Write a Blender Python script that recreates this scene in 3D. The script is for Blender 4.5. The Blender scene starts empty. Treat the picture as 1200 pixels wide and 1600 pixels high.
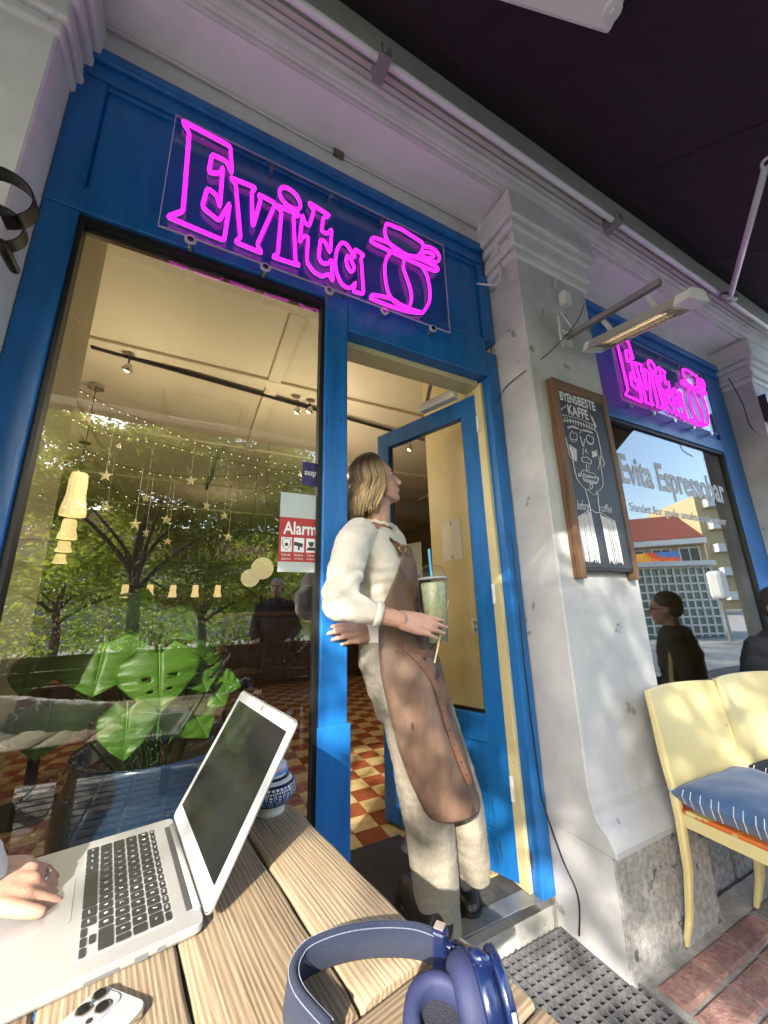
import bpy, math, random
import numpy as np
from mathutils import Vector, Matrix, noise

random.seed(7)
scene = bpy.context.scene
col = scene.collection
rad = math.radians

# ---------------------------------------------------------------- camera
F_PX = 585.0                      # focal length in pixels of the 1200 x 1600 photograph
PITCH, ROLL, YAW = rad(14.3), rad(-1.38), rad(26.95)
CAM = np.array([0.0, -1.3, 1.2])
_fw = np.array([math.sin(YAW)*math.cos(PITCH), math.cos(YAW)*math.cos(PITCH), math.sin(PITCH)])
_r0 = np.array([math.cos(YAW), -math.sin(YAW), 0.0])
_u0 = np.cross(_r0, _fw)
_r = _r0*math.cos(ROLL) + _u0*math.sin(ROLL)
_u = -_r0*math.sin(ROLL) + _u0*math.cos(ROLL)
cam_data = bpy.data.cameras.new('camera')
cam = bpy.data.objects.new('camera', cam_data)
col.objects.link(cam)
cam_data.sensor_fit = 'VERTICAL'
cam_data.sensor_height = 24.0
cam_data.lens = 24.0*F_PX/1600.0
cam_data.clip_start = 0.02
cam_data.clip_end = 800
cam.matrix_world = Matrix(((_r[0], _u[0], -_fw[0], CAM[0]), (_r[1], _u[1], -_fw[1], CAM[1]),
                           (_r[2], _u[2], -_fw[2], CAM[2]), (0, 0, 0, 1)))
scene.camera = cam

# ---------------------------------------------------------------- sky, sun, exposure
SUN_EL = rad(29)
SUN_H = Vector((0.60, 0.80))      # horizontal direction in which the sunlight travels
world = bpy.data.worlds.new('World')
scene.world = world
world.use_nodes = True
wt = world.node_tree
sky = wt.nodes.new('ShaderNodeTexSky')
sky.sky_type = 'NISHITA'
sky.sun_disc = False
sky.sun_elevation = SUN_EL
sky.sun_rotation = math.atan2(-SUN_H.x, -SUN_H.y)
sky.air_density = 1.0
sky.dust_density = 1.5
bg = wt.nodes['Background']
bg.inputs['Strength'].default_value = 0.15
wt.links.new(sky.outputs[0], bg.inputs['Color'])
sun_data = bpy.data.lights.new('sun', 'SUN')
sun_data.energy = 2.0
sun_data.angle = rad(0.55)
sun_data.color = (1.0, 0.93, 0.82)
sun = bpy.data.objects.new('sun', sun_data)
col.objects.link(sun)
_sd = Vector((SUN_H.x*math.cos(SUN_EL), SUN_H.y*math.cos(SUN_EL), -math.sin(SUN_EL)))
sun.rotation_euler = _sd.to_track_quat('-Z', 'Y').to_euler()
sun.location = (-6, -9, 8)
scene.view_settings.view_transform = 'Standard'
scene.view_settings.look = 'None'
scene.view_settings.exposure = 2.9
scene.view_settings.gamma = 1.0
scene.view_settings.use_curve_mapping = False
scene.render.engine = 'CYCLES'
scene.cycles.use_denoising = True
scene.cycles.max_bounces = 10
scene.cycles.diffuse_bounces = 4
scene.cycles.glossy_bounces = 4
scene.cycles.transmission_bounces = 8
scene.cycles.transparent_max_bounces = 24
scene.cycles.sample_clamp_indirect = 6.0
scene.cycles.caustics_reflective = False
scene.cycles.caustics_refractive = False

# ---------------------------------------------------------------- measuring helpers
def _ray(x, y):
    return _fw*F_PX + _r*(x-600) + _u*(800-y)
def PY(x, y, Y):
    d = _ray(x, y); t = (Y-CAM[1])/d[1]; p = CAM+d*t; return Vector(p)
def PZ(x, y, Z):
    d = _ray(x, y); t = (Z-CAM[2])/d[2]; p = CAM+d*t; return Vector(p)
def PX(x, y, X):
    d = _ray(x, y); t = (X-CAM[0])/d[0]; p = CAM+d*t; return Vector(p)
def RV(x, y, dist):
    """where something mirrored in the shop glass really stands, dist metres off along the street side"""
    d = _ray(x, y); t = dist/math.hypot(d[0], d[1]); p = CAM+d*t; return Vector((p[0], -p[1], p[2]))

# ---------------------------------------------------------------- mesh helpers
class MB:
    def __init__(self):
        self.v = []; self.f = []; self.mi = []; self.cur = 0
    def add(self, verts, faces):
        b = len(self.v)
        self.v.extend([tuple(p) for p in verts])
        for f in faces:
            self.f.append(tuple(i+b for i in f)); self.mi.append(self.cur)
        return self
    def box(self, lo, hi):
        x0, y0, z0 = lo; x1, y1, z1 = hi
        return self.add([(x0,y0,z0),(x1,y0,z0),(x1,y1,z0),(x0,y1,z0),(x0,y0,z1),(x1,y0,z1),(x1,y1,z1),(x0,y1,z1)],
                        [(0,3,2,1),(4,5,6,7),(0,1,5,4),(1,2,6,5),(2,3,7,6),(3,0,4,7)])
    def fbox(self, o, ax, ay, az):
        """box from a corner and three edge vectors"""
        o, ax, ay, az = Vector(o), Vector(ax), Vector(ay), Vector(az)
        c = [o, o+ax, o+ax+ay, o+ay]
        fs = [(0,3,2,1),(4,5,6,7),(0,1,5,4),(1,2,6,5),(2,3,7,6),(3,0,4,7)]
        if ax.cross(ay).dot(az) < 0: fs = [tuple(reversed(f)) for f in fs]
        return self.add(c+[p+az for p in c], fs)
    def beam(self, a, b, w, h, up=(0,0,1)):
        a, b = Vector(a), Vector(b); d = (b-a); L = d.length; d.normalize()
        s = d.cross(Vector(up)); 
        if s.length < 1e-4: s = d.cross(Vector((1,0,0)))
        s.normalize(); u = s.cross(d)
        return self.fbox(a-s*w/2-u*h/2, d*L, s*w, u*h)
    def rings(self, rings, close=True, caps=True):
        n = len(rings[0]); b = len(self.v)
        for r in rings: self.v.extend([tuple(p) for p in r])
        m = n if close else n-1
        for i in range(len(rings)-1):
            for j in range(m):
                k = (j+1) % n
                self.f.append((b+i*n+j, b+i*n+k, b+(i+1)*n+k, b+(i+1)*n+j)); self.mi.append(self.cur)
        if caps and close:
            self.f.append(tuple(b+j for j in reversed(range(n)))); self.mi.append(self.cur)
            self.f.append(tuple(b+(len(rings)-1)*n+j for j in range(n))); self.mi.append(self.cur)
        return self
    def tube(self, pts, r, n=8, closed=False, flat=None):
        pts = [Vector(p) for p in pts]; N = len(pts)
        rs = list(r) if hasattr(r, '__len__') else [r]*N
        T = []
        for i in range(N):
            a = pts[i-1] if (i > 0 or closed) else pts[i]
            c = pts[(i+1) % N] if (i < N-1 or closed) else pts[i]
            t = (c-a); T.append(t.normalized() if t.length > 1e-9 else Vector((0,0,1)))
        ref = Vector((0,0,1)) if abs(T[0].z) < .9 else Vector((1,0,0))
        s = T[0].cross(ref).normalized(); R = []
        for i in range(N):
            s = (s - T[i]*s.dot(T[i])); s = s.normalized() if s.length > 1e-6 else T[i].orthogonal().normalized()
            u = T[i].cross(s)
            R.append([pts[i]+(s*math.cos(2*math.pi*j/n)+u*math.sin(2*math.pi*j/n))*rs[i] for j in range(n)])
        if closed: R.append(R[0]); return self.rings(R, True, False)
        return self.rings(R, True, True)
    def lathe(self, prof, c=(0,0,0), n=24, axis=None):
        c = Vector(c); z = Vector(axis).normalized() if axis is not None else Vector((0,0,1))
        x = z.orthogonal().normalized() if axis is not None else Vector((1,0,0)); y = z.cross(x)
        R = [[c+x*(max(r,1e-5)*math.cos(2*math.pi*j/n))+y*(max(r,1e-5)*math.sin(2*math.pi*j/n))+z*h for j in range(n)] for r, h in prof]
        return self.rings(R, True, True)
    def ball(self, c, r, n=10, m=7, sc=(1,1,1), M=None):
        c = Vector(c); R = []
        for i in range(m+1):
            t = math.pi*i/m
            row = []
            for j in range(n):
                p = Vector((math.sin(t)*math.cos(2*math.pi*j/n)*sc[0], math.sin(t)*math.sin(2*math.pi*j/n)*sc[1], -math.cos(t)*sc[2]))*r
                if M is not None: p = M @ p
                row.append(c+p)
            R.append(row)
        R[0] = [c+(M @ Vector((0,0,-r*sc[2])) if M is not None else Vector((0,0,-r*sc[2])))+(p-c)*1e-4 for p in R[1]]
        R[-1] = [c+(M @ Vector((0,0,r*sc[2])) if M is not None else Vector((0,0,r*sc[2])))+(p-c)*1e-4 for p in R[-2]]
        return self.rings(R, True, True)
    def capsule(self, a, b, ra, rb, n=12):
        a, b = Vector(a), Vector(b); d = b-a; L = d.length
        d = d.normalized() if L > 1e-7 else Vector((0,0,1))
        x = d.orthogonal().normalized(); y = d.cross(x); R = []
        def ring(c, r): return [c+(x*math.cos(2*math.pi*j/n)+y*math.sin(2*math.pi*j/n))*r for j in range(n)]
        for k in range(4):
            t = k/4*math.pi/2; R.append(ring(a-d*ra*math.cos(t), max(ra*math.sin(t), ra*.02)))
        R.append(ring(a, ra)); R.append(ring(b, rb))
        for k in range(1, 5):
            t = k/4*math.pi/2; R.append(ring(b+d*rb*math.sin(t), max(rb*math.cos(t), rb*.02)))
        return self.rings(R, True, True)
    def prism(self, poly, ext, flip=False):
        """closed polygon of 3D points extruded by a vector"""
        poly = [Vector(p) for p in poly]; e = Vector(ext); n = len(poly); b = len(self.v)
        nrm = Vector((0,0,0))
        for i in range(n): nrm += poly[i].cross(poly[(i+1) % n])
        if nrm.dot(e) > 0: poly = poly[::-1]
        self.v.extend([tuple(p) for p in poly]+[tuple(p+e) for p in poly])
        self.f.append(tuple(b+i for i in range(n))); self.mi.append(self.cur)
        self.f.append(tuple(b+n+i for i in reversed(range(n)))); self.mi.append(self.cur)
        for i in range(n):
            k = (i+1) % n
            self.f.append((b+i, b+n+i, b+n+k, b+k)); self.mi.append(self.cur)
        return self
    def quad(self, a, b, c, d):
        return self.add([a,b,c,d], [(0,1,2,3)])
    def mesh(self, name):
        me = bpy.data.meshes.new(name)
        me.from_pydata([tuple(map(float, p)) for p in self.v], [], self.f); me.update(); return me
    def build(self, name, mats, parent=None, smooth=False, bevel=0.0, origin=None, solid=0.0):
        if not isinstance(mats, (list, tuple)): mats = [mats]
        if parent is None:
            if origin is None:
                a = np.array(self.v, float)
                origin = Vector(((a[:,0].min()+a[:,0].max())/2, (a[:,1].min()+a[:,1].max())/2, a[:,2].min()))
            off = Vector(origin)
        else:
            off = world_loc(parent)
        self.v = [tuple(Vector(p)-off) for p in self.v]
        me = self.mesh(name)
        for m in mats: me.materials.append(m)
        if len(mats) > 1: me.polygons.foreach_set('material_index', self.mi)
        if smooth: me.polygons.foreach_set('use_smooth', [True]*len(me.polygons))
        o = bpy.data.objects.new(name, me); col.objects.link(o)
        if parent is None: o.location = off
        else: o.parent = parent
        if solid: 
            m = o.modifiers.new('thick', 'SOLIDIFY'); m.thickness = solid; m.offset = 0
        if bevel:
            m = o.modifiers.new('bevel', 'BEVEL'); m.width = bevel; m.segments = 2; m.limit_method = 'ANGLE'; m.angle_limit = rad(40)
        return o

def world_loc(o):
    v = Vector((0,0,0))
    while o is not None:
        v += o.location; o = o.parent
    return v
def tag(o, label=None, cat=None, group=None, kind=None):
    if label: o['label'] = label
    if cat: o['category'] = cat
    if group: o['group'] = group
    if kind: o['kind'] = kind
    return o
def thing(name, label, cat, loc=(0,0,0), group=None):
    o = bpy.data.objects.new(name, None); col.objects.link(o); o.location = loc; o.empty_display_size = .05
    return tag(o, label, cat, group)
def structure(o): o['kind'] = 'structure'; return o
def copy_tree(o, parent=None):
    c = o.copy(); col.objects.link(c); c.parent = parent
    for ch in o.children: copy_tree(ch, c)
    return c
def finish(o, mods):
    """apply the given modifier settings to a new mesh datablock"""
    for kind, kw in mods:
        m = o.modifiers.new(kind, kind)
        for k, v in kw.items(): setattr(m, k, v)
    bpy.context.view_layer.update()
    dg = bpy.context.evaluated_depsgraph_get()
    me = bpy.data.meshes.new_from_object(o.evaluated_get(dg))
    old = o.data; o.modifiers.clear(); o.data = me; bpy.data.meshes.remove(old)
    return o
def fuse(mb, name, mat, parent, voxel, smooth=4, disp=None, factor=.5):
    """union of overlapping closed shapes as one continuous smooth skin"""
    o = mb.build(name, mat, parent)
    finish(o, [('REMESH', dict(mode='VOXEL', voxel_size=voxel)), ('SMOOTH', dict(iterations=smooth, factor=factor))])
    me = o.data
    if disp:
        off = world_loc(o)
        nr = [v.normal.copy() for v in me.vertices]
        for v, n_ in zip(me.vertices, nr):
            v.co += n_*disp(v.co+off)
    me.polygons.foreach_set('use_smooth', [True]*len(me.polygons)); me.update()
    return o
def ell(c, a, b, n=16, ph=0):
    c, a, b = Vector(c), Vector(a), Vector(b)
    return [c+a*math.cos(2*math.pi*j/n+ph)+b*math.sin(2*math.pi*j/n+ph) for j in range(n)]
def smooth_path(pts, k=4):
    P = [Vector(p) for p in pts]; out = []
    for i in range(len(P)-1):
        p0 = P[max(i-1,0)]; p1 = P[i]; p2 = P[i+1]; p3 = P[min(i+2,len(P)-1)]
        for j in range(k):
            t = j/k
            out.append(.5*((2*p1)+(-p0+p2)*t+(2*p0-5*p1+4*p2-p3)*t*t+(-p0+3*p1-3*p2+p3)*t**3))
    out.append(P[-1]); return out
def text_mesh(s, bold=0.0, shear=0.0, ext=0.0):
    cu = bpy.data.curves.new('t', 'FONT'); cu.body = s; cu.offset = bold; cu.shear = shear; cu.extrude = ext; cu.resolution_u = 3
    o = bpy.data.objects.new('t', cu); col.objects.link(o)
    bpy.context.view_layer.update()
    me = bpy.data.meshes.new_from_object(o.evaluated_get(bpy.context.evaluated_depsgraph_get()))
    col.objects.unlink(o); bpy.data.objects.remove(o)
    v = [tuple(x.co) for x in me.vertices]; f = [tuple(p.vertices) for p in me.polygons]
    bpy.data.meshes.remove(me); return v, f
def text_fit(mb, s, o, ax, ay, bold=0.0, shear=0.0, n=(0,0,0)):
    """put a line of lettering into the parallelogram o, o+ax, o+ay"""
    v, f = text_mesh(s, bold, shear)
    xs = [p[0] for p in v]; ys = [p[1] for p in v]
    x0, x1, y0, y1 = min(xs), max(xs), min(ys), max(ys)
    o, ax, ay, n = Vector(o), Vector(ax), Vector(ay), Vector(n)
    mb.add([o+ax*((p[0]-x0)/(x1-x0))+ay*((p[1]-y0)/(y1-y0))+n for p in v], f)

# ---------------------------------------------------------------- materials
def mat(name, c, rough=.5, metal=0.0, c2=None, vs=6.0, bump=0.0, bs=60.0, spec=.5, coat=0.0, stretch=None, vary=0.0,
        spots=None, edge=(.35,.65), det=6, emit=None, es=0.0, trans=0.0, rvar=0.0, sheen=0.0, sss=0.0):
    m = bpy.data.materials.new(name); m.use_nodes = True
    nt = m.node_tree; b = nt.nodes['Principled BSDF']
    N, L = nt.nodes.new, nt.links.new
    b.inputs['Base Color'].default_value = (*c, 1); b.inputs['Roughness'].default_value = rough
    b.inputs['Metallic'].default_value = metal
    b.inputs['Specular IOR Level'].default_value = spec
    b.inputs['Coat Weight'].default_value = coat; b.inputs['Coat Roughness'].default_value = .08
    b.inputs['Transmission Weight'].default_value = trans
    b.inputs['Sheen Weight'].default_value = sheen
    if sss:
        b.inputs['Subsurface Weight'].default_value = sss; b.inputs['Subsurface Radius'].default_value = (.012,.005,.003); b.inputs['Subsurface Scale'].default_value = 1
    if emit: b.inputs['Emission Color'].default_value = (*emit, 1); b.inputs['Emission Strength'].default_value = es
    tc = N('ShaderNodeTexCoord'); mp = N('ShaderNodeMapping'); vec = mp.outputs[0]
    L(tc.outputs['Object'], mp.inputs[0])
    if stretch: mp.inputs['Scale'].default_value = stretch
    if vary:
        oi = N('ShaderNodeObjectInfo'); ml = N('ShaderNodeVectorMath'); ml.operation = 'SCALE'
        cb = N('ShaderNodeCombineXYZ')
        for k in range(3): L(oi.outputs['Random'], cb.inputs[k])
        L(cb.outputs[0], ml.inputs[0]); ml.inputs['Scale'].default_value = 37.0
        L(ml.outputs[0], mp.inputs['Location'])
    out = None
    if c2 is not None:
        n1 = N('ShaderNodeTexNoise'); n1.inputs['Scale'].default_value = vs; n1.inputs['Detail'].default_value = det; n1.inputs['Roughness'].default_value = .62
        L(vec, n1.inputs['Vector'])
        r = N('ShaderNodeValToRGB'); r.color_ramp.elements[0].position = edge[0]; r.color_ramp.elements[1].position = edge[1]
        r.color_ramp.elements[0].color = (*c, 1); r.color_ramp.elements[1].color = (*c2, 1)
        L(n1.outputs['Fac'], r.inputs[0]); out = r.outputs[0]
        if rvar:
            ma = N('ShaderNodeMapRange'); ma.inputs['To Min'].default_value = max(0, rough-rvar); ma.inputs['To Max'].default_value = rough+rvar
            L(n1.outputs['Fac'], ma.inputs[0]); L(ma.outputs[0], b.inputs['Roughness'])
    if spots:                          # (colour, scale, threshold): chips, stains and dirt with a shape of their own
        sc_, s_scale, s_t = spots
        n2 = N('ShaderNodeTexNoise'); n2.inputs['Scale'].default_value = s_scale; n2.inputs['Detail'].default_value = 8
        L(vec, n2.inputs['Vector'])
        mr = N('ShaderNodeMapRange'); mr.inputs['From Min'].default_value = s_t; mr.inputs['From Max'].default_value = s_t+.03
        L(n2.outputs['Fac'], mr.inputs[0])
        mx = N('ShaderNodeMix'); mx.data_type = 'RGBA'; L(mr.outputs[0], mx.inputs['Factor'])
        if out is not None: L(out, mx.inputs['A'])
        else: mx.inputs['A'].default_value = (*c, 1)
        mx.inputs['B'].default_value = (*sc_, 1); out = mx.outputs['Result']
    if vary:
        hs = N('ShaderNodeHueSaturation')
        m2 = N('ShaderNodeMapRange'); m2.inputs['To Min'].default_value = 1-vary; m2.inputs['To Max'].default_value = 1+vary
        L(oi.outputs['Random'], m2.inputs[0]); L(m2.outputs[0], hs.inputs['Value'])
        if out is not None: L(out, hs.inputs['Color'])
        else: hs.inputs['Color'].default_value = (*c, 1)
        out = hs.outputs[0]
    if out is not None: L(out, b.inputs['Base Color'])
    if bump:
        n3 = N('ShaderNodeTexNoise'); n3.inputs['Scale'].default_value = bs; n3.inputs['Detail'].default_value = 5
        L(vec, n3.inputs['Vector'])
        bp = N('ShaderNodeBump'); bp.inputs['Strength'].default_value = bump; bp.inputs['Distance'].default_value = .004
        L(n3.outputs['Fac'], bp.inputs['Height']); L(bp.outputs[0], b.inputs['Normal'])
    return m
def emission(name, c, s):
    m = bpy.data.materials.new(name); m.use_nodes = True; nt = m.node_tree; nt.nodes.clear()
    e = nt.nodes.new('ShaderNodeEmission'); e.inputs[0].default_value = (*c, 1); e.inputs[1].default_value = s
    o = nt.nodes.new('ShaderNodeOutputMaterial'); nt.links.new(e.outputs[0], o.inputs[0]); return m
def pane_mat(name, base=.05, tint=(1,1,1), top=1.0, rough=0.0, dust=0.0):
    """thin clear sheet: see-through, with a mirror share that grows towards grazing angles"""
    m = bpy.data.materials.new(name); m.use_nodes = True; nt = m.node_tree; nt.nodes.clear()
    N, L = nt.nodes.new, nt.links.new
    lw = N('ShaderNodeLayerWeight'); lw.inputs['Blend'].default_value = .5
    p = N('ShaderNodeMath'); p.operation = 'POWER'; p.inputs[1].default_value = 5 if top == 1 else 4
    L(lw.outputs['Facing'], p.inputs[0])
    mr = N('ShaderNodeMapRange'); mr.inputs['To Min'].default_value = base; mr.inputs['To Max'].default_value = top
    L(p.outputs[0], mr.inputs[0])
    t = N('ShaderNodeBsdfTransparent'); t.inputs[0].default_value = (*tint, 1)
    g = N('ShaderNodeBsdfGlossy'); g.inputs['Roughness'].default_value = rough
    mx = N('ShaderNodeMixShader'); L(mr.outputs[0], mx.inputs[0]); L(t.outputs[0], mx.inputs[1]); L(g.outputs[0], mx.inputs[2])
    last = mx.outputs[0]
    if dust:
        tc = N('ShaderNodeTexCoord'); v = N('ShaderNodeTexNoise'); v.inputs['Scale'].default_value = 260; v.inputs['Detail'].default_value = 1
        L(tc.outputs['Object'], v.inputs['Vector'])
        n2 = N('ShaderNodeTexNoise'); n2.inputs['Scale'].default_value = 3.5; L(tc.outputs['Object'], n2.inputs['Vector'])
        r1 = N('ShaderNodeMapRange'); r1.inputs['From Min'].default_value = .70; r1.inputs['From Max'].default_value = .74; L(v.outputs['Fac'], r1.inputs[0])
        r2 = N('ShaderNodeMapRange'); r2.inputs['From Min'].default_value = .45; r2.inputs['From Max'].default_value = .75; L(n2.outputs['Fac'], r2.inputs[0])
        mu = N('ShaderNodeMath'); mu.operation = 'MULTIPLY'; L(r1.outputs[0], mu.inputs[0]); L(r2.outputs[0], mu.inputs[1])
        m3 = N('ShaderNodeMath'); m3.operation = 'MULTIPLY'; L(mu.outputs[0], m3.inputs[0]); m3.inputs[1].default_value = dust
        df = N('ShaderNodeBsdfDiffuse'); df.inputs[0].default_value = (.75,.75,.72,1)
        m4 = N('ShaderNodeMixShader'); L(m3.outputs[0], m4.inputs[0]); L(last, m4.inputs[1]); L(df.outputs[0], m4.inputs[2]); last = m4.outputs[0]
    o = N('ShaderNodeOutputMaterial'); L(last, o.inputs[0]); return m
def wood(name, dark, light, scale=1.0, axis='Y', bump=.35, knots=True, rough=.65):
    m = bpy.data.materials.new(name); m.use_nodes = True; nt = m.node_tree; b = nt.nodes['Principled BSDF']
    N, L = nt.nodes.new, nt.links.new
    tc = N('ShaderNodeTexCoord'); mp = N('ShaderNodeMapping'); L(tc.outputs['Object'], mp.inputs[0])
    s = {'X': (.035,1,1), 'Y': (1,.035,1), 'Z': (1,1,.035)}[axis]; mp.inputs['Scale'].default_value = s
    oi = N('ShaderNodeObjectInfo'); ml = N('ShaderNodeMath'); ml.operation = 'MULTIPLY'; ml.inputs[1].default_value = 23.0
    L(oi.outputs['Random'], ml.inputs[0]); cb = N('ShaderNodeCombineXYZ'); L(ml.outputs[0], cb.inputs[0]); L(ml.outputs[0], cb.inputs[2]); L(cb.outputs[0], mp.inputs['Location'])
    nz = N('ShaderNodeTexNoise'); nz.inputs['Scale'].default_value = 14*scale; nz.inputs['Detail'].default_value = 2; L(mp.outputs[0], nz.inputs['Vector'])
    # growth rings: a sine of a distorted distance
    wv = N('ShaderNodeTexWave'); wv.wave_type = 'BANDS'; wv.bands_direction = {'X':'Y','Y':'X','Z':'X'}[axis]
    wv.inputs['Scale'].default_value = 46*scale; wv.inputs['Distortion'].default_value = 7.0; wv.inputs['Detail'].default_value = 2.5; wv.inputs['Detail Scale'].default_value = 1.1
    L(mp.outputs[0], wv.inputs['Vector'])
    fine = N('ShaderNodeTexNoise'); fine.inputs['Scale'].default_value = 260*scale; fine.inputs['Detail'].default_value = 4; L(mp.outputs[0], fine.inputs['Vector'])
    mx = N('ShaderNodeMath'); mx.operation = 'MULTIPLY_ADD'; L(fine.outputs['Fac'], mx.inputs[0]); mx.inputs[1].default_value = 1.15; wq = N('ShaderNodeMath'); wq.operation = 'MULTIPLY'; wq.inputs[1].default_value = .42; L(wv.outputs['Fac'], wq.inputs[0]); L(wq.outputs[0], mx.inputs[2])
    ad = N('ShaderNodeMath'); ad.operation = 'MULTIPLY_ADD'; L(nz.outputs['Fac'], ad.inputs[0]); ad.inputs[1].default_value = .9; L(mx.outputs[0], ad.inputs[2])
    rp = N('ShaderNodeValToRGB'); e = rp.color_ramp.elements
    e[0].position = .45; e[0].color = (*dark, 1); e[1].position = 1.0; e[1].color = (*light, 1)
    k = e.new(.72); k.color = tuple((dark[i]*.45+light[i]*.55)*(1.06,.98,.9)[i] for i in range(3))+(1,)
    dv = N('ShaderNodeMath'); dv.operation = 'MULTIPLY'; dv.inputs[1].default_value = .62; L(ad.outputs[0], dv.inputs[0])
    L(dv.outputs[0], rp.inputs[0])
    hs = N('ShaderNodeHueSaturation'); mr = N('ShaderNodeMapRange'); mr.inputs['To Min'].default_value = .8; mr.inputs['To Max'].default_value = 1.15
    L(oi.outputs['Random'], mr.inputs[0]); L(mr.outputs[0], hs.inputs['Value']); L(rp.outputs[0], hs.inputs['Color']); L(hs.outputs[0], b.inputs['Base Color'])
    b.inputs['Roughness'].default_value = rough; b.inputs['Specular IOR Level'].default_value = .3
    bp = N('ShaderNodeBump'); bp.inputs['Strength'].default_value = bump; bp.inputs['Distance'].default_value = .003; L(mx.outputs[0], bp.inputs['Height']); L(bp.outputs[0], b.inputs['Normal'])
    return m

M = {}
M['blue'] = mat('blue_gloss_paint', (.007,.105,.34), .36, c2=(.012,.155,.46), vs=16, bump=.3, bs=70, spots=((.02,.03,.05), 34, .705), rvar=.12, stretch=(1,1,.14))
M['plaster'] = mat('grey_painted_plaster', (.36,.36,.36), .85, c2=(.50,.495,.485), vs=3.2, bump=.35, bs=22, spots=((.24,.23,.22), 9, .665))
M['plaster_white'] = mat('pale_plaster', (.56,.56,.55), .85, c2=(.66,.66,.65), vs=4, bump=.4, bs=20, spots=((.36,.35,.33), 7, .70))
M['cornice'] = mat('cornice_plaster', (.56,.55,.53), .85, c2=(.66,.65,.63), vs=6, bump=.25, bs=30)
M['fascia_metal'] = mat('beige_fascia_board', (.54,.54,.45), .7, c2=(.60,.60,.52), vs=4, bump=.1, bs=40)
M['granite'] = mat('rough_granite', (.16,.155,.145), .9, c2=(.40,.385,.36), vs=45, bump=.9, bs=70, edge=(.3,.72), spots=((.08,.08,.08), 14, .62))
M['concrete'] = mat('worn_concrete', (.25,.245,.235), .9, c2=(.36,.35,.33), vs=14, bump=.6, bs=60, spots=((.12,.115,.11), 20, .64))
M['awning'] = mat('dark_aubergine_canvas', (.026,.014,.021), .9, c2=(.034,.019,.027), vs=9, bump=.25, bs=400)
M['bar'] = mat('bright_reflection_bar', (.75,.75,.74), .16, 0, coat=.5)  # white colour stands in for bright street reflections on a metal bar
M['steel'] = mat('galvanised_steel', (.62,.61,.60), .22, 1.0, c2=(.52,.51,.50), vs=12, rvar=.08)
M['white_metal'] = mat('white_coated_metal', (.72,.71,.70), .35, c2=(.66,.65,.64), vs=7)
M['grey_metal'] = mat('dull_grey_metal', (.32,.32,.32), .42, .6, c2=(.24,.24,.24), vs=14)
M['dark_metal'] = mat('blackened_iron', (.018,.016,.015), .45, .5, bump=.2, bs=80)
M['black_plastic'] = mat('black_plastic', (.014,.014,.015), .4)
M['white_plastic'] = mat('white_plastic', (.66,.655,.63), .4, c2=(.6,.59,.56), vs=10)
M['neon'] = emission('pink_neon', (1.0,.018,.80), .36)
M['neon_back'] = mat('neon_tube_backing', (.80,.48,.55), .5)
M['acrylic'] = pane_mat('clear_acrylic', .07, (.97,.96,.985))
M['glass'] = pane_mat('shop_window_glass', .13, (.90,.91,.88), dust=.55)
M['glass_door'] = pane_mat('door_glass', .05, (.95,.96,.95))
M['clear_plastic'] = pane_mat('clear_cup_plastic', .025, (.985,.99,.99), rough=.06)
M['acrylic_edge'] = mat('acrylic_cut_edge', (.55,.5,.7), .25)
# ================================================================ SETTING: ground, building
Z_FLOOR = .10
g = MB(); g.box((-60,-60,-.42),(60,-4.6,-.16)); structure(g.build('road', mat('pale_road_surface', (.34,.33,.31), .9, c2=(.42,.41,.38), vs=30, bump=.6, bs=120)))
g = MB(); g.box((-60,-4.6,-.42),(60,-4.42,-.03)); structure(g.build('kerb', M['granite']))
g = MB(); g.box((-60,-4.42,-.42),(60,8.0,-.035)); ground = structure(g.build('pavement', mat('sandy_joint_mortar', (.23,.215,.19), .95, c2=(.33,.31,.28), vs=40, bump=.8, bs=150)))

b = MB(); b.box((1.4175,-4.41,-.0349),(40,-.2,-.0085)); b.build('joint_mortar', ground.data.materials[0], ground)
b = MB(); b.box((-40,-4.41,-.0349),(1.4170,-.865,-.0085)); b.build('joint_mortar', ground.data.materials[0], ground)
b = MB(); b.box((-40,-.8645,-.0349),(.295,-.01,-.0085)); b.build('joint_mortar', ground.data.materials[0], ground)
# paving: square setts of red and dark stone, one object each where the photograph shows them
pv = [mat('red_paving_stone', (.17,.085,.07), .85, c2=(.29,.17,.145), vs=55, bump=.8, bs=110, vary=.25, spots=((.30,.25,.22), 60, .68)),
      mat('dark_paving_stone', (.09,.082,.08), .85, c2=(.18,.16,.15), vs=55, bump=.8, bs=110, vary=.25, spots=((.25,.22,.2), 60, .68))]
PSX, PSY, GAP = .213, .101, .013
def paver_mesh(m, sx, sy):
    b = MB(); e = .008
    lo = [(-sx/2,-sy/2,0),(sx/2,-sy/2,0),(sx/2,sy/2,0),(-sx/2,sy/2,0)]
    mid = [(x,y,.030) for x,y,_ in lo]; top = [(x-math.copysign(e,x),y-math.copysign(e,y),.037) for x,y,_ in lo]
    b.rings([lo, mid, top]); me = b.mesh('paving_stone'); me.materials.append(m); return me
pm = [paver_mesh(m, PSX-GAP, PSY-GAP) for m in pv]
x0p, y0p = 1.449, -.292
cnt = 0
for i in range(0, 14):
    for j in range(0, 20):
        x = x0p+PSX*(i+.5); y = y0p-PSY*(j+.5)
        k = 0 if (i*7+j*3+(i*j) % 3) % 4 != 1 else 1
        o = bpy.data.objects.new('paving_stone', pm[k]); col.objects.link(o); o.parent = ground
        o.location = Vector((x+random.uniform(-.002,.002), y+random.uniform(-.002,.002), -.036+random.uniform(-.002,.002)))-world_loc(ground)
        o.rotation_euler = (random.uniform(-.006,.006), random.uniform(-.006,.006), random.uniform(-.01,.01)); cnt += 1
rest = MB()
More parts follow.
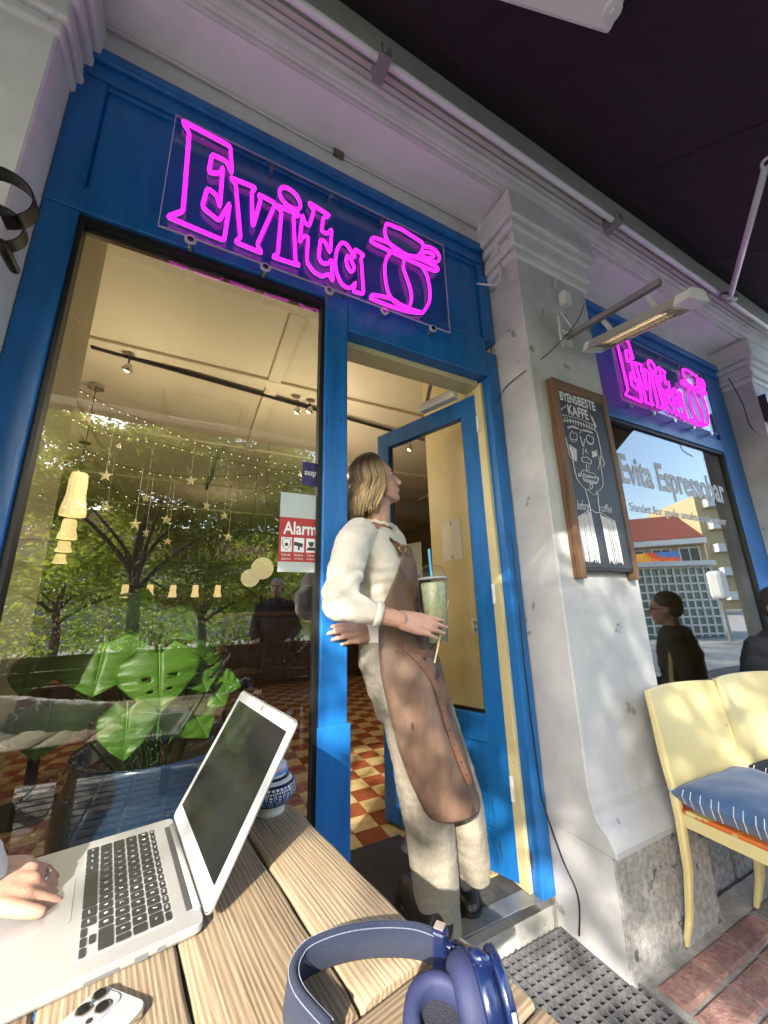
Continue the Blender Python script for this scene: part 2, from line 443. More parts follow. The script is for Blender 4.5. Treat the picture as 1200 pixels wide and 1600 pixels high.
for i in range(-36, 54):
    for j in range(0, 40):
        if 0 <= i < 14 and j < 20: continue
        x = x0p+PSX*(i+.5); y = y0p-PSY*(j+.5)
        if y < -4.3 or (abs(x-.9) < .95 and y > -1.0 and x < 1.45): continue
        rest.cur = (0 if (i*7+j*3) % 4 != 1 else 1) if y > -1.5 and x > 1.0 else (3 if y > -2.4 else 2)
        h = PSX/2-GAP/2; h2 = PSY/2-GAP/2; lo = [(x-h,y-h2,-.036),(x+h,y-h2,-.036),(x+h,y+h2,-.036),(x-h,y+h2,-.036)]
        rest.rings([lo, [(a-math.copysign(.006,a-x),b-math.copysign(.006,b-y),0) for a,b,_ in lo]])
r_ = rest.build('distant_paving_stones', pv+[mat('pale_paving_slab', (.40,.38,.35), .85, c2=(.48,.46,.42), vs=8), mat('shaded_paving_slab', (.10,.095,.09), .85, c2=(.15,.14,.13), vs=8)], ground); r_['kind'] = 'stuff'  # dark slabs stand in for shaded pavement; pale ones bounce light upward

# entrance step: concrete riser, metal nosing, dark tiles inside
step = thing('door_step', 'worn concrete door step with a bright metal nosing under the open door', 'step', (1.0,.02,-.04))
b = MB(); b.box((.40,.022,-.04),(1.372,.17,.083)); b.build('riser', M['concrete'], step, bevel=.006)
b = MB(); b.box((.40,.014,.084),(1.365,.085,.104)); b.build('nosing', M['grey_metal'], step, bevel=.003)
b = MB(); b.box((.40,.010,.070),(1.365,.0135,.102)); b.build('nosing_lip', M['steel'], step)
tl = mat('dark_threshold_tile', (.035,.033,.032), .6, c2=(.07,.066,.062), vs=30, bump=.3, bs=50, vary=.3, spots=((.22,.2,.17), 30, .66))
for i in range(5):
    for j in range(1):
        b = MB(); b.box((.42+.19*i,.090,.084),(.42+.19*i+.184,.198,.0985)); b.build('threshold_tile', tl, step)

# interior floor: chequered terracotta and marble tiles
b = MB(); b.box((-4.2,.17,-.02),(4.6,8.0,.0835)); floor = structure(b.build('cafe_floor', mat('tile_grout', (.05,.04,.035), .9)))
tc_ = [mat('terracotta_tile', (.20,.052,.022), .33, c2=(.30,.085,.035), vs=12, bump=.1, bs=20, vary=.2),
       mat('veined_cream_tile', (.50,.38,.19), .3, c2=(.28,.17,.07), vs=14, bump=.1, bs=20, vary=.15, edge=(.45,.7))]
TS = .142
def tile_mesh(m):
    b = MB(); b.box((-TS/2+.002,-TS/2+.002,0),(TS/2-.002,TS/2-.002,.0155)); me = b.mesh('floor_tile'); me.materials.append(m); return me
tm = [tile_mesh(m) for m in tc_]
far = MB()
for i in range(-30, 32):
    for j in range(0, 55):
        x = .70+TS*(i+.5); y = .205+TS*(j+.5)
        if not -4.1 < x < 4.5: continue
        k = (i+j) % 2
        if -8 <= i < 6 and j < 21:
            o = bpy.data.objects.new('floor_tile', tm[k]); col.objects.link(o); o.parent = floor
            o.location = Vector((x,y,.0835+random.uniform(-.0006,.0006)))-world_loc(floor); o.rotation_euler.z = random.choice((0,1,2,3))*math.pi/2
        else:
            far.cur = k; h = TS/2-.002; far.box((x-h,y-h,.0835),(x+h,y+h,.099))
far.build('distant_floor_tiles', tc_, floor)['kind'] = 'stuff'
b = MB(); b.box((.50,.205,.101),(1.03,.64,.109))
tag(b.build('door_mat', mat('charcoal_door_mat', (.028,.028,.029), .95, c2=(.045,.044,.044), vs=60, bump=.8, bs=500, spots=((.3,.3,.28), 45, .74)), bevel=.003), 'charcoal door mat lying on the tiles just inside the door', 'doormat')

# entrance grating
gr = thing('foot_grating', 'dark square mesh foot grating set in the pavement before the door step', 'grating', (1.0,-.25,-.036))
gm = mat('dull_grating_steel', (.12,.12,.125), .5, .35, c2=(.20,.20,.205), vs=25, bump=.2, bs=100)
b = MB(); b.box((.30,-.86,-.0345),(1.416,.006,-.030)); b.build('pit', mat('grating_pit_dirt', (.03,.028,.026), .95), gr)
gx0, gx1, gy0, gy1 = .40, 1.414, -.84, .004
for k in range(36):
    x = gx0+.006+(gx1-gx0-.012)*k/35
    b = MB(); b.box((x-.0032,gy0,-.029),(x+.0032,gy1,.0022)); b.build('bar', gm, gr)
for k in range(30):
    y = gy0+.006+(gy1-gy0-.012)*k/29
    b = MB(); b.box((gx0,y-.0032,-.025),(gx1,y+.0032,.0)); b.build('cross_bar', gm, gr)

# ---------------------------------------------------------------- piers (grey plastered pillars)
def pier(x0, x1, yf, label, plinth=True, mm=None):
    mm = mm or M['plaster']
    t = thing('pillar', label, 'pillar', ((x0+x1)/2, 0, 0), 'plastered pillars of the facade')
    prof = [(yf-.075,.34),(yf-.077,.36),(yf-.055,.40),(yf-.025,.425),(yf-.012,.45),(yf-.01,.475),(yf-.002,.50),(yf,.53)] if plinth else [(yf,.0)]
    b = MB()
    n = 26
    # shaft: front sheet with the swelling foot, both sides follow it
    pts = prof+[(yf, z) for z in np.linspace(.6, 3.0, n)] if plinth else prof+[(yf, z) for z in np.linspace(.1,3.0,n)]
    R = []
    for (y, z) in pts:
        e = (yf-y)*.0
        R.append([(x0, .30, z),(x0, y+.006, z),(x0+.006, y, z),(x1-.006, y, z),(x1, y+.006, z),(x1, .30, z)])
    b.rings(R); b.build('shaft', mm, t)
    if plinth:
        b = MB(); b.box((x0-.004,yf-.068,-.036),(x1+.012,.30,.338)); b.build('plinth', [M['granite']], t, bevel=.008)
        b = MB(); b.box((x0-.006,-.262,-.036),(x0-.0045,.012,.345)); b.build('plinth_render', mm, t)
    # capital mouldings wrapping three sides
    for (p, z0, z1) in ((.014,3.0,3.05),(.030,3.052,3.09),(.022,3.092,3.15),(.046,3.152,3.20),(.068,3.202,3.26),(.060,3.262,3.38)):
        c = MB(); c.box((x0-p, yf-p, z0),(x1+p, .1+p*.3, z1)); c.build('capital_moulding', M['cornice'] if mm is M['plaster'] else mm, t, bevel=.010)
    return t
pier_left = pier(-1.6, -.548, -.145, 'pale plaster pillar at the left edge carrying an iron bracket', plinth=True, mm=M['plaster_white'])
pier_mid = pier(1.384, 1.945, -.20, 'grey plaster pillar between the open door and the right window, with the chalkboard', True)
pier_right = pier(4.12, 4.85, -.20, 'grey plaster pillar beyond the right window, farthest from the camera', True)

# wall above and around, recess band over the blue front, soffit and cornice
wl = thing('facade_beam', 'grey moulded plaster beam running over both blue shopfronts', 'beam', (2,0,3.2))
b = MB(); b.box((-1.6,.0,3.252),(7.0,.36,3.42)); b.build('wall_band', M['cornice'], wl)
b = MB(); b.box((-1.6,-.205,3.39),(7.0,.36,3.9)); b.build('soffit', mat('painted_soffit', (.70,.68,.68), .85, c2=(.78,.76,.76), vs=4, bump=.2, bs=25), wl)
prof = [(-.206,3.392),(-.222,3.392),(-.224,3.405),(-.232,3.412),(-.240,3.409),(-.252,3.414),(-.262,3.427),(-.268,3.445),(-.282,3.449),(-.286,3.462),(-.300,3.468),(-.304,3.50),(-.304,3.88),(-.206,3.88)]
b = MB(); R = [[(x, y, z) for (y, z) in prof] for x in (-1.6, 7.0)]; b.rings(R); b.build('cornice', M['cornice'], wl)
b = MB(); b.box((-1.6,-.325,3.475),(7.0,-.3045,3.80)); b.build('fascia_board', M['fascia_metal'], wl)
b = MB(); b.box((-1.6,.30,3.85),(7.0,.8,9.0)); structure(b.build('upper_wall', M['plaster']))
# surface cable along the band and its little plate
b = MB(); pts = [Vector((x, -.012+.006*math.sin(x*3), 3.388-.012-.004*math.sin(x*5))) for x in np.linspace(-.54, 1.38, 30)]
b.tube(pts, .006, 6); tag(b.build('cable_run', M['white_plastic'], smooth=True), 'painted cable clipped along the plaster band above the left sign', 'cable')
b = MB(); p = PY(527,240,-.002); b.box((p.x-.022,-.02,p.z-.03),(p.x+.03,-.001,p.z+.022)); tag(b.build('metal_plate', mat('rusty_plate', (.12,.09,.07), .7), bevel=.002), 'small rusty plate under the cable above the left sign', 'plate')

# ---------------------------------------------------------------- blue shopfronts
def rail(parent, name, lo, hi, bev=.004):
    b = MB(); b.box(lo, hi); return b.build(name, M['blue'], parent, bevel=bev)
sf = thing('shopfront_frame', 'blue painted timber frame around the big left window and the doorway', 'window frame', (.4,0,.1))
rail(sf, 'stile', (-.546,0,.0),(-.452,.10,2.505))
rail(sf, 'mullion', (.405,-.004,.0),(.503,.11,2.53))
rail(sf, 'stile', (1.300,0,.10),(1.372,.08,2.53))
rail(sf, 'top_rail', (-.546,-.002,2.507),(.404,.10,2.60))
rail(sf, 'top_rail', (.504,-.002,2.375),(1.299,.10,2.60))
rail(sf, 'fascia_panel', (-.452,.018,2.602),(1.30,.09,3.12))
rail(sf, 'fascia_stile', (-.546,0,2.602),(-.453,.10,3.12))
rail(sf, 'fascia_stile', (1.301,0,2.602),(1.378,.10,3.12))
rail(sf, 'fascia_head', (-.546,-.006,3.122),(1.378,.10,3.19))
rail(sf, 'fascia_head', (-.546,-.028,3.192),(1.378,.10,3.250), .012)
for (x0,x1,z0,z1) in ((-.452,1.30,3.098,3.116),(-.452,1.30,2.604,2.618)):
    rail(sf, 'panel_bead', (x0,.004,z0),(x1,.0175,z1), .003)
rail(sf, 'bottom_panel', (-.451,.02,.0),(.404,.10,.36))
rail(sf, 'sill_rail', (-.451,-.01,.362),(.404,.10,.43))
rail(sf, 'kick_plate', (.398,-.010,.105),(.512,-.0045,.83), .002)
M['gasket'] = mat('black_window_gasket', (.008,.008,.008), .5)
b = MB()
for lo, hi in (((-.451,.012,2.480),(.404,.05,2.506)),((-.451,.012,.431),(.404,.05,.445)),((-.4515,.012,.445),(-.436,.05,2.48)),((.388,.012,.445),(.4045,.05,2.48))): b.box(lo, hi)
b.build('gasket', M['gasket'], sf)
b = MB(); b.box((-.436,.030,.445),(.388,.034,2.48)); b.build('window_pane', M['glass'], sf)
b = MB(); b.box((-.436,.0345,2.462),(.388,.05,2.479)); b.build('glazing_strip', M['steel'], sf)
# cream inner jamb of the doorway
cj = mat('cream_gloss_paint', (.52,.46,.25), .4, c2=(.58,.52,.30), vs=5, bump=.1, bs=30, spots=((.2,.18,.12), 25, .72))
b = MB(); b.box((1.279,.045,.104),(1.2995,.14,2.36)); b.build('door_jamb', cj, sf, bevel=.003)
b = MB(); b.box((.5035,.06,2.345),(1.278,.16,2.3745)); b.build('door_head', cj, sf, bevel=.003)

# second bay
sf2 = thing('shopfront_frame', 'blue painted timber frame around the right hand window behind the chairs', 'window frame', (3,0,.1))
rail(sf2, 'stile', (1.946,0,.35),(2.02,.10,2.40))
rail(sf2, 'stile', (3.83,0,.35),(4.116,.10,3.12))
rail(sf2, 'top_rail', (1.946,-.002,2.375),(3.829,.10,2.48))
rail(sf2, 'fascia_panel', (1.946,.018,2.482),(3.829,.09,3.12))
rail(sf2, 'fascia_head', (1.946,-.006,3.122),(4.116,.10,3.19))
rail(sf2, 'fascia_head', (1.946,-.028,3.192),(4.116,.10,3.250), .012)
rail(sf2, 'sill_rail', (2.02,-.06,.62),(3.829,.10,.70))
b = MB()
for lo, hi in (((2.02,.010,2.355),(3.83,.045,2.3745)),((3.812,.010,.70),(3.8295,.045,2.355))): b.box(lo, hi)
b.build('gasket', M['gasket'], sf2)
M['glass2'] = pane_mat('street_window_glass', .17, (.70,.70,.62), dust=.15)
b = MB(); b.box((2.02,.026,.70),(3.812,.030,2.355)); b.build('window_pane', M['glass2'], sf2)
wb = thing('plinth_wall', 'rough dark granite plinth under the right window behind the yellow chairs', 'wall', (3,-.1,0))
for i in range(6):
    x = 1.962+i*.36
    b = MB(); b.box((x,-.17-.01*(i%2),-.036),(x+.352,.05,.44)); b.build('granite_block', mat('granite_block', (.10,.10,.10), .9, c2=(.27,.26,.25), vs=35, bump=1.0, bs=50, vary=.2) if i == 0 else bpy.data.materials['granite_block'], wb, bevel=.012)
b = MB(); b.box((1.952,-.13,.442),(4.11,.05,.618)); b.build('apron_wall', M['plaster'], wb, bevel=.006)
# ---------------------------------------------------------------- the door, opened inward
DH = Vector((1.283,.085,0)); DE = Vector((-.262,.70,0)).normalized(); DN = Vector((-DE.y, DE.x, 0))   # DN looks at the camera side
DW, DT = .745, .045
door = thing('glazed_door', 'blue half glazed timber door standing open into the cafe', 'door', (DH.x, DH.y, .11))
def dbox(name, u0, u1, z0, z1, t0=0.0, t1=DT, m=None, bev=.004):
    b = MB(); b.fbox(DH+DE*u0-DN*t0+Vector((0,0,z0)), DE*(u1-u0), -DN*(t1-t0), Vector((0,0,z1-z0)))
    return b.build(name, m or M['blue'], door, bevel=bev)
ZB, ZT = .112, 2.315
dbox('stile', 0, .105, ZB, ZT); dbox('stile', DW-.095, DW, ZB, ZT)
dbox('top_rail', .1055, DW-.0955, ZT-.105, ZT-.0005); dbox('middle_rail', .1055, DW-.0955, .60, .715); dbox('bottom_rail', .1055, DW-.0955, ZB+.0005, .27)
dbox('door_panel', .106, DW-.096, .2705, .5995, .014, .03)
dbox('lower_bead', .106, DW-.096, .272, .284, .006, .0138, bev=.002)
dbox('pane', .106, DW-.096, .716, ZT-.106, .018, .022, M['glass_door'], 0)
for (a,b_,c,d) in ((.106,.118,.716,ZT-.106),(DW-.108,DW-.096,.716,ZT-.106)): dbox('glazing_bead', a, b_, c, d, .0225, .034, M['gasket'], 0)
dbox('glazing_bead', .119, DW-.109, .716, .728, .0225, .034, M['gasket'], 0)
for z in (.45, 1.25, 2.13):
    b = MB(); c = DH+DE*.002+DN*.006+Vector((0,0,z)); b.tube([c-Vector((0,0,.045)), c+Vector((0,0,.045))], .009, 10)
    b.build('hinge', M['white_metal'], door, smooth=False)
h = dbox('lock_plate', DW-.07, DW-.035, 1.02, 1.24, -.004, -.0005, M['steel'], .001)
b = MB(); c = DH+DE*(DW-.052)+DN*.004+Vector((0,0,1.12)); b.tube([c, c+DN*.045, c+DN*.05-DE*.02, c+DN*.05-DE*.12], .009, 8); b.build('handle', M['steel'], door, smooth=True)
b = MB(); c = DH+DE*.10+DN*.02+Vector((0,0,ZT-.03)); 
b.fbox(c+Vector((0,0,.028)), DE*.24, DN*.045, Vector((0,0,.05)))
b.build('door_closer', M['white_metal'], door, bevel=.004)
b = MB(); b.beam(c+DE*.2+DN*.02+Vector((0,0,.085)), Vector((1.02,.115,2.352)), .022, .006); b.build('closer_arm', M['grey_metal'], door)

# ---------------------------------------------------------------- neon sign
def A1(x, y): return (250+x/6, 170+y/6)
def B1(x, y): return (400+x/6, 270+y/6)
def C1(x, y): return (550+x/7.06, 330+y/7.06)
NY = -.066
def path(f, pts): return [PY(*f(*p), NY) for p in pts]
letters = [
 ('E', path(A1, [(205,110),(660,350),(674,610),(622,490),(490,425),(455,595),(572,605),(590,540),(560,925),(530,805),(445,742),(395,920),(555,1050),(655,880),(600,1235),(65,1010),(215,960),(275,222)]), False),
 ('v', path(A1, [(655,640),(900,740),(860,780),(870,1105),(945,850),(920,798),(1085,885),(910,1275),(960,1355),(700,1245),(755,1210),(710,700)]), False),
 ('i', path(B1, [(180,296),(240,360),(205,765),(150,785),(415,872),(372,835),(350,402),(415,400)]), False),
 ('dot', path(B1, [(225,155),(255,135),(310,150),(375,205),(412,275),(412,325),(380,342),(310,312),(245,250),(222,195)]), True),
 ('t', path(B1, [(490,275),(695,402),(630,420),(615,545),(670,572),(710,525),(697,752),(645,640),(602,630),(590,790),(610,835),(650,855),(690,840),(705,810),(722,1022),(685,945),(620,975),(540,925),(485,850),(476,800),(490,600),(440,590),(410,655),(437,390),(455,465),(500,497),(545,350)]), False),
 ('a', path(B1, [(925,710),(1015,775),(985,790),(1010,1137),(912,1112),(935,1020),(905,1068),(860,1082),(800,1040),(757,940),(742,840),(757,720),(800,652),(850,665),(895,735),(925,800)]), False),
 ('bowl', path(B1, [(860,775),(895,820),(920,895),(890,925),(857,870),(845,810)]), True),
 ('cup', path(C1, [(375,130),(560,205),(785,350),(775,440),(725,498),(600,490),(480,425),(390,325),(360,240)]), False),
 ('handle', path(C1, [(800,388),(870,400),(940,450),(965,520),(925,562),(830,528)]), 2),
 ('handle_inner', path(C1, [(790,448),(860,455),(905,492),(850,518),(785,500)]), True),
 ('saucer', path(C1, [(205,318),(235,286),(400,345),(580,470),(760,528),(945,618),(950,655),(915,662),(780,605),(560,508),(400,430),(225,345)]), False),
 ('bean', path(C1, [(445,440),(385,510),(362,640),(385,840),(430,950),(500,1015),(620,1070),(780,1125)]), 2),
 ('bean_side', path(C1, [(760,590),(825,700),(858,860),(852,1000),(790,1110)]), 2),
 ('bean_line', path(C1, [(577,520),(567,620),(610,750),(650,880),(655,980),(635,1050)]), 2),
 ('underline', path(C1, [(212,940),(240,922),(430,965),(540,1030),(660,1082),(780,1122),(620,1105),(420,1045),(225,968)]), True)]
neon = thing('neon_sign', 'pink neon cup sign on clear acrylic over the doorway and left window', 'neon sign', (.42,-.04,2.57), 'pink neon signs')
pa = [PY(275,177,-.05), PY(695,388,-.05), PY(700,521,-.05), PY(250,350,-.05)]
px0, px1 = (pa[0].x+pa[3].x)/2, (pa[1].x+pa[2].x)/2; pz1, pz0 = (pa[0].z+pa[1].z)/2, (pa[2].z+pa[3].z)/2
b = MB(); b.box((px0,-.053,pz0),(px1,-.047,pz1)); b.build('acrylic_panel', M['acrylic'], neon)
b = MB(); w = .0022
for lo, hi in (((px0-w,-.0535,pz0-w),(px1+w,-.0465,pz0)),((px0-w,-.0535,pz1),(px1+w,-.0465,pz1+w)),((px0-w,-.0535,pz0),(px0,-.0465,pz1)),((px1,-.0535,pz0),(px1+w,-.0465,pz1))): b.box(lo, hi)
b.build('panel_edge', M['acrylic_edge'], neon)
for nm, pts, mode in letters:
    closed = mode is not 2 if False else (mode != 2)
    if mode is True: pts = smooth_path(pts+[pts[0]], 4)[:-1]
    elif mode == 2: pts = smooth_path(pts, 4)
    else:
        q = []                                     # round the bends a little
        for i, p in enumerate(pts):
            a, c = pts[i-1], pts[(i+1) % len(pts)]
            ra, rc = min(.012, (a-p).length*.3), min(.012, (c-p).length*.3)
            pa_, pc_ = p+(a-p).normalized()*ra, p+(c-p).normalized()*rc
            q += [pa_, (pa_+pc_)*.25+p*.5, pc_]
        pts = q
    b = MB(); b.tube(pts, .0072, 8, closed=closed); b.build('neon_tube', M['neon'], neon, smooth=True)
    b = MB(); b.tube([p+Vector((0,.0072,0)) for p in pts], .0052, 6, closed=closed); b.build('tube_backing', M['neon_back'], neon, smooth=True)
for k in range(5):
    for z, s in ((pz0-.012, -1), (pz1-.03, 1)):
        x = px0+.10+(px1-px0-.2)*k/4
        b = MB(); b.lathe([(.0,0),(.011,0),(.011,.004),(.008,.006),(.008,.05)], (x,-.056,z), 12, axis=(0,1,0)); b.build('standoff', M['steel'], neon)
        if s < 0:
            b = MB(); b.lathe([(.0125,0),(.020,0),(.020,.005),(.0125,.005)], (x,-.0525,z), 16, axis=(0,1,0)); b.build('mounting_lug', M['acrylic_edge'], neon)
n2 = copy_tree(neon); n2.location.x += 2.62; n2.location.z -= .03
n2['label'] = 'pink neon cup sign farther right, over the right window and half mirrored with sky'
# feed wires of the sign
b = MB(); b.tube(smooth_path([PY(655,495,-.06),PY(665,497,-.06),PY(700,510,-.055),PY(735,520,-.03),PY(757,535,-.01)], 5), .0022, 5); b.tube(smooth_path([PY(668,492,-.06),PY(690,498,-.06),PY(720,520,-.04),PY(745,527,-.02),PY(757,530,-.01)], 5), .0018, 5)
tag(b.build('sign_wire', M['clear_plastic'], smooth=True), 'thin clear feed wires hanging from the right end of the left neon sign', 'wire')

# ---------------------------------------------------------------- chalkboard
bx0, bx1, bz0, bz1, by = 1.470, 1.888, 1.335, 2.272, -.243
cb = thing('chalkboard', 'framed chalkboard with a chalk drawn face and hand lettering on the grey pillar', 'chalkboard', ((bx0+bx1)/2, -.22, bz0))
fw_ = wood('board_frame_wood', (.055,.030,.016), (.20,.115,.06), 2.2, 'Z', .25)
fwx = wood('board_frame_wood_cross', (.055,.030,.016), (.18,.10,.055), 2.2, 'X', .25)
W = .036
b = MB(); b.box((bx0,by,bz0-.035),(bx0+W,-.204,bz1)); b.build('frame_stile', fw_, cb, bevel=.003)
b = MB(); b.box((bx1-W,by,bz0-.035),(bx1,-.204,bz1)); b.build('frame_stile', fw_, cb, bevel=.003)
b = MB(); b.box((bx0+W+.0005,by+.001,bz1-.062),(bx1-W-.0005,-.204,bz1-.0005)); b.build('frame_rail', fwx, cb, bevel=.003)
b = MB(); b.box((bx0+W+.0005,by+.006,bz0),(bx1-W-.0005,-.204,bz0+.014)); b.build('frame_rail', M['dark_metal'], cb)
b = MB(); b.box((bx0+W,-.2385,bz0+.0145),(bx1-W,-.206,bz1-.0625)); b.build('slate', mat('slate_black', (.012,.013,.015), .55, c2=(.022,.024,.027), vs=7, bump=.08, bs=90), cb)
CH = -.2395
def BD(x, y): return PY(840+x/4.85, 580+y/4.85, CH)
chalk = mat('white_chalk', (.62,.64,.66), .95, c2=(.45,.47,.49), vs=120)
strokes = [
 [(195,330),(170,325),(185,285),(215,265)],[(175,330),(300,355),(450,420)],[(180,375),(300,385),(440,450)],
 [(398,330),(420,380),(440,430)],[(412,345),(440,410)],
 [(225,425),(265,415),(310,435)],[(232,432),(270,425),(305,440)],[(320,440),(330,450),(320,470)],[(335,445),(380,450),(420,470)],[(345,452),(385,460),(415,472)],
 [(250,470),(262,455),(275,470),(295,470),(300,495),(295,525),(270,535),(250,515),(245,490),(250,470)],[(250,510),(280,520),(297,515)],
 [(372,490),(385,482),(398,495),(418,500),(424,530),(412,555),(385,545),(370,520),(372,490)],[(374,530),(398,548),(415,545)],
 [(322,490),(335,540),(345,570)],[(358,510),(352,545),(350,575)],[(345,585),(345,635)],[(368,590),(365,610),(380,625)],
 [(360,655),(340,650),(336,675),(350,690),(372,690),(395,705),(408,690),(400,670),(385,665),(380,650),(360,655)],
 [(370,705),(370,735),(382,755),(394,745),(385,715)],
 [(325,780),(345,750),(375,760),(395,768),(425,775),(445,800),(460,812)],[(325,785),(350,800),(400,805),(445,802)],[(345,805),(355,830),(400,845),(445,850),(460,820)],
 [(318,772),(308,785),(320,795),(330,785)],[(455,800),(463,812),(452,818)],
 [(395,860),(410,850),(416,875),(404,895),(395,880),(402,862)],
 [(192,385),(188,415),(200,440),(196,470),(215,510),(225,555),(240,630),(262,665)],[(258,620),(270,690),(290,790),(320,850),(370,900)],
 [(440,450),(455,490),(470,560),(480,610),(478,700),(490,800),(495,870),(455,915)],[(462,640),(468,700),(458,745)],[(485,640),(505,700),(495,725)],
 [(380,890),(395,915),(430,938),(445,925),(445,905)],
 [(362,895),(385,980),(402,1050)],[(455,915),(460,990),(470,1065)],
 [(295,1110),(340,1085),(402,1050),(440,1072),(480,1072),(530,1105),(585,1138)],
 [(400,1055),(430,1200),(455,1330),(475,1455)],[(475,1080),(500,1200),(525,1330),(550,1460)],
 [(295,1110),(310,1230),(325,1340),(345,1450)],[(585,1138),(610,1260),(630,1360),(648,1465)]]
for k in range(13):
    a = (185+k*20.5, 338+k*6.2); strokes.append([a, (a[0]+3, a[1]+38)])
for k in range(11):
    strokes.append([(238+k*7, 552+k*5), (248+k*6, 640+k*8-abs(k-5)*6)]) if k < 9 else None
for k in range(6): strokes.append([(412+k*7,605+k*4),(425+k*5,650-k*2)]); strokes.append([(415,612+k*8),(450,600+k*8)])
for k in range(17):
    t = k/16; strokes.append([(300+t*98,1105-t*48+random.uniform(0,12)),(343+t*130+random.uniform(-4,4),1452+random.uniform(-25,6))])
for k in range(16):
    t = k/15; strokes.append([(482+t*100,1085+t*52+random.uniform(0,8)),(553+t*92+random.uniform(-4,4),1462+random.uniform(-30,2))])
for k in range(9): strokes.append([(345+k*11,770+k*4),(352+k*11,795+k*3)]); strokes.append([(358+k*11,812+k*3),(364+k*10,838+k*1.5)])
b = MB()
for s in strokes:
    if s is None: continue
    pts = smooth_path([BD(*p) for p in s], 3) if len(s) > 2 else [BD(*p) for p in s]
    b.tube(pts, .0017*random.uniform(.8,1.25), 5)
b.build('chalk_drawing', chalk, cb)
b = MB()
def board_text(s, x0, y0, x1, y1, h, bold=.0, shear=0.0):
    """crop pixels: baseline from (x0,y0) to (x1,y1), cap height h"""
    p, q, r = BD(x0,y0), BD(x1,y1), BD(x0-h*.16,y0-h)
    z = (p.z+q.z)/2
    text_fit(b, s, (p.x, CH-.0012, z), (q.x-p.x,0,0), (0,0,r.z-p.z), bold, shear)
board_text('BYENS', 172,222,302,256,70,.03); board_text('BESTE', 308,262,440,306,72,.03); board_text('KAFFE', 232,327,388,372,78,.03)
board_text('before', 304,1068,390,1040,75,0,.35); board_text('coffee', 478,1050,566,1088,60,0,.3)
b.build('chalk_lettering', chalk, cb)['kind'] = 'stuff'

# ---------------------------------------------------------------- awning
aw = thing('awning', 'dark aubergine canvas awning stretched over the cafe front on metal arms', 'awning', (2,-.3,2.95), None)
AS = .70
def AZ(y): return 3.765+AS*(y+.30)
b = MB(); R = []
for x in np.linspace(-3.2, 4.72, 60):
    R.append([(x, y, AZ(y)-.012*math.sin((y+.3)/1.46*math.pi)*1.2+.003*math.sin(x*5.3)) for y in np.linspace(-.318,-1.79,12)])
b.rings(R, close=False, caps=False); b.build('canvas', M['awning'], aw, smooth=True, solid=.004)
for k in range(7):
    x = -2.6+1.18*k; b = MB(); b.rings([[(x-.012,y,AZ(y)-.0085-.012*math.sin((y+.3)/1.46*math.pi)*1.2),(x+.012,y,AZ(y)-.0085-.012*math.sin((y+.3)/1.46*math.pi)*1.2),(x+.012,y,AZ(y)-.005-.012*math.sin((y+.3)/1.46*math.pi)*1.2),(x-.012,y,AZ(y)-.005-.012*math.sin((y+.3)/1.46*math.pi)*1.2)] for y in np.linspace(-.33,-1.78,10)]); b.build('seam', M['awning'], aw)
b = MB(); b.box((-3.2,-1.83,AZ(-1.79)-.05),(4.72,-1.795,AZ(-1.79)+.02)); b.build('front_rail', M['white_metal'], aw, bevel=.006)
b = MB(); R = []
for x in np.linspace(-3.2, 4.72, 160): R.append([(x,-1.832-.003*math.sin(x*9), AZ(-1.79)-.04), (x,-1.832-.006*math.sin(x*9), AZ(-1.79)-.10+.015*abs(math.sin(x*6)))])
b.rings(R, close=False, caps=False); b.build('valance', M['awning'], aw, smooth=True, solid=.003)
bz = PY(760,200,-.385).z
zz = [PY(x,y,-.385).z for x,y in ((615,103),(750,197),(905,312),(1040,402))]
bz = sum(zz)/len(zz)
b = MB(); b.tube([(x,-.385,bz) for x in np.linspace(-3,4.7,12)], .017, 14); b.build('torsion_bar', M['bar'], aw, smooth=True)
for px in ((598,100),(962,352)):
    p = PY(*px,-.385)
    b = MB(); b.box((p.x-.025,-.42,bz-.035),(p.x+.025,-.326,bz-.018)); b.box((p.x-.025,-.42,bz-.0175),(p.x-.012,-.326,bz+.035)); b.box((p.x+.012,-.42,bz-.0175),(p.x+.025,-.326,bz+.035)); b.box((p.x-.018,-.345,bz+.036),(p.x+.018,-.326,bz+.08))
    b.build('bar_bracket', mat('matt_bracket_grey', (.22,.22,.21), .8) if px[0] < 700 else bpy.data.materials['matt_bracket_grey'], aw, bevel=.002)
def PAW(x, y, off=.09):
    d = _ray(x, y); o = 3.765-off+AS*.30
    t = (o+AS*CAM[1]-CAM[2])/(d[2]-AS*d[1]); return Vector(CAM+d*t)
a0 = Vector((PY(1138,474,-.40).x, -.42, bz-.03)); a1 = PAW(1196,262,.10)
b = MB(); b.tube([a0, a0*.5+a1*.5, a1], [.019,.017,.015], 12); b.build('arm', M['white_metal'], aw, smooth=True)
b = MB(); d = (a1-a0).normalized(); s = d.cross(Vector((0,-.4,1))).normalized()
b.tube([a1+d*.03+d*.03*math.cos(t)+s*.017*math.sin(t) for t in np.linspace(0,2*math.pi,17)[:-1]], .007, 8, closed=True); b.build('arm_eye', M['white_metal'], aw, smooth=True)
b = MB(); b.capsule(a0+Vector((-.05,.02,.0)), a0+Vector((.05,.0,.01)), .03, .03); b.build('arm_joint', M['grey_metal'], aw, smooth=True)
c0, c1 = PAW(790,-42,.11), PAW(968,14,.11)
b = MB(); b.beam(c0+(c0-c1)*.8, c1, .11, .045); b.build('folding_arm', M['white_metal'], aw, bevel=.012)
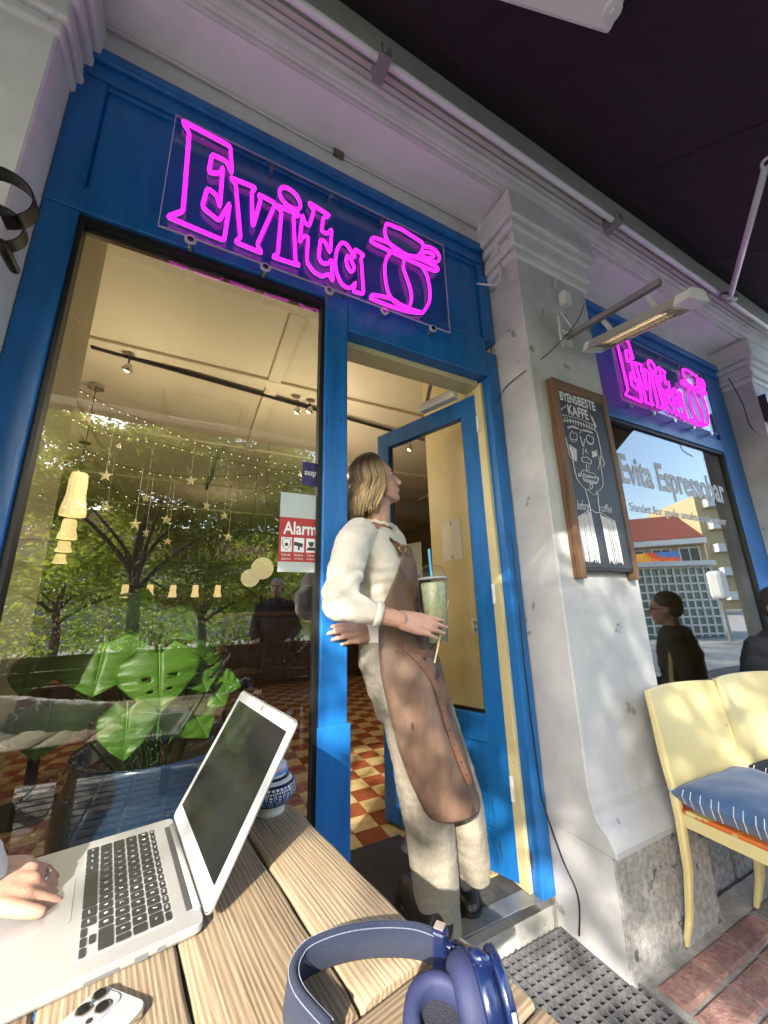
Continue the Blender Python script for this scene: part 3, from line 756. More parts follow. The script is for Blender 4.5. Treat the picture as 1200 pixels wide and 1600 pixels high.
b = MB(); d = (c1-c0).normalized(); b.lathe([(0,-.03),(.030,-.03),(.032,-.02),(.032,.022),(.026,.03)], c1-d*.03, 16); b.lathe([(0,-.042),(.012,-.042),(.012,.04)], c1-d*.03, 10); b.build('elbow_joint', M['white_metal'], aw, smooth=False, bevel=.003)

# ---------------------------------------------------------------- heater on its bracket
HX = 1.80
hA, hB = PX(932,547,HX), PX(1066,482,HX)
hd = (hB-hA).normalized(); hs = Vector((1,0,0)); hu = hs.cross(hd).normalized()
if hu.z < 0: hu = -hu
ht = thing('patio_heater', 'beige infrared heater with a lit slatted grille on a bracket over the chalkboard', 'heater', tuple(hA))
HW = .082; hs = (hs*math.cos(.25)+hu*math.sin(.25)).normalized(); hu = hs.cross(hd).normalized(); hu = hu if hu.z > 0 else -hu
L = (hB-hA).length
hm = mat('warm_grey_heater_metal', (.42,.41,.37), .35, .25, c2=(.36,.35,.31), vs=8)
prof = [(-HW,0),(-HW*.8,.012),(-HW*.55,.05),(HW*.55,.05),(HW*.8,.012),(HW,0),(HW*.86,0.0),(HW*.5,.035),(-HW*.5,.035),(-HW*.86,0)]
b = MB(); b.rings([[hA+hd*t+hs*x+hu*y for x, y in prof] for t in (0, L)]); b.build('reflector_housing', hm, ht)
for t0, t1, nm in ((-.03,-.001,'end_cap'),(L+.001,L+.065,'end_cap')):
    b = MB(); b.rings([[hA+hd*t+hs*x*k+hu*y for x, y in ((-HW,0),(-HW*.55,.05),(HW*.55,.05),(HW,0))] for t, k in ((t0, .92 if t0 < 0 else 1),(t1, 1 if t0 < 0 else 1.12))]); b.build(nm, M['white_metal'], ht)
b = MB(); b.fbox(hA+hd*.02-hs*HW*.5+hu*.030, hd*(L-.04), hs*HW, hu*.003); b.build('reflector', mat('heater_reflector', (.75,.62,.42), .25, .8), ht)
b = MB(); b.tube([hA+hd*.08+hu*.02, hA+hd*(L-.05)+hu*.02], .007, 8); b.build('heating_tube', emission('glowing_heater_tube', (1.0,.72,.38), 1.6), ht)
for k in range(22):
    t = .03+(L-.06)*k/21
    b = MB(); b.fbox(hA+hd*t-hs*HW*.78+hu*.0005, hd*.0025, hs*HW*1.56, hu*.012); b.build('grille_slat', hm, ht)
b = MB()
for s in (-.78,-.26,.26,.78): b.fbox(hA+hd*.03+hs*HW*s-hu*.003, hd*(L-.06), hs*.003, hu*.003)
b.build('grille_wire', hm, ht)
k0 = Vector((HX,-.203,PX(885,528,HX).z)); k0 = PY(884,528,-.203); k1 = PX(1032,440,k0.x)
hb = thing('heater_bracket', 'dark grey steel bracket arm reaching from the grey pillar to the heater', 'bracket', tuple(k0))
b = MB(); b.beam(k0, k1, .028, .028); b.build('arm', M['grey_metal'], hb, bevel=.002)
b = MB(); b.box((k0.x-.05,-.2055,k0.z-.05),(k0.x+.05,-.2005,k0.z+.05)); b.build('wall_plate', M['white_metal'], hb, bevel=.001)
for f in (.42,.86):
    p = k0+(k1-k0)*f; q = hA+hd*(p-hA).dot(hd)+hu*.05
    b = MB(); b.beam(p, q, .022, .006, up=(1,0,0)); b.build('strap', M['white_metal'], hb)

# ---------------------------------------------------------------- boxes and cables on the pillar
def ebox(px, py, plane, dx, dz, dep, label, name='junction_box', face='x'):
    if face == 'x':
        p = PX(px, py, 1.383); lo = (1.383-dep, p.y-dx/2, p.z-dz/2); hi = (1.3832, p.y+dx/2, p.z+dz/2)
    else:
        p = PY(px, py, plane); lo = (p.x-dx/2, plane-dep, p.z-dz/2); hi = (p.x+dx/2, plane+.0005, p.z+dz/2)
    b = MB(); b.box(lo, hi); t = thing(name, label, 'electrical box', ((lo[0]+hi[0])/2,(lo[1]+hi[1])/2,lo[2]))
    b.build('case', M['white_plastic'], t, bevel=.005)
    b = MB()
    if face == 'x': b.box((lo[0]-.004,lo[1]+.006,lo[2]+.006),(lo[0]-.0003,hi[1]-.006,hi[2]-.006))
    else: b.box((lo[0]+.006,lo[1]-.004,lo[2]+.006),(hi[0]-.006,lo[1]-.0003,hi[2]-.006))
    b.build('lid', M['white_plastic'], t, bevel=.002); return p
ebox(750,360,-.004,.065,.075,.04,'white junction box at the right end of the beam cable','junction_box','y')
ebox(779,395,0,.06,.10,.035,'white switch box on the side of the grey pillar above the doorway')
ebox(878,472,-.201,.055,.085,.04,'white junction box on the front of the grey pillar above the chalkboard','junction_box','y')
b = MB(); p = PX(757,440,1.375); b.box((1.335,p.y-.02,p.z-.12),(1.376,p.y+.022,p.z+.06)); tag(b.build('power_adapter', M['black_plastic'], bevel=.004), 'black power adapter strapped beside the neon sign', 'adapter')
def cable(pts, r, m, label, name='cable', k=5):
    b = MB(); b.tube(smooth_path(pts, k), r, 6); return tag(b.build(name, m, smooth=True), label, 'cable')
cable([PY(752,378,-.03),PY(752,395,-.025),PY(754,412,-.02),PX(757,430,1.35)], .004, M['black_plastic'], 'short black cable from the junction box down to the black adapter')
cable([PX(782,412,1.35),PX(782,432,1.33),PX(772,445,1.31),PY(745,443,-.02)], .005, M['white_plastic'], 'white cable looping from the switch box towards the neon sign')
cable([PX(762,470,1.37),PX(766,530,1.376),PX(775,620,1.377),PY(806,900,-.006),PY(822,1060,-.006),PY(840,1200,-.006),PY(849,1255,-.006),PX(878,1340,1.3745),PX(903,1400,1.3745),PX(905,1462,1.3745)], .0032, M['black_plastic'], 'thin black cable running down the blue door frame to the grating')
cable([PY(776,630,-.006),PX(790,605,1.378),PX(820,580,1.378),PY(862,548,-.21),PY(900,505,-.24),PY(913,475,-.26)], .0028, M['black_plastic'], 'thin black cable slung from the door frame to the heater bracket')
cable([PY(876,488,-.215),PY(885,500,-.23),PY(897,520,-.23),PY(884,528,-.215)], .004, M['white_plastic'], 'white cable drooping from the pillar box to the heater bracket')
cable([PX(784,385,1.37),PX(790,375,1.37),PY(800,372,-.21),PY(830,390,-.206),PY(865,405,-.206),PY(867,450,-.206)], .005, M['white_plastic'], 'painted conduit bent around the top of the grey pillar')
b = MB(); p0, p1 = PY(872,495,-.208), PY(886,545,-.208); b.beam(p0, Vector((p0.x,p0.y,p1.z)), .012, .008, up=(0,1,0)); tag(b.build('conduit', M['white_plastic']), 'short white conduit below the pillar junction box', 'conduit')
cable([PY(1138,590,-.205),PY(1160,630,-.205),PY(1172,665,-.21),PY(1190,680,-.21)], .004, M['black_plastic'], 'black cable on the farthest grey pillar')
b = MB(); p = PY(1192,640,-.202); b.box((p.x-.03,-.25,p.z-.12),(p.x+.06,-.2015,p.z+.12)); tag(b.build('switch_case', M['black_plastic'], bevel=.004), 'black switch case on the farthest grey pillar', 'switch')

# iron bracket on the left pillar
ib = thing('iron_bracket', 'curled black iron bracket on the pale pillar at the left edge', 'bracket', tuple(PY(2,330,-.2)))
for (cx, cy, r, w) in ((-4,307,.075,.020),(-6,355,.055,.016)):
    c = PY(cx, cy, -.22); R = []
    for t in np.linspace(-.4*math.pi, .75*math.pi, 22):
        p = c+Vector((math.cos(t)*r, 0, math.sin(t)*r)); n_ = Vector((math.cos(t),0,math.sin(t)))
        R.append([p-n_*.002+Vector((0,-w,0)), p+n_*.002+Vector((0,-w,0)), p+n_*.002+Vector((0,w,0)), p-n_*.002+Vector((0,w,0))])
    b = MB(); b.rings(R); b.build('iron_scroll', M['dark_metal'], ib)
p = PY(3,383,-.22); b = MB(); b.capsule(p+Vector((0,.075,0)), p, .012, .015); b.build('bolt', M['dark_metal'], ib, smooth=True)
# ================================================================ CAFE INTERIOR
ZC = 3.0
cream = mat('cream_ceiling_paint', (.66,.61,.47), .7, c2=(.70,.65,.51), vs=3)
cream_w = mat('cream_wall_paint', (.54,.44,.22), .6, c2=(.60,.50,.27), vs=3, bump=.1, bs=30)
brown_w = mat('dark_brown_panelling', (.045,.022,.012), .5, c2=(.075,.038,.02), vs=4)
b = MB(); b.box((-4.2,.10,ZC),(4.6,8.0,ZC+.3)); ceil = structure(b.build('ceiling', cream))
for y in (.62, 1.50, 2.95, 4.5, 6.0):
    b = MB(); b.box((-4.19,y-.05,ZC-.028),(4.59,y+.05,ZC-.0005)); b.build('batten', cream, ceil, bevel=.006)
ys_ = [.105,.57,.67,1.45,1.55,2.90,3.0,4.45,4.55,5.95,6.05,7.99]
for x in (-2.6, -1.1, .44, 1.95, 3.4):
    for q in range(0, 12, 2):
        b = MB(); b.box((x-.05,ys_[q]+.001,ZC-.026),(x+.05,ys_[q+1]-.001,ZC-.0005)); b.build('batten', cream, ceil, bevel=.006)
b = MB()
p = PZ(320,642,ZC)
for lo, hi in (((p.x-.32,p.y-.26),(p.x+.32,p.y-.245)),((p.x-.32,p.y+.245),(p.x+.32,p.y+.26)),((p.x-.32,p.y-.2449),(p.x-.305,p.y+.2449)),((p.x+.305,p.y-.2449),(p.x+.32,p.y+.2449))): b.box((*lo,ZC-.010),(*hi,ZC-.0006))
b.build('hatch_trim', cream, ceil)
b = MB(); b.box((-.60,.1005,.0),(-.470,.40,ZC-.001)); structure(b.build('window_reveal', cream_w))
b = MB(); b.box((-.66,.40,.0),(-.53,.1,ZC)); 
b = MB(); b.box((1.462,.1005,.10),(1.945,.86,ZC-.001)); structure(b.build('door_side_wall', cream_w))
b = MB(); b.box((1.385,.1005,.10),(1.4615,.30,ZC-.001)); structure(b.build('door_side_pier', cream_w))
b = MB(); b.box((-4.2,7.7,.0),(4.6,8.0,ZC)); structure(b.build('back_wall', brown_w))
b = MB(); b.box((-4.3,.3,.0),(-4.0,8.0,ZC)); structure(b.build('left_room_wall', cream_w))
olive_w = mat('dark_olive_wall', (.085,.072,.036), .6, c2=(.11,.095,.05), vs=3)
b = MB(); b.box((4.5,.3,.0),(4.8,8.0,ZC)); structure(b.build('right_room_wall', olive_w))
b = MB(); b.box((-4.2,.30,.0),(-.601,.36,ZC)); structure(b.build('front_room_wall', cream_w))
b = MB(); b.box((1.9455,.34,.10),(2.02,.86,ZC-.001)); structure(b.build('window_reveal', cream_w))
b = MB(); b.box((4.118,.101,.0),(4.499,.5,ZC-.001)); structure(b.build('window_reveal', olive_w))
b = MB(); b.box((-.5,.101,3.0),(4.5,.36,3.26)); structure(b.build('lintel', cream_w))

# papers, socket on the cream wall
def sheet(pts, X, label, name='paper_notice'):
    q = [PX(*p, X) for p in pts]; ys = sorted((q[0].y, q[1].y)); 
    b = MB(); b.box((X-.0015, min(p.y for p in q), min(p.z for p in q)),(X, max(p.y for p in q), max(p.z for p in q)))
    t = thing(name, label, 'notice', (X, ys[0], min(p.z for p in q)))
    b.build('sheet', mat('white_paper', (.62,.60,.52), .8), t)
    b = MB(); m_ = (q[0]+q[1]+q[2]+q[3])/4
    for z in (max(p.z for p in q)-.02, min(p.z for p in q)+.02): b.box((X-.0022,m_.y-.012,z-.012),(X-.0016,m_.y+.012,z+.012))
    b.build('tape', mat('grey_tape', (.3,.29,.26), .5), t)
sheet(((691,818),(719,812),(722,870),(693,878)), 1.4605, 'white paper notice taped on the cream wall behind the door glass, the nearer one')
b = MB(); 
p = PX(745,978,1.4605); b.box((1.452,p.y-.04,p.z-.04),(1.4605,p.y+.04,p.z+.04)); t = thing('wall_socket', 'white double wall socket on the cream wall behind the door glass', 'socket', tuple(p)); b.build('plate', M['white_plastic'], t, bevel=.004)
for s in (-.018,.018):
    b = MB(); b.lathe([(0,0),(.014,0),(.014,.003),(0,.003)], (1.4515,p.y,p.z+s), 12, axis=(-1,0,0)); b.build('outlet', mat('socket_shadow_grey', (.25,.25,.24), .5), t)
# door glass notice
b = MB(); c = DH+DE*.44-DN*.0175+Vector((0,0,1.36)); b.fbox(c-DN*.0062, DE*.14, -DN*.001, Vector((0,0,.2))); tag(b.build('paper_notice', bpy.data.materials['white_paper']), 'white paper notice stuck to the inside of the open door glass', 'notice')

# track lights
bulb = emission('warm_bulb', (1.0,.72,.36), 3.0)
def track(p, q, label):
    t = thing('light_track', label, 'light track', tuple(p)); b = MB(); b.beam(p, q, .028, .02); b.build('rail', M['black_plastic'], t); return t
pA, pB = PZ(142,541,ZC-.03), PZ(505,643,ZC-.03); d_ = (pB-pA).normalized()
track(pA, pB+d_*1.2, 'long black light track under the cafe ceiling, nearest the window')
track(Vector((.18,2.9,ZC-.04)), Vector((.05,4.6,ZC-.04)), 'short black light track running into the depth of the cafe')
def spot(px, py, label, lit=True, dz=.10):
    p = PZ(px, py, ZC-.045-dz); t = thing('track_spotlight', label, 'spotlight', tuple(p), 'small spotlights on the light tracks')
    b = MB(); b.tube([p+Vector((0,0,dz)), p+Vector((0,0,.02))], .006, 6); b.build('stem', M['black_plastic'], t)
    b = MB(); b.lathe([(.008,.03),(.014,.025),(.034,-.012),(.036,-.02),(.032,-.02),(.012,.018),(.002,.02)], p, 14, axis=(.3,-.5,.7)); b.build('lamp_head', M['steel'], t, smooth=True)
    if lit:
        b = MB(); b.ball(p-Vector((.3,-.5,.7)).normalized()*.012, .022, 10, 6); b.build('bulb', bulb, t, smooth=True)
    return p
lamps = [spot(200,574,'small glass spotlight hanging from the light track at the left'), spot(465,641,'brightly lit spotlight seen through the window beside the blue mullion'), spot(484,640,'tiny spotlight just right of the brightly lit one', True, .06)]
b = spot(641,700,'small spotlight seen through the top of the door glass')
def lamp(p, w, c=(1.0,.80,.54), r=.015):
    l = bpy.data.lights.new('cafe_lamp', 'POINT'); l.energy = w; l.color = c; l.shadow_soft_size = r
    o = bpy.data.objects.new('cafe_lamp', l); col.objects.link(o); o.location = p; return o
lamp(lamps[0]-Vector((-.03,.05,.6)), 3.2); lamp(lamps[1]-Vector((-.03,.05,.6)), 4.2)
lamp(Vector((1.3,2.3,2.3)), 1.2); lamp(Vector((-1.6,3.0,2.4)), 1.4); lamp(Vector((.3,4.8,2.3)), 1.2)

# paper pendants
paper = mat('pleated_paper_shade', (.78,.66,.42), .8, emit=(1.0,.70,.34), es=.13)
p0 = PZ(151,602,ZC); 
def pendant(x, y, z0, z1, r0, r1, label, w=0):
    t = thing('pendant_lamp', label, 'pendant lamp', (x,y,z0), 'paper pendant lamps')
    b = MB(); R = []
    for k in range(9):
        f = k/8; z = z1+(z0-z1)*f; r = r1+(r0-r1)*f+.004*math.sin(f*9)
        R.append([(x+(r+(.0025 if j % 2 else 0))*math.cos(2*math.pi*j/28), y+(r+(.0025 if j % 2 else 0))*math.sin(2*math.pi*j/28), z) for j in range(28)])
    b.rings(R, True, False); b.build('shade', paper, t, smooth=False, solid=.002)
    b = MB(); b.tube([(x,y,z1-.02),(x,y,ZC-.02)], .003, 6); b.build('cord', M['black_plastic'], t)
    b = MB(); b.lathe([(.0,0),(.055,0),(.055,.018),(.02,.03)], (x,y,ZC-.031), 16); b.build('canopy', M['steel'], t, smooth=False)
    b = MB(); b.ball((x,y,(z0+z1)/2), .03, 10, 6); b.build('bulb', emission('soft_bulb', (1,.72,.38), .6), t, smooth=True)
def zat(px, py, x, y):
    """height at which the ground point x, y meets picture row py"""
    lo, hi = 0.0, 3.2
    for _ in range(40):
        m = (lo+hi)/2; v = np.array([x,y,m])-CAM; yy = 800-F_PX*(v@_u)/(v@_fw)
        if yy > py: lo = m
        else: hi = m
    return (lo+hi)/2
pendant(p0.x, p0.y, zat(0,806,p0.x,p0.y), zat(0,740,p0.x,p0.y), .075, .045, 'tall pleated paper pendant nearest the window at the left')
for k, (px, top, bot, dep) in enumerate(((107,812,842,3.4),(100,846,862,4.3),(94,866,880,5.2))):
    q = PY(px, (top+bot)/2, dep); pendant(q.x, q.y, zat(0,bot,q.x,q.y), zat(0,top,q.x,q.y), .075, .048, ('second','third','farthest')[k]+' paper pendant in the row behind the tall one at the left')
for k, px in enumerate((195,234,270,305,340)):
    q = PY(px, 924, 5.6); pendant(q.x, q.y, q.z-.09, q.z+.10, .055, .035, ('leftmost','second','middle','fourth','rightmost')[k]+' of five small amber pendants over the bar')
for (px, py, rp, dep, lab) in ((410,888,17,2.7,'larger round white globe lamp seen through the window beside the alarm sticker'),(391,903,14,3.1,'smaller round globe lamp partly behind the larger one')):
    q = PY(px, py, dep); dist = float((np.array(q)-CAM)@_fw); r = rp/F_PX*dist
    t = thing('globe_lamp', lab, 'globe lamp', tuple(q-Vector((0,0,r))), 'globe lamps'); b = MB(); b.ball(q, r, 20, 14); b.build('globe', emission('lit_opal_globe', (1.0,.78,.42), .11), t, smooth=True)
    b = MB(); b.tube([q+Vector((0,0,r)), Vector((q.x,q.y,ZC))], .003, 6); b.build('cord', M['black_plastic'], t)

# fairy lights and paper stars
tiny = emission('fairy_bulb', (1.0,.82,.5), .6)
fairy = (((120,606),(175,636),(240,662),(305,690),(362,708),(430,722),(500,733)),((108,650),(160,675),(230,688),(300,705),(380,725),(470,740)),((104,688),(160,715),(220,735),(300,745),(390,742),(480,733)),((100,720),(170,760),(240,790),(320,792),(400,770),(480,745)))
for k, s in enumerate(fairy):
    pts = smooth_path([PY(x,y,2.0+.25*k) for x,y in s], 5)
    t = thing('fairy_lights', ('uppermost','second','third','lowest')[k]+' string of tiny fairy lights sagging across the cafe', 'fairy lights', tuple(pts[0]), 'strings of fairy lights')
    b = MB(); b.tube(pts, .0025, 5); b.build('wire', M['black_plastic'], t)
    b = MB()
    for i in range(0, len(pts)-1):
        for f in (0,):
            q = pts[i].lerp(pts[i+1], f); b.ball(q-Vector((0,0,.012)), .0036, 6, 4)
    o = b.build('bulbs', tiny, t); o['kind'] = 'stuff'
starm = mat('glowing_paper_star', (.55,.50,.36), .7, emit=(1,.8,.45), es=.004)  # faint emission added, so the plain paper glows by itself
stars = ((165,743,20),(298,751,17),(228,778,15),(167,793,17),(260,812,17),(211,819,19),(228,832,14),(350,806,13),(357,839,15),(323,790,16),(136,652,24),(262,846,12))
for k, (px, py, sz) in enumerate(stars):
    q = PY(px, py, 2.1+.13*(k % 5)); dist = float((np.array(q)-CAM)@_fw); r = sz/F_PX*dist*.55; a = random.uniform(-.8,.8)
    ux = Vector((math.cos(a), math.sin(a), 0)); uz = Vector((0,0,1)); n_ = ux.cross(uz)
    rim = [q+(ux*math.sin(math.pi*i/5)+uz*math.cos(math.pi*i/5))*(r if i % 2 == 0 else r*.42) for i in range(10)]
    b = MB(); b.add(rim+[q+n_*r*.16, q-n_*r*.16], [(i,(i+1)%10,10) for i in range(10)]+[((i+1)%10,i,11) for i in range(10)])
    pos = 'upper' if py < 770 else 'middle' if py < 815 else 'lower'
    lab = ['pale paper star hanging below the fairy lights left of centre in the window','paper star hanging in the middle of the window high up','paper star hanging between the two pairs of fairy strings','small paper star hanging close right of the tall pendant','slim paper star turned almost edge on in the middle','big paper star low beside the second pendant','paper star hung just below the big low one','little paper star near the alarm sticker','lowest paper star near the alarm sticker','thin paper star edge on near the track end','paper star just under the pendant canopy at the upper left','faint tiny paper star lowest in the middle'][k]
    t = thing('paper_star', lab, 'paper star', tuple(q), 'hanging paper stars'); b.build('star', starm, t)
    b = MB(); b.tube([q+Vector((0,0,r)), Vector((q.x,q.y,q.z+.5))], .0012, 4); b.build('thread', M['white_plastic'], t)

# bar at the back, duct, furniture
bar = thing('bar_counter', 'dark wooden bar counter across the back of the cafe', 'bar counter', (.5,5.2,.1))
b = MB(); b.box((-2.2,4.95,.1),(2.6,5.5,1.12)); b.build('front', brown_w, bar); b = MB(); b.box((-2.25,4.88,1.121),(2.65,5.55,1.17)); b.build('counter_top', wood('bar_top_wood', (.07,.03,.015),(.20,.10,.05),1,'X',.1), bar, bevel=.006)
for k in range(12):
    b = MB(); b.box((-2.15+k*.395,4.93,.16),(-2.15+k*.395+.36,4.9495,1.06)); b.build('panel', brown_w, bar, bevel=.01)
sh = thing('bottle_shelf', 'dark wall shelves with bottles behind the bar', 'shelf', (0,7.5,1.2))
for k, z in enumerate((1.3,1.75,2.2)):
    b = MB(); b.box((-2.2,7.35,z),(2.6,7.69,z+.03)); b.build('board', brown_w, sh)
    bt = MB()
    for i in range(26):
        x = -2.1+i*.18+random.uniform(-.03,.03); h = random.uniform(.2,.3); bt.lathe([(.0,0),(.035,0),(.035,h*.6),(.013,h*.75),(.013,h),(0,h)], (x,7.5,z+.031), 8)
    o = bt.build('bottles', mat('bottle_glass_%d' % k, random.choice([(.05,.12,.05),(.25,.12,.03),(.3,.3,.3)]), .1), sh, smooth=True); o['kind'] = 'stuff'
b = MB(); b.tube([(x,3.6,2.66) for x in np.linspace(1.0,4.4,40)], [.17 if k % 2 else .176 for k in range(40)], 20); tag(b.build('ventilation_duct', mat('spiral_duct_steel', (.35,.34,.32), .4, .7), smooth=True), 'round spiral steel duct under the ceiling behind the open door', 'duct')
def cafe_table(x, y, label):
    t = thing('cafe_table', label, 'table', (x,y,.1), 'tables inside the cafe')
    b = MB(); b.lathe([(0,.70),(.33,.70),(.335,.715),(.33,.73),(0,.73)], (x,y,.1), 28); b.build('table_top', bpy.data.materials['bar_top_wood'], t)
    b = MB(); b.lathe([(.03,.02),(.03,.6995)], (x,y,.1), 12); b.build('column', M['dark_metal'], t, smooth=True)
    b = MB(); b.lathe([(0,0),(.22,0),(.21,.012),(.03,.025),(0,.025)], (x,y,.1), 24); b.build('foot', M['dark_metal'], t)
cafe_table(-.75,1.9,'round cafe table inside behind the plant'); cafe_table(1.80,1.45,'round dark cafe table seen through the door glass'); cafe_table(.05,3.1,'round cafe table deep inside the room')
def cafe_chair(x, y, rz, label):
    t = thing('cafe_chair', label, 'chair', (x,y,.1), 'chairs inside the cafe'); c, s = math.cos(rz), math.sin(rz)
    T = lambda a, b_, z: Vector((x+c*a-s*b_, y+s*a+c*b_, .1+z))
    for a in (-.19,.19):
        for d2 in (-.19,.19):
            q = MB(); q.tube([T(a,d2,0), T(a*.95,d2*.95,.44)], .014, 8); q.build('leg', brown_w, t)
    q = MB(); q.fbox(T(-.21,-.21,.442), T(.21,-.21,0)-T(-.21,-.21,0), T(-.21,.21,0)-T(-.21,-.21,0), (0,0,.03)); q.build('seat', brown_w, t, bevel=.01)
    for a in (-.19,.19):
        q = MB(); q.tube([T(a,.2,.473), T(a,.25,.85)], .013, 8); q.build('post', brown_w, t)
    q = MB(); q.rings([[T(a,.262+.03*math.cos(a*6),z) for a in np.linspace(-.2,.2,7)]+[T(a,.246+.03*math.cos(a*6),z) for a in np.linspace(.2,-.2,7)] for z in (.66,.88)]); q.build('backrest', brown_w, t)
cafe_chair(-.3,2.3,2.6,'dark wooden chair at the table behind the plant'); cafe_chair(.5,3.3,-1.2,'dark wooden chair at the table deep inside'); cafe_chair(-.3,3.6,.4,'dark wooden chair on the far side of the deep table')
bx = thing('wooden_chest', 'pale yellow wooden chest beside the table behind the door glass', 'chest', (1.72,1.05,.1))
b = MB(); b.box((1.5,.95,.1),(2.0,1.35,.55)); b.build('box', cream_w, bx, bevel=.006); b = MB(); b.box((1.49,.94,.551),(2.01,1.36,.59)); b.build('lid', cream_w, bx, bevel=.006)

# stickers on the window
def sticker(name, px, m, label, Y=.0355):
    q = [PY(x,y,Y) for x,y in px]; x0, x1 = min(p.x for p in q), max(p.x for p in q); z0, z1 = min(p.z for p in q), max(p.z for p in q)
    b = MB(); b.box((x0,Y,z0),(x1,Y+.0006,z1)); t = thing(name, label, 'sticker', ((x0+x1)/2,Y,z0)); b.build('backing', m, t); return t, x0, x1, z0, z1
def flat(parent, name, m, items, Y):
    b = MB()
    for it in items: text_fit(b, it[0], (it[1],Y,it[2]), (it[3],0,0), (0,0,it[4]), it[5] if len(it) > 5 else 0)
    o = b.build(name, m, parent); o['kind'] = 'stuff'; return o
YS = .0358
# the stickers stand on the street side of the glass
YS = .0288
t, x0, x1, z0, z1 = sticker('alarm_sticker', ((437,812),(497,812),(497,880),(437,888)), mat('alarm_red', (.36,.035,.03), .45), 'red and white alarm warning sticker on the window beside the mullion', YS)
w, h = x1-x0, z1-z0; wp = mat('sticker_white', (.70,.72,.72), .5)
b = MB(); b.box((x0,YS-.0006,z0-.012),(x1,YS-.0001,z0+.13*h)); b.build('white_band', mat('sticker_pale', (.42,.47,.47), .4), t)
b = MB(); b.box((x0,YS-.0006,z1),(x1,YS-.0001,z1+.5*h)); b.build('white_band', bpy.data.materials['sticker_pale'], t)
b = MB()
for k in range(3): b.box((x0+w*(.06+.31*k),YS-.0006,z0+h*.32),(x0+w*(.06+.31*k)+w*.26,YS-.0001,z0+h*.60))
b.build('icon_field', wp, t)
flat(t, 'lettering', wp, [('Alarm', x0+w*.10, z0+h*.66, w*.84, h*.26, .02)]+[(a_, x0+w*(.08+.31*k), z0+h*(.24-.075*r_), w*.22, h*.05) for k, ab in enumerate((('Innbrudd-','alarm'),('Kamera-','overvåkning'),('Vekter-','utrykning'))) for r_, a_ in enumerate(ab)], YS-.0008)
b = MB(); ic = mat('icon_dark', (.03,.03,.03), .5); c = lambda k: (x0+w*(.19+.31*k), z0+h*.46)
cx, cz = c(0); s = h*.10; pts = [(cx-s*.8,YS-.0009,cz+s),(cx,YS-.0009,cz+s*1.2),(cx+s*.8,YS-.0009,cz+s),(cx+s*.7,YS-.0009,cz-.2*s),(cx,YS-.0009,cz-s*1.1),(cx-s*.7,YS-.0009,cz-.2*s)]; b.tube(pts, .0012, 4, closed=True); b.ball((cx,YS-.0009,cz), s*.35, 8, 5, (1,.1,1))
cx, cz = c(1); b.fbox((cx-s,YS-.001,cz-.1*s), (1.7*s,0,-.35*s), (0,.0006,0), (.1*s,0,.75*s)); b.fbox((cx-.2*s,YS-.001,cz-s), (.35*s,0,0), (0,.0006,0), (0,0,.7*s))
cx, cz = c(2); b.ball((cx,YS-.0009,cz+.25*s), s*.5, 10, 6, (1,.1,1)); b.fbox((cx-.6*s,YS-.001,cz+.45*s), (1.2*s,0,0), (0,.0006,0), (0,0,.25*s)); b.prism([(cx-s,YS-.0006,cz-s),(cx+s,YS-.0006,cz-s),(cx+.6*s,YS-.0006,cz-.35*s),(cx-.6*s,YS-.0006,cz-.35*s)], (0,-.0004,0))
b.build('icon', ic, t)
t, x0, x1, z0, z1 = sticker('payment_sticker', ((473,725),(499,725),(499,758),(473,758)), mat('sticker_violet', (.035,.02,.11), .4), 'dark violet payment sticker on the window at the mullion, above the red one', YS)
w, h = x1-x0, z1-z0; flat(t, 'lettering', wp, [('axept', x0+w*.12, z0+h*.36, w*.80, h*.30, .01)], YS-.0008)
# lettering on the right window
q0, q1, q2, q3 = PY(972,757,.022), PY(1137,800,.022), PY(985,772,.022), PY(1133,797,.022)
b = MB(); zz = PY(975,756,.022).z; z2 = PY(972,716,.022).z
text_fit(b, 'Evita Espressobar', (2.37,.0245,zz-.055), (1.34,0,0), (0,0,(z2-zz)*1.5), .025)
text_fit(b, 'Stedet for gode smaksopplevelser', (2.40,.0245,zz-.19), (1.22,0,0), (0,0,.075), .01)
tag(b.build('window_lettering', mat('silver_grey_vinyl', (.52,.53,.55), .6)), 'silver grey cafe name lettered across the right window', 'lettering')
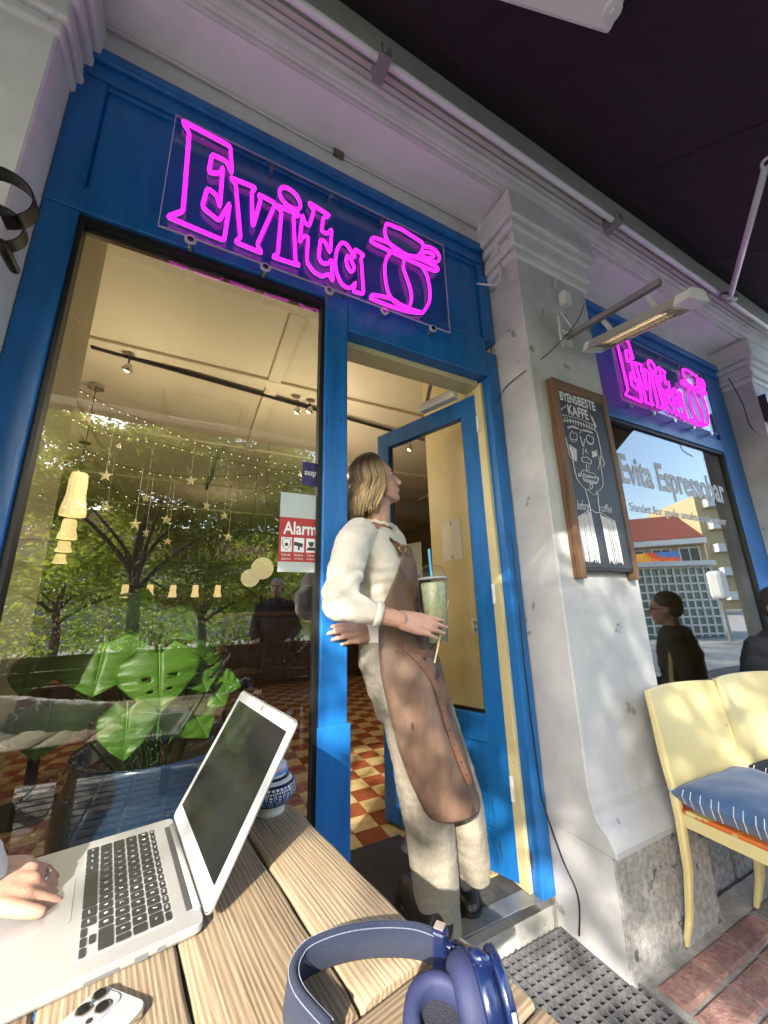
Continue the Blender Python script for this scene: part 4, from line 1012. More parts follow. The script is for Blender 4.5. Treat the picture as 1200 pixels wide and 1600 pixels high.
# ================================================================ ACROSS THE STREET (seen mirrored in the glass)
leafm = mat('tree_leaf', (.07,.12,.018), .5, c2=(.13,.19,.035), vs=1.4, vary=.1)
nt = leafm.node_tree                                   # leaves let some light through
bs_ = nt.nodes['Principled BSDF']; tr = nt.nodes.new('ShaderNodeBsdfTranslucent'); tr.inputs[0].default_value = (.48,.56,.07,1); mx_ = nt.nodes.new('ShaderNodeMixShader'); mx_.inputs[0].default_value = .55
nt.links.new(bs_.outputs[0], mx_.inputs[1]); nt.links.new(tr.outputs[0], mx_.inputs[2]); nt.links.new(mx_.outputs[0], nt.nodes['Material Output'].inputs[0])
bark = mat('tree_bark', (.06,.045,.032), .9, c2=(.12,.095,.07), vs=8, bump=1.0, bs=30)
def crown_mesh(seed, r=2.6, n=15000, flat=.75):
    rng = random.Random(seed); b = MB(); blobs = []
    for k in range(46):
        while True:
            p = Vector((rng.uniform(-1,1), rng.uniform(-1,1), rng.uniform(-1,1)))
            if .3 < p.length < 1: break
        blobs.append((Vector((p.x*r, p.y*r, p.z*r*flat)), rng.uniform(.28,.62)))
    for k in range(n):
        c, br = blobs[rng.randrange(len(blobs))]
        q = Vector((rng.gauss(0,1), rng.gauss(0,1), rng.gauss(0,.6)))*br*.55+c
        s = rng.uniform(.03,.058); u = Vector((rng.gauss(0,1), rng.gauss(0,1), rng.gauss(0,.5))).normalized(); v = u.orthogonal().normalized()
        v = (v+u.cross(v)*rng.uniform(-1,1)).normalized()
        b.add([q-u*s*1.3, q+v*s*.6, q+u*s*1.3, q-v*s*.6], [(0,1,2,3)])
    me = b.mesh('crown'); me.materials.append(leafm); return me
crowns = [crown_mesh(3, n=24000, flat=.9), crown_mesh(11, n=17000, flat=1.0)]
def trunk_mb(h, r):
    b = MB(); b.tube(smooth_path([(0,0,-.2),(.05,.02,h*.4),(-.04,.05,h*.8),(.02,0,h*1.15)], 4), [r*1.25-(r*.8)*i/12 for i in range(13)], 10)
    for k in range(5):
        a = k*1.3; b.tube(smooth_path([(0,0,h*.62+.1*k),(math.cos(a)*.5,math.sin(a)*.5,h*.85+.1*k),(math.cos(a)*1.5,math.sin(a)*1.5,h*1.15+.1*k)], 3), [r*.5-r*.06*i for i in range(7)], 6)
    return b
trees = ((-.95,-7.0,4.7,1.2,1.0,'leafy street tree nearest the cafe, casting dappled shade on the pillar'),(.3,-10.0,3.5,1.2,.3,'leafy street tree across the road, mirrored in the middle of the window'),(2.3,-10.5,3.4,1.2,2.0,'leafy street tree mirrored beside the blue mullion'),(-3.2,-12.0,3.7,1.2,4.0,'leafy street tree behind the nearest one'),(5.0,-13.5,4.2,1.15,5.0,'leafy street tree to the right across the road'))
for k, (x, y, z, s, rz, lab) in enumerate(trees):
    t = thing('street_tree', lab, 'tree', (x,y,-.16), 'street trees mirrored in the window')
    o = trunk_mb(max(z-1.9, 1.7), .11).build('trunk', bark, t, smooth=True)
    o.data.transform(Matrix.Translation(Vector((x,y,-.16)))); 
    for q in range(2 if k == 0 else 1):
        c = bpy.data.objects.new('crown', crowns[min(k, 1)]); col.objects.link(c); c.parent = t; c.location = (.35*q,-.5*q,z+.16+.25*q); c.scale = (s,s,s); c.rotation_euler.z = rz+2.1*q
# hedge and railing
b = MB(); rng = random.Random(5)
for k in range(14000):
    q = Vector((rng.uniform(-14,7), -15.5+rng.gauss(0,.35), rng.uniform(0,2.4))); u = Vector((rng.gauss(0,1),rng.gauss(0,1),rng.gauss(0,1))).normalized()*.07; v = u.orthogonal().normalized()*.045
    b.add([q-u,q+v,q+u,q-v], [(0,1,2,3)])
hg = b.build('hedge', leafm); tag(hg, 'dense green hedge along the far side of the street', 'hedge', kind='stuff')

def block(a, c, depth, z0, z1, m):
    """facade from a to c (ground plan), body extruded away from the shop"""
    a, c = Vector((a.x,a.y,0)), Vector((c.x,c.y,0)); d = (c-a).normalized(); n_ = Vector((d.y,-d.x,0))
    if n_.dot(a-Vector((0,-1.3,0))) < 0: n_ = -n_
    return a, c, d, n_
tan = mat('tan_brick', (.34,.25,.16), .8, c2=(.40,.30,.20), vs=2); tilem = mat('red_roof_tile', (.22,.055,.035), .8, c2=(.30,.08,.05), vs=2); wht = mat('white_render', (.7,.7,.68), .7)
dglass = mat('dark_facade_glass', (.03,.05,.05), .08)
A0, A1 = RV(930,880,44), RV(1106,870,46)
a, c, d, n_ = block(A0, A1, 10, 0, 8, tan); ze = RV(1050,843,45).z; zr = RV(1050,806,45).z
bl = thing('tan_building', 'long tan building with a red tiled roof mirrored in the right window', 'building', tuple(a)); L = (c-a).length
b = MB(); b.fbox(a+Vector((0,0,-.2)), c-a, n_*12, (0,0,ze+.2)); b.build('wall', tan, bl)
b = MB(); b.prism([a-n_*.6+Vector((0,0,ze+.01)), a+n_*6+Vector((0,0,zr+1.2)), a+n_*12.6+Vector((0,0,ze+.01))], c-a); b.build('roof', tilem, bl)
b = MB(); b.fbox(a-n_*.8+Vector((0,0,ze-.55)), c-a, n_*.78, (0,0,.5)); b.build('eaves_band', wht, bl)
for r_ in range(2):
    zb = ze-2.3-r_*3.1
    for k in range(int(L/2.2)):
        p = a+d*(.6+2.2*k)-n_*.03+Vector((0,0,zb)); b = MB(); b.fbox(p, d*1.6, n_*.05, (0,0,1.5)); w_ = b.build('window', wht, bl)
        b = MB(); b.fbox(p+d*.1-n_*.02+Vector((0,0,.1)), d*.65, n_*.015, (0,0,1.3)); b.fbox(p+d*.85-n_*.02+Vector((0,0,.1)), d*.65, n_*.015, (0,0,1.3)); b.build('pane', dglass, w_)
T0, T1 = RV(1104,860,62), RV(1150,870,64); a, c, d, n_ = block(T0, T1, 10, 0, 20, tan); zt = RV(1120,772,63).z
yl = mat('yellow_render', (.46,.38,.22), .8)
tb = thing('yellow_tower_block', 'tall yellow apartment block with white balconies mirrored in the right window', 'building', tuple(a)); b = MB(); b.fbox(a, c-a, n_*10, (0,0,zt)); b.build('wall', yl, tb)
for k in range(6):
    b = MB(); b.fbox(a+d*.8-n_*1.0+Vector((0,0,zt-1.6-2.9*k)), d*2.6, n_*.98, (0,0,1.0)); b.build('balcony', wht, tb)
    b = MB(); b.fbox(a+d*4.2-n_*.05+Vector((0,0,zt-1.8-2.9*k)), d*1.6, n_*.04, (0,0,1.4)); b.build('window', dglass, tb)
# glazed pavilion with white grid and the coloured banner on it
K0, K1 = RV(960,960,17), RV(1128,960,19); a, c, d, n_ = block(K0, K1, 4, 0, 4, tan); zk = RV(1060,886,18).z; L = (c-a).length
pvn = thing('glazed_pavilion', 'glass pavilion with a white grid front mirrored in the right window', 'pavilion', tuple(a)); b = MB(); b.fbox(a+Vector((0,0,-.16)), c-a, n_*4, (0,0,zk+.16)); b.build('glass_front', mat('pavilion_glass', (.10,.17,.16), .1, c2=(.22,.30,.28), vs=.7), pvn)
b = MB()
for k in range(15): b.fbox(a+d*(L*k/14-.03)-n_*.06+Vector((0,0,-.1)), d*.06, n_*.055, (0,0,zk+.1))
for k in range(9): b.fbox(a-n_*.08+Vector((0,0,zk*k/8-.03)), c-a, n_*.02, (0,0,.06))
b.build('grid', wht, pvn); b = MB(); b.fbox(a-n_*.4+Vector((0,0,zk+.04)), c-a, n_*4.6, (0,0,.18)); b.build('roof', wht, pvn)
B0, B1 = RV(985,884,20), RV(1068,884,20); zb0, zb1 = RV(1030,882,20).z, RV(1030,863,20).z
sg = thing('painted_hoarding', 'yellow and orange painted hoarding above the pavilion, mirrored in the right window', 'hoarding', tuple(B0)); e_ = (B1-B0); e_.z = 0
hm_ = mat('hoarding_paint', (.75,.42,.03), .6, c2=(.60,.07,.02), vs=.5, edge=(.45,.55), spots=((.05,.16,.4), .7, .60))
b = MB(); b.fbox(Vector((B0.x,B0.y,zb0)), e_, (0,-.1,0), (0,0,zb1-zb0)); b.build('board', hm_, sg)
for f in (.1,.9):
    b = MB(); b.tube([Vector((B0.x,B0.y-.15,-.1))+e_*f, Vector((B0.x,B0.y-.15,zb0+.1))+e_*f], .06, 8); b.build('post', M['grey_metal'], sg)
p = RV(1128,925,15.5); lb = thing('lit_street_sign', 'tall narrow white sign with pink letters mirrored in the right window', 'sign', (p.x,p.y,-.16))
hh = abs(RV(1128,888,15.5).z-RV(1128,932,15.5).z); b = MB(); b.box((p.x-.2,p.y-.2,p.z-.2),(p.x+.2,p.y+.2,p.z-.2+hh)); b.build('panel', wht, lb, bevel=.1); b = MB(); b.tube([(p.x,p.y,-.16),(p.x,p.y,p.z-.15)], .05, 8); b.build('post', M['grey_metal'], lb)
# pale clouds are left to the sky; far row of houses closing the street
rowm = [mat('far_house_%d' % k, c_, .8) for k, c_ in enumerate(((.38,.30,.2),(.42,.4,.36),(.30,.16,.11)))]
for k in range(9):
    x = -40+k*9.5; h = (6,7,5,5.5,4.5,4.5,5,7,9)[k]
    lab = ['cream town house','grey town house','brick town house'][k % 3]+' '+['at the far left end','second from the left end','third from the left end','just left of the middle','in the middle','just right of the middle','third from the right end','second from the right end','at the far right end'][k]+' of the row across the street'
    t = thing('town_house', lab, 'house', (x+4.6,-27,-.16), 'town houses across the street')
    b = MB(); b.box((x,-37,-.2),(x+9.4,-27,h)); b.build('wall', rowm[k % 3], t)
    b = MB(); b.prism([(x,-26.6,h+.01),(x,-32,h+3.2),(x,-37.4,h+.01)], (9.4,0,0)); b.build('roof', tilem, t)
    for r_ in range(1 if h < 5.6 else 2):
        for q in range(4):
            wx = x+.9+2.1*q; wz = .9+r_*2.8; b = MB(); b.box((wx,-27.06,wz),(wx+1.2,-27.005,wz+1.6)); b.build('window', dglass, t)
# ================================================================ TABLE AND THE THINGS ON IT
TZ = .77
TO = Vector((.250,-.302,TZ)); TT = Vector((.164,-.9865,0)).normalized(); TS_ = Vector((-TT.y*-1*-1, 0, 0))
TS_ = Vector((TT.y, -TT.x, 0))                     # to the left, away from the doorway
def TB(s, t, z=0.0): return TO+TS_*s+TT*t+Vector((0,0,z))
table = thing('plank_table', 'weathered wooden plank table in front of the left window', 'table', tuple(TB(.35,.3,-TZ)))
pw = wood('weathered_plank', (.105,.076,.050), (.30,.238,.160), 1.0, 'Y', .38)
pw2 = wood('weathered_plank_cross', (.105,.08,.055), (.285,.228,.155), 1.0, 'X', .35)
def plank(s0, s1, t0, t1, m, along='t', th=.032):
    """a plank with rounded arrises, modelled in its own frame so that the grain follows it"""
    L, Wd = (t1-t0, s1-s0); N = 14; R = []
    e = .006
    n = 1
    for k in range(N+1):
        y = -L/2+L*k/N; end = 1 if 0 < k < N else .0
        w = Wd/2+.0012*math.sin(k*1.3+s0*40); zz = .0006*math.sin(k*.9+s0*70); e2 = e if end else e*1.8
        R.append([(-w,y,-th),(-w,y,-e2+zz),(-w+e2*.35,y,-e2*.3+zz),(-w+e2,y,zz),(-w*.33,y,zz+.0008),(w*.33,y,zz+.0008),(w-e2,y,zz),(w-e2*.35,y,-e2*.3+zz),(w,y,-e2+zz),(w,y,-th)])
    b = MB(); b.rings(R)
    me = b.mesh('plank'); me.materials.append(m); me.polygons.foreach_set('use_smooth', [len(p.vertices) == 4 for p in me.polygons])
    o = bpy.data.objects.new('plank', me); col.objects.link(o); o.parent = table
    o.location = TB((s0+s1)/2, (t0+t1)/2)-world_loc(table); o.rotation_euler.z = math.atan2(-TT.x, TT.y)+math.pi if False else math.atan2(TT.y, TT.x)-math.pi/2
    return o
gaps = (0,.121,.272,.4145,.553,.70,.84)
for k in range(6): plank(gaps[k]+.0016, gaps[k+1]-.0016, random.uniform(0,.004), .487, pw)
# breadboard end and a second cross plank
for (t0, t1) in ((.492,.600),(.604,.715)):
    N = 2; b = MB(); L = .90; Wd = t1-t0; e = .006; w = Wd/2
    R = [[(x,-w,-.032),(x,-w,-e),(x,-w+e*.35,-e*.3),(x,-w+e,0),(x,w-e,0),(x,w-e*.35,-e*.3),(x,w,-e),(x,w,-.032)][::-1] for x in np.linspace(-L/2,L/2,8)]
    b.rings(R); me = b.mesh('plank'); me.materials.append(pw2); o = bpy.data.objects.new('plank', me); col.objects.link(o); o.parent = table
    o.location = TB(-.035+L/2, (t0+t1)/2)-world_loc(table); o.rotation_euler.z = math.atan2(TS_.y, TS_.x)
for s, t in ((.06,.06),(.78,.06),(.06,.58),(.78,.58)):
    b = MB(); q = TB(s,t,-.034); b.fbox(q-TS_*.03-TT*.03-Vector((0,0,TZ-.035)), TS_*.06, TT*.06, Vector((0,0,TZ-.036))); b.build('leg', pw, table, bevel=.004)
for t in (.06,.58):
    b = MB(); b.fbox(TB(.092,t-.012,-.12), TS_*.656, TT*.024, Vector((0,0,.085))); b.build('apron_rail', pw, table, bevel=.003)

# ---------------------------------------------------------------- laptop
alu = mat('silver_aluminium', (.44,.44,.44), .38, .5, c2=(.41,.41,.41), vs=4, bump=.03, bs=900)
LN = Vector((.061,-.612,TZ+.001)); LU = Vector((-.154,.988,0)).normalized(); LV = Vector((-.988,-.154,0)).normalized()
LW, LD, LH = .335, .238, .0155
def LP(u, v, z=0.0): return LN+LU*u+LV*v+Vector((0,0,z))
lap = thing('laptop', 'open silver laptop with a dark screen on the plank table', 'laptop', tuple(LP(LW/2,LD/2)))
def rrect(u0, u1, v0, v1, r, k=5):
    P = []
    for (cu, cv, a0) in ((u1-r,v1-r,0),(u0+r,v1-r,90),(u0+r,v0+r,180),(u1-r,v0+r,270)):
        for i in range(k+1):
            a = rad(a0+90*i/k); P.append((cu+r*math.cos(a), cv+r*math.sin(a)))
    return P
def slab(mb, P, zs, f):
    """rounded outline P lofted through (height, inset) pairs; f maps u, v, z to a point"""
    cu = sum(p[0] for p in P)/len(P); cv = sum(p[1] for p in P)/len(P); R = []
    for z, ins in zs:
        row = []
        for (u, v) in P:
            d = math.hypot(u-cu, v-cv); k = (d-ins)/d; row.append(f(cu+(u-cu)*k, cv+(v-cv)*k, z))
        R.append(row)
    if (R[0][1]-R[0][0]).cross(R[0][2]-R[0][0]).dot(R[1][0]-R[0][0]) < 0: R = [r[::-1] for r in R]
    mb.rings(R); return mb
b = MB(); slab(b, rrect(0,LW,.004,LD,.011), [(.0005,.006),(.004,.0015),(.0065,0),(LH-.0012,0),(LH,.0012)], LP); b.build('base', alu, lap)
b = MB(); slab(b, rrect(.026,LW-.026,.036,.146,.004), [(LH+.0001,0),(LH+.00025,.0)], LP); b.build('keyboard_well', mat('well_grey', (.42,.42,.42), .5, .4), lap)
b = MB(); slab(b, rrect(LW/2-.054,LW/2+.054,.155,.229,.004), [(LH+.0002,0),(LH+.0005,.0004)], LP); b.build('trackpad', alu, lap)
b = MB()
for (P, i) in ((rrect(LW/2-.0546,LW/2+.0546,.1544,.2296,.0045),0),): slab(b, P, [(LH+.0001,0),(LH+.00018,0)], LP)
b.build('trackpad_edge', mat('groove_grey', (.22,.22,.22), .6), lap)
keym = mat('black_key', (.016,.017,.019), .38, c2=(.022,.023,.025), vs=40)
legend = MB(); legm = mat('key_legend_white', (.7,.7,.7), .6)
KU0, KU1 = .030, LW-.030; unit = (KU1-KU0)/14.5
def key(cu0, cu1, v0, v1, txt=''):
    b = MB(); g_ = .0013; slab(b, rrect(cu0+g_,cu1-g_,v0+g_,v1-g_,.0018,2), [(LH+.0003,0),(LH+.0012,.0001),(LH+.0016,.0006)], LP); b.build('key', keym, lap)
    if txt:
        s = .0048 if len(txt) == 1 else .0030; w = s*.75 if len(txt) == 1 else min(.0024*len(txt), (cu1-cu0)*.7)
        cu, cv = (cu0+cu1)/2, (v0+v1)/2
        text_fit(legend, txt, LP(cu+w/2, cv+s/2, LH+.0018), -LU*w, -LV*s)
rows = [(.0385,.0485,[('esc',1.04)]+[('F%d' % i,1.035) for i in range(1,13)]+[('',1.04)]),
        (.0485,.0675,[(c,1) for c in "'1234567890+"]+[('´',1),('←',1.5)]),
        (.0675,.0865,[('→|',1.5)]+[(c,1) for c in 'QWERTYUIOPÅ']+[('¨',1),('↵',1)]),
        (.0865,.1055,[('⇪',1.75)]+[(c,1) for c in 'ASDFGHJKLØÆ']+[('@',1),('',.75)]),
        (.1055,.1245,[('⇧',1.25)]+[(c,1) for c in '<ZXCVBNM,.-']+[('⇧',2.25)]),
        (.1245,.1440,[('fn',1),('ctrl',1),('alt',1),('cmd',1.25),('',5),('cmd',1.25),('alt',1)])]
for v0, v1, ks in rows:
    u = KU1
    for tx, w in ks:
        if tx in ('←','→|','↵','⇪','⇧'): tx = {'←':'<-','→|':'tab','↵':'','⇪':'','⇧':''}[tx]
        key(u-unit*w, u, v0, v1, tx); u -= unit*w
for cu, v0, v1 in ((0,.1345,.1440),(1,.1345,.1440),(2,.1345,.1440),(1,.1248,.1343)):
    key(KU0+unit*(2-cu), KU0+unit*(3-cu), v0, v1)
o = legend.build('key_legend', legm, lap); o['kind'] = 'stuff'
# ports on the right hand edge and hinge strip
b = MB()
for v0, v1, z0, z1 in ((.100,.135,.0055,.0085),(.070,.0845,.004,.010),(.050,.060,.0045,.0095)): b.fbox(LP(-.0004,v0,z0), LV*(v1-v0), LU*.0012, Vector((0,0,z1-z0)))
b.build('ports', mat('port_grey', (.12,.12,.12), .5), lap)['kind'] = 'stuff'
b = MB(); b.fbox(LP(.035,.006,LH-.002), LU*(LW-.07), LV*.016, Vector((0,0,.0026))); b.build('hinge_cover', mat('hinge_dark', (.05,.05,.05), .4), lap, bevel=.0008)
b = MB(); b.tube([LP(.032,.008,LH-.003), LP(LW-.032,.008,LH-.003)], .0062, 12); b.build('hinge_barrel', alu, lap, smooth=True)
# lid
TH = rad(61); LE = -LV*math.cos(TH)+Vector((0,0,math.sin(TH))); LNm = LU.cross(LE)
if LNm.dot(LV) < 0: LNm = -LNm                       # the screen looks at the user
HB = LP(0,.004,LH-.001)
def LD_(u, e, n=0.0): return HB+LU*u+LE*e+LNm*n
SL = .262
lid = MB(); slab(lid, rrect(0,LW,.003,SL,.011), [(-.0056,.003),(-.0045,.0008),(-.0008,0),(0,.0008)], LD_); lid_o = lid.build('lid', alu, lap)
b = MB(); P = rrect(.0012,LW-.0012,.0042,SL-.0012,.010); slab(b, P, [(.0001,0),(.0004,.0002)], LD_); b.build('seal', M['black_plastic'], lap)
b = MB(); P = rrect(.0024,LW-.0024,.0054,SL-.0024,.0095); slab(b, P, [(.0003,0),(.0008,.0004)], LD_); b.build('bezel', mat('silver_bezel', (.42,.425,.415), .4, .3), lap)
b = MB(); slab(b, rrect(.019,LW-.019,.030,SL-.022,.0006,1), [(.0007,0),(.0012,0)], LD_); b.build('screen', mat('dark_glossy_screen', (.012,.013,.012), .06, spec=.5), lap)
b = MB(); v, f = text_mesh('MacBook Air'); xs = [p[0] for p in v]; k = .030/max(xs); b.add([LD_(LW/2+.015-p[0]*k, .0165+p[1]*k, .0010) for p in v], f); b.build('lid_lettering', mat('bezel_grey_print', (.30,.30,.30), .6), lap)['kind'] = 'stuff'
b = MB(); P = [(0,.0065),(.003,.0035),(.0055,0),(.0045,-.004),(0,-.0055),(-.0045,-.004),(-.0055,0),(-.003,.0035)]; b.prism([LD_(LW/2+x, SL-.0112+y, .0009) for x, y in P], LNm*.0004); b.build('webcam_sticker', mat('olive_leaf_sticker', (.17,.15,.06), .6), lap)

# ---------------------------------------------------------------- painted jar
jc = Vector((.197,-.322,TZ+.0005))
pm_ = bpy.data.materials.new('blue_white_painted_ceramic'); pm_.use_nodes = True; nt = pm_.node_tree; N, L_ = nt.nodes.new, nt.links.new; bs = nt.nodes['Principled BSDF']
tc = N('ShaderNodeTexCoord'); sx = N('ShaderNodeSeparateXYZ'); L_(tc.outputs['Object'], sx.inputs[0])
at = N('ShaderNodeMath'); at.operation = 'ARCTAN2'; L_(sx.outputs['Y'], at.inputs[0]); L_(sx.outputs['X'], at.inputs[1])
def mth(op, a, b_=None, c_=None):
    n = N('ShaderNodeMath'); n.operation = op
    for i, q in enumerate((a, b_, c_)):
        if q is None: continue
        if isinstance(q, (int, float)): n.inputs[i].default_value = q
        else: L_(q, n.inputs[i])
    return n.outputs[0]
ang = mth('MULTIPLY', at.outputs[0], 9/math.pi)
zig = mth('PINGPONG', ang, .5)                       # zigzag bands round the belly
zn = mth('MULTIPLY', mth('SUBTRACT', sx.outputs['Z'], .026), 1/.034)
d1 = mth('ABSOLUTE', mth('SUBTRACT', mth('MULTIPLY', zig, 2.0), zn)); l1 = mth('LESS_THAN', d1, .13)
d2 = mth('ABSOLUTE', mth('SUBTRACT', mth('SUBTRACT', 1.0, mth('MULTIPLY', zig, 2.0)), zn)); l2 = mth('LESS_THAN', d2, .13)
zone = mth('MULTIPLY', mth('GREATER_THAN', zn, 0.0), mth('LESS_THAN', zn, 1.0))
lin = mth('MULTIPLY', mth('MAXIMUM', l1, l2), zone)
chk = mth('MULTIPLY', mth('LESS_THAN', mth('PINGPONG', mth('MULTIPLY', zn, 6.0), .5), .22), mth('LESS_THAN', mth('MULTIPLY', zig, 2.0), mth('SUBTRACT', zn, .18)))
lin = mth('MAXIMUM', lin, mth('MULTIPLY', chk, zone))
for z in (.0245, .0615, .0705): lin = mth('MAXIMUM', lin, mth('LESS_THAN', mth('ABSOLUTE', mth('SUBTRACT', sx.outputs['Z'], z)), .0017))
blue_z = mth('MULTIPLY', mth('GREATER_THAN', sx.outputs['Z'], .0755), mth('LESS_THAN', sx.outputs['Z'], .084))
tri = mth('MULTIPLY', mth('GREATER_THAN', mth('MULTIPLY', zig, 2.0), mth('ADD', zn, .2)), zone)
c1 = N('ShaderNodeMix'); c1.data_type = 'RGBA'; c1.inputs['A'].default_value = (.62,.58,.52,1); c1.inputs['B'].default_value = (.10,.22,.55,1); L_(mth('MAXIMUM', tri, blue_z), c1.inputs['Factor'])
c2_ = N('ShaderNodeMix'); c2_.data_type = 'RGBA'; L_(c1.outputs['Result'], c2_.inputs['A']); c2_.inputs['B'].default_value = (.012,.016,.05,1); L_(lin, c2_.inputs['Factor'])
L_(c2_.outputs['Result'], bs.inputs['Base Color']); bs.inputs['Roughness'].default_value = .15
jar = thing('ceramic_jar', 'small blue and white painted ceramic jar on the table behind the laptop lid', 'jar', tuple(jc))
b = MB(); b.lathe([(0,0),(.032,0),(.033,.006),(.031,.014),(.044,.024),(.054,.038),(.056,.046),(.052,.058),(.042,.067),(.031,.073),(.029,.076),(.037,.079),(.037,.083),(.030,.085),(0,.085)], jc, 40); b.build('pot', pm_, jar, smooth=True)
b = MB(); b.lathe([(.031,.0853),(.034,.088),(.032,.094),(.024,.099),(.010,.102),(0,.1025)], jc, 32); b.build('lid', mat('pale_pink_ceramic_lid', (.60,.45,.42), .2, c2=(.5,.5,.55), vs=60), jar, smooth=True)

# ---------------------------------------------------------------- phone
pz = TZ+.0012
pa_, pb_ = PZ(161,1536,pz+.008), PZ(254,1573,pz+.008); U = (pb_-pa_); U.z = 0; U.normalize(); V = Vector((U.y,-U.x,0))
if V.y > 0: V = -V
pw_ = .0735
PO = pa_.copy(); PO.z = pz
def PP(u, v, z=0): return PO+U*u+V*v+Vector((0,0,z))
phone = thing('mobile_phone', 'silver phone lying face down with its camera cluster up, at the near table edge', 'phone', tuple(PP(.035,.07)))
b = MB(); slab(b, rrect(0,pw_,0,.148,.012), [(0,.002),(.001,.0003),(.002,0),(.0068,0),(.0078,.0004)], PP); b.build('steel_frame', mat('polished_phone_frame', (.75,.74,.72), .12, 1.0), phone)
b = MB(); slab(b, rrect(.001,pw_-.001,.001,.147,.0115), [(.0076,0),(.0084,.0005)], PP); b.build('back_glass', mat('frosted_silver_back', (.34,.34,.345), .3, .1, c2=(.36,.36,.365), vs=6, coat=.3), phone)
b = MB(); slab(b, rrect(.0045,.0405,.0045,.0405,.009), [(.0083,0),(.0098,.0006)], PP); b.build('camera_plateau', mat('clear_silver_plateau', (.36,.36,.37), .15, .2), phone)
for cu, cv in ((.0135,.0135),(.0135,.0310),(.0305,.0225)):
    b = MB(); b.lathe([(.0,.0),(.0078,0),(.0078,.0016),(.0066,.0018),(.0066,.0012),(0,.0012)], PP(cu,cv,.0097), 20); r_ = b.build('lens_ring', mat('lens_ring_steel', (.6,.6,.6), .15, 1.0) if cu == .0135 and cv == .0135 else bpy.data.materials['lens_ring_steel'], phone)
    b = MB(); b.lathe([(0,0),(.0062,0),(.0062,.0003),(0,.0005)], PP(cu,cv,.0110), 20); b.build('lens_glass', mat('dark_lens_glass', (.005,.006,.010), .03, coat=1) if cv == .0135 else bpy.data.materials['dark_lens_glass'], phone)
b = MB(); b.lathe([(0,0),(.0032,0),(.003,.0004),(0,.0005)], PP(.0305,.0085,.0098), 14); b.build('flash', mat('flash_cream', (.7,.68,.6), .3), phone)
b = MB(); b.lathe([(0,0),(.0034,0),(.003,.0004),(0,.0005)], PP(.0305,.0365,.0098), 14); b.build('sensor', M['black_plastic'], phone)

# ---------------------------------------------------------------- headphones
navy = mat('navy_knit_band', (.005,.011,.036), .85, c2=(.007,.015,.046), vs=200, bump=.8, bs=900, sheen=.05)
navyp = mat('navy_gloss_plastic', (.006,.013,.055), .22, coat=.5)
padm = mat('slate_blue_ear_cushion', (.013,.018,.060), .7, c2=(.018,.024,.074), vs=12, bump=.25, bs=60)
hp = thing('headphones', 'navy blue over ear headphones lying on the near corner of the table', 'headphones', tuple(PZ(600,1540,TZ)))
low = smooth_path([PZ(x,y,TZ+.003) for x,y in ((505,1690),(460,1630),(448,1590),(456,1556),(480,1527),(535,1504),(595,1495),(650,1498),(686,1511))], 6)
R = []
for i, p in enumerate(low):
    a = low[max(i-1,0)]; c = low[min(i+1,len(low)-1)]; t = (c-a).normalized(); o_ = Vector((t.y,-t.x,0))
    f = i/(len(low)-1); H = .040; h2 = .0052
    row = []
    for (q, z) in ((-h2,.004),(-h2*.3,0),(h2*.3,0),(h2,.004),(h2,H-.004),(h2*.3,H),(-h2*.3,H),(-h2,H-.004)): row.append(p+o_*q+Vector((0,0,z))+o_*(-.006)*(z/H)*(-1))
    R.append(row)
b = MB(); b.rings(R); b.build('headband', navy, hp, smooth=True)
b = MB()
for i in range(len(low)-1):
    a, c = low[i], low[i+1]
    for k in range(6):
        q = a.lerp(c, k/6); q2 = a.lerp(c, (k+.55)/6); t = (c-a).normalized(); o_ = Vector((t.y,-t.x,0)); 
        for s_ in (-.0056,.0056): b.beam(q+o_*(s_+.006)+Vector((0,0,.0372)), q2+o_*(s_+.006)+Vector((0,0,.0372)), .0008, .0008)
b.build('stitching', mat('grey_thread', (.22,.25,.32), .8), hp)['kind'] = 'stuff'
e0 = low[-1]; t = (low[-1]-low[-3]).normalized(); o_ = Vector((t.y,-t.x,0))
b = MB(); b.fbox(e0-t*.004-o_*.004+Vector((0,0,-.001)), t*.018, o_*.016, Vector((0,0,.043))); b.build('yoke_block', navyp, hp, bevel=.003)
b = MB(); b.fbox(e0-t*.002-o_*.0045+Vector((0,0,.0423)), t*.012, o_*.012, Vector((0,0,.001))); b.build('yoke_inlay', mat('pale_rose_metal', (.6,.5,.45), .3, .6), hp)
cc = PZ(748,1572,TZ+.039); ax = Vector((.90,-.34,.12)).normalized()
def cup(c, ax, up, nm):
    ax = ax.normalized(); s = ax.cross(up).normalized(); u = s.cross(ax)
    def ring(d, r, k=1.12): return [c+ax*d+s*math.cos(2*math.pi*j/28)*r*.92+u*math.sin(2*math.pi*j/28)*r*k*.92 for j in range(28)]
    b = MB(); R = [ring(-.020,.023),ring(-.024,.027),(ring(-.024,.033)),ring(-.018,.0395),ring(-.008,.041),ring(-.001,.038)]; R = [ring(-.006,.0225)]+R; b.rings(R, True, False); b.build('ear_cushion', padm, hp, smooth=True)
    b = MB(); b.rings([ring(-.007,.024),ring(-.006,.0001)], True, False); b.build('inner_mesh', mat('speaker_mesh_'+nm, (.02,.022,.035), .8, bump=.8, bs=900), hp)
    b = MB(); b.rings([ring(-.001,.037),ring(.002,.039),ring(.010,.0385),ring(.017,.034),ring(.019,.026),ring(.0195,.0005)], True, True); b.build('ear_cup', navyp, hp, smooth=True)
    return s, u, ring
s, u, ring = cup(cc, ax, Vector((0,0,1)), 'a')
b = MB(); b.rings([ring(.0195,.037),ring(.022,.039),ring(.028,.038),ring(.0305,.033),ring(.031,.0005)], True, True); b.build('outer_shell', navyp, hp, smooth=True)
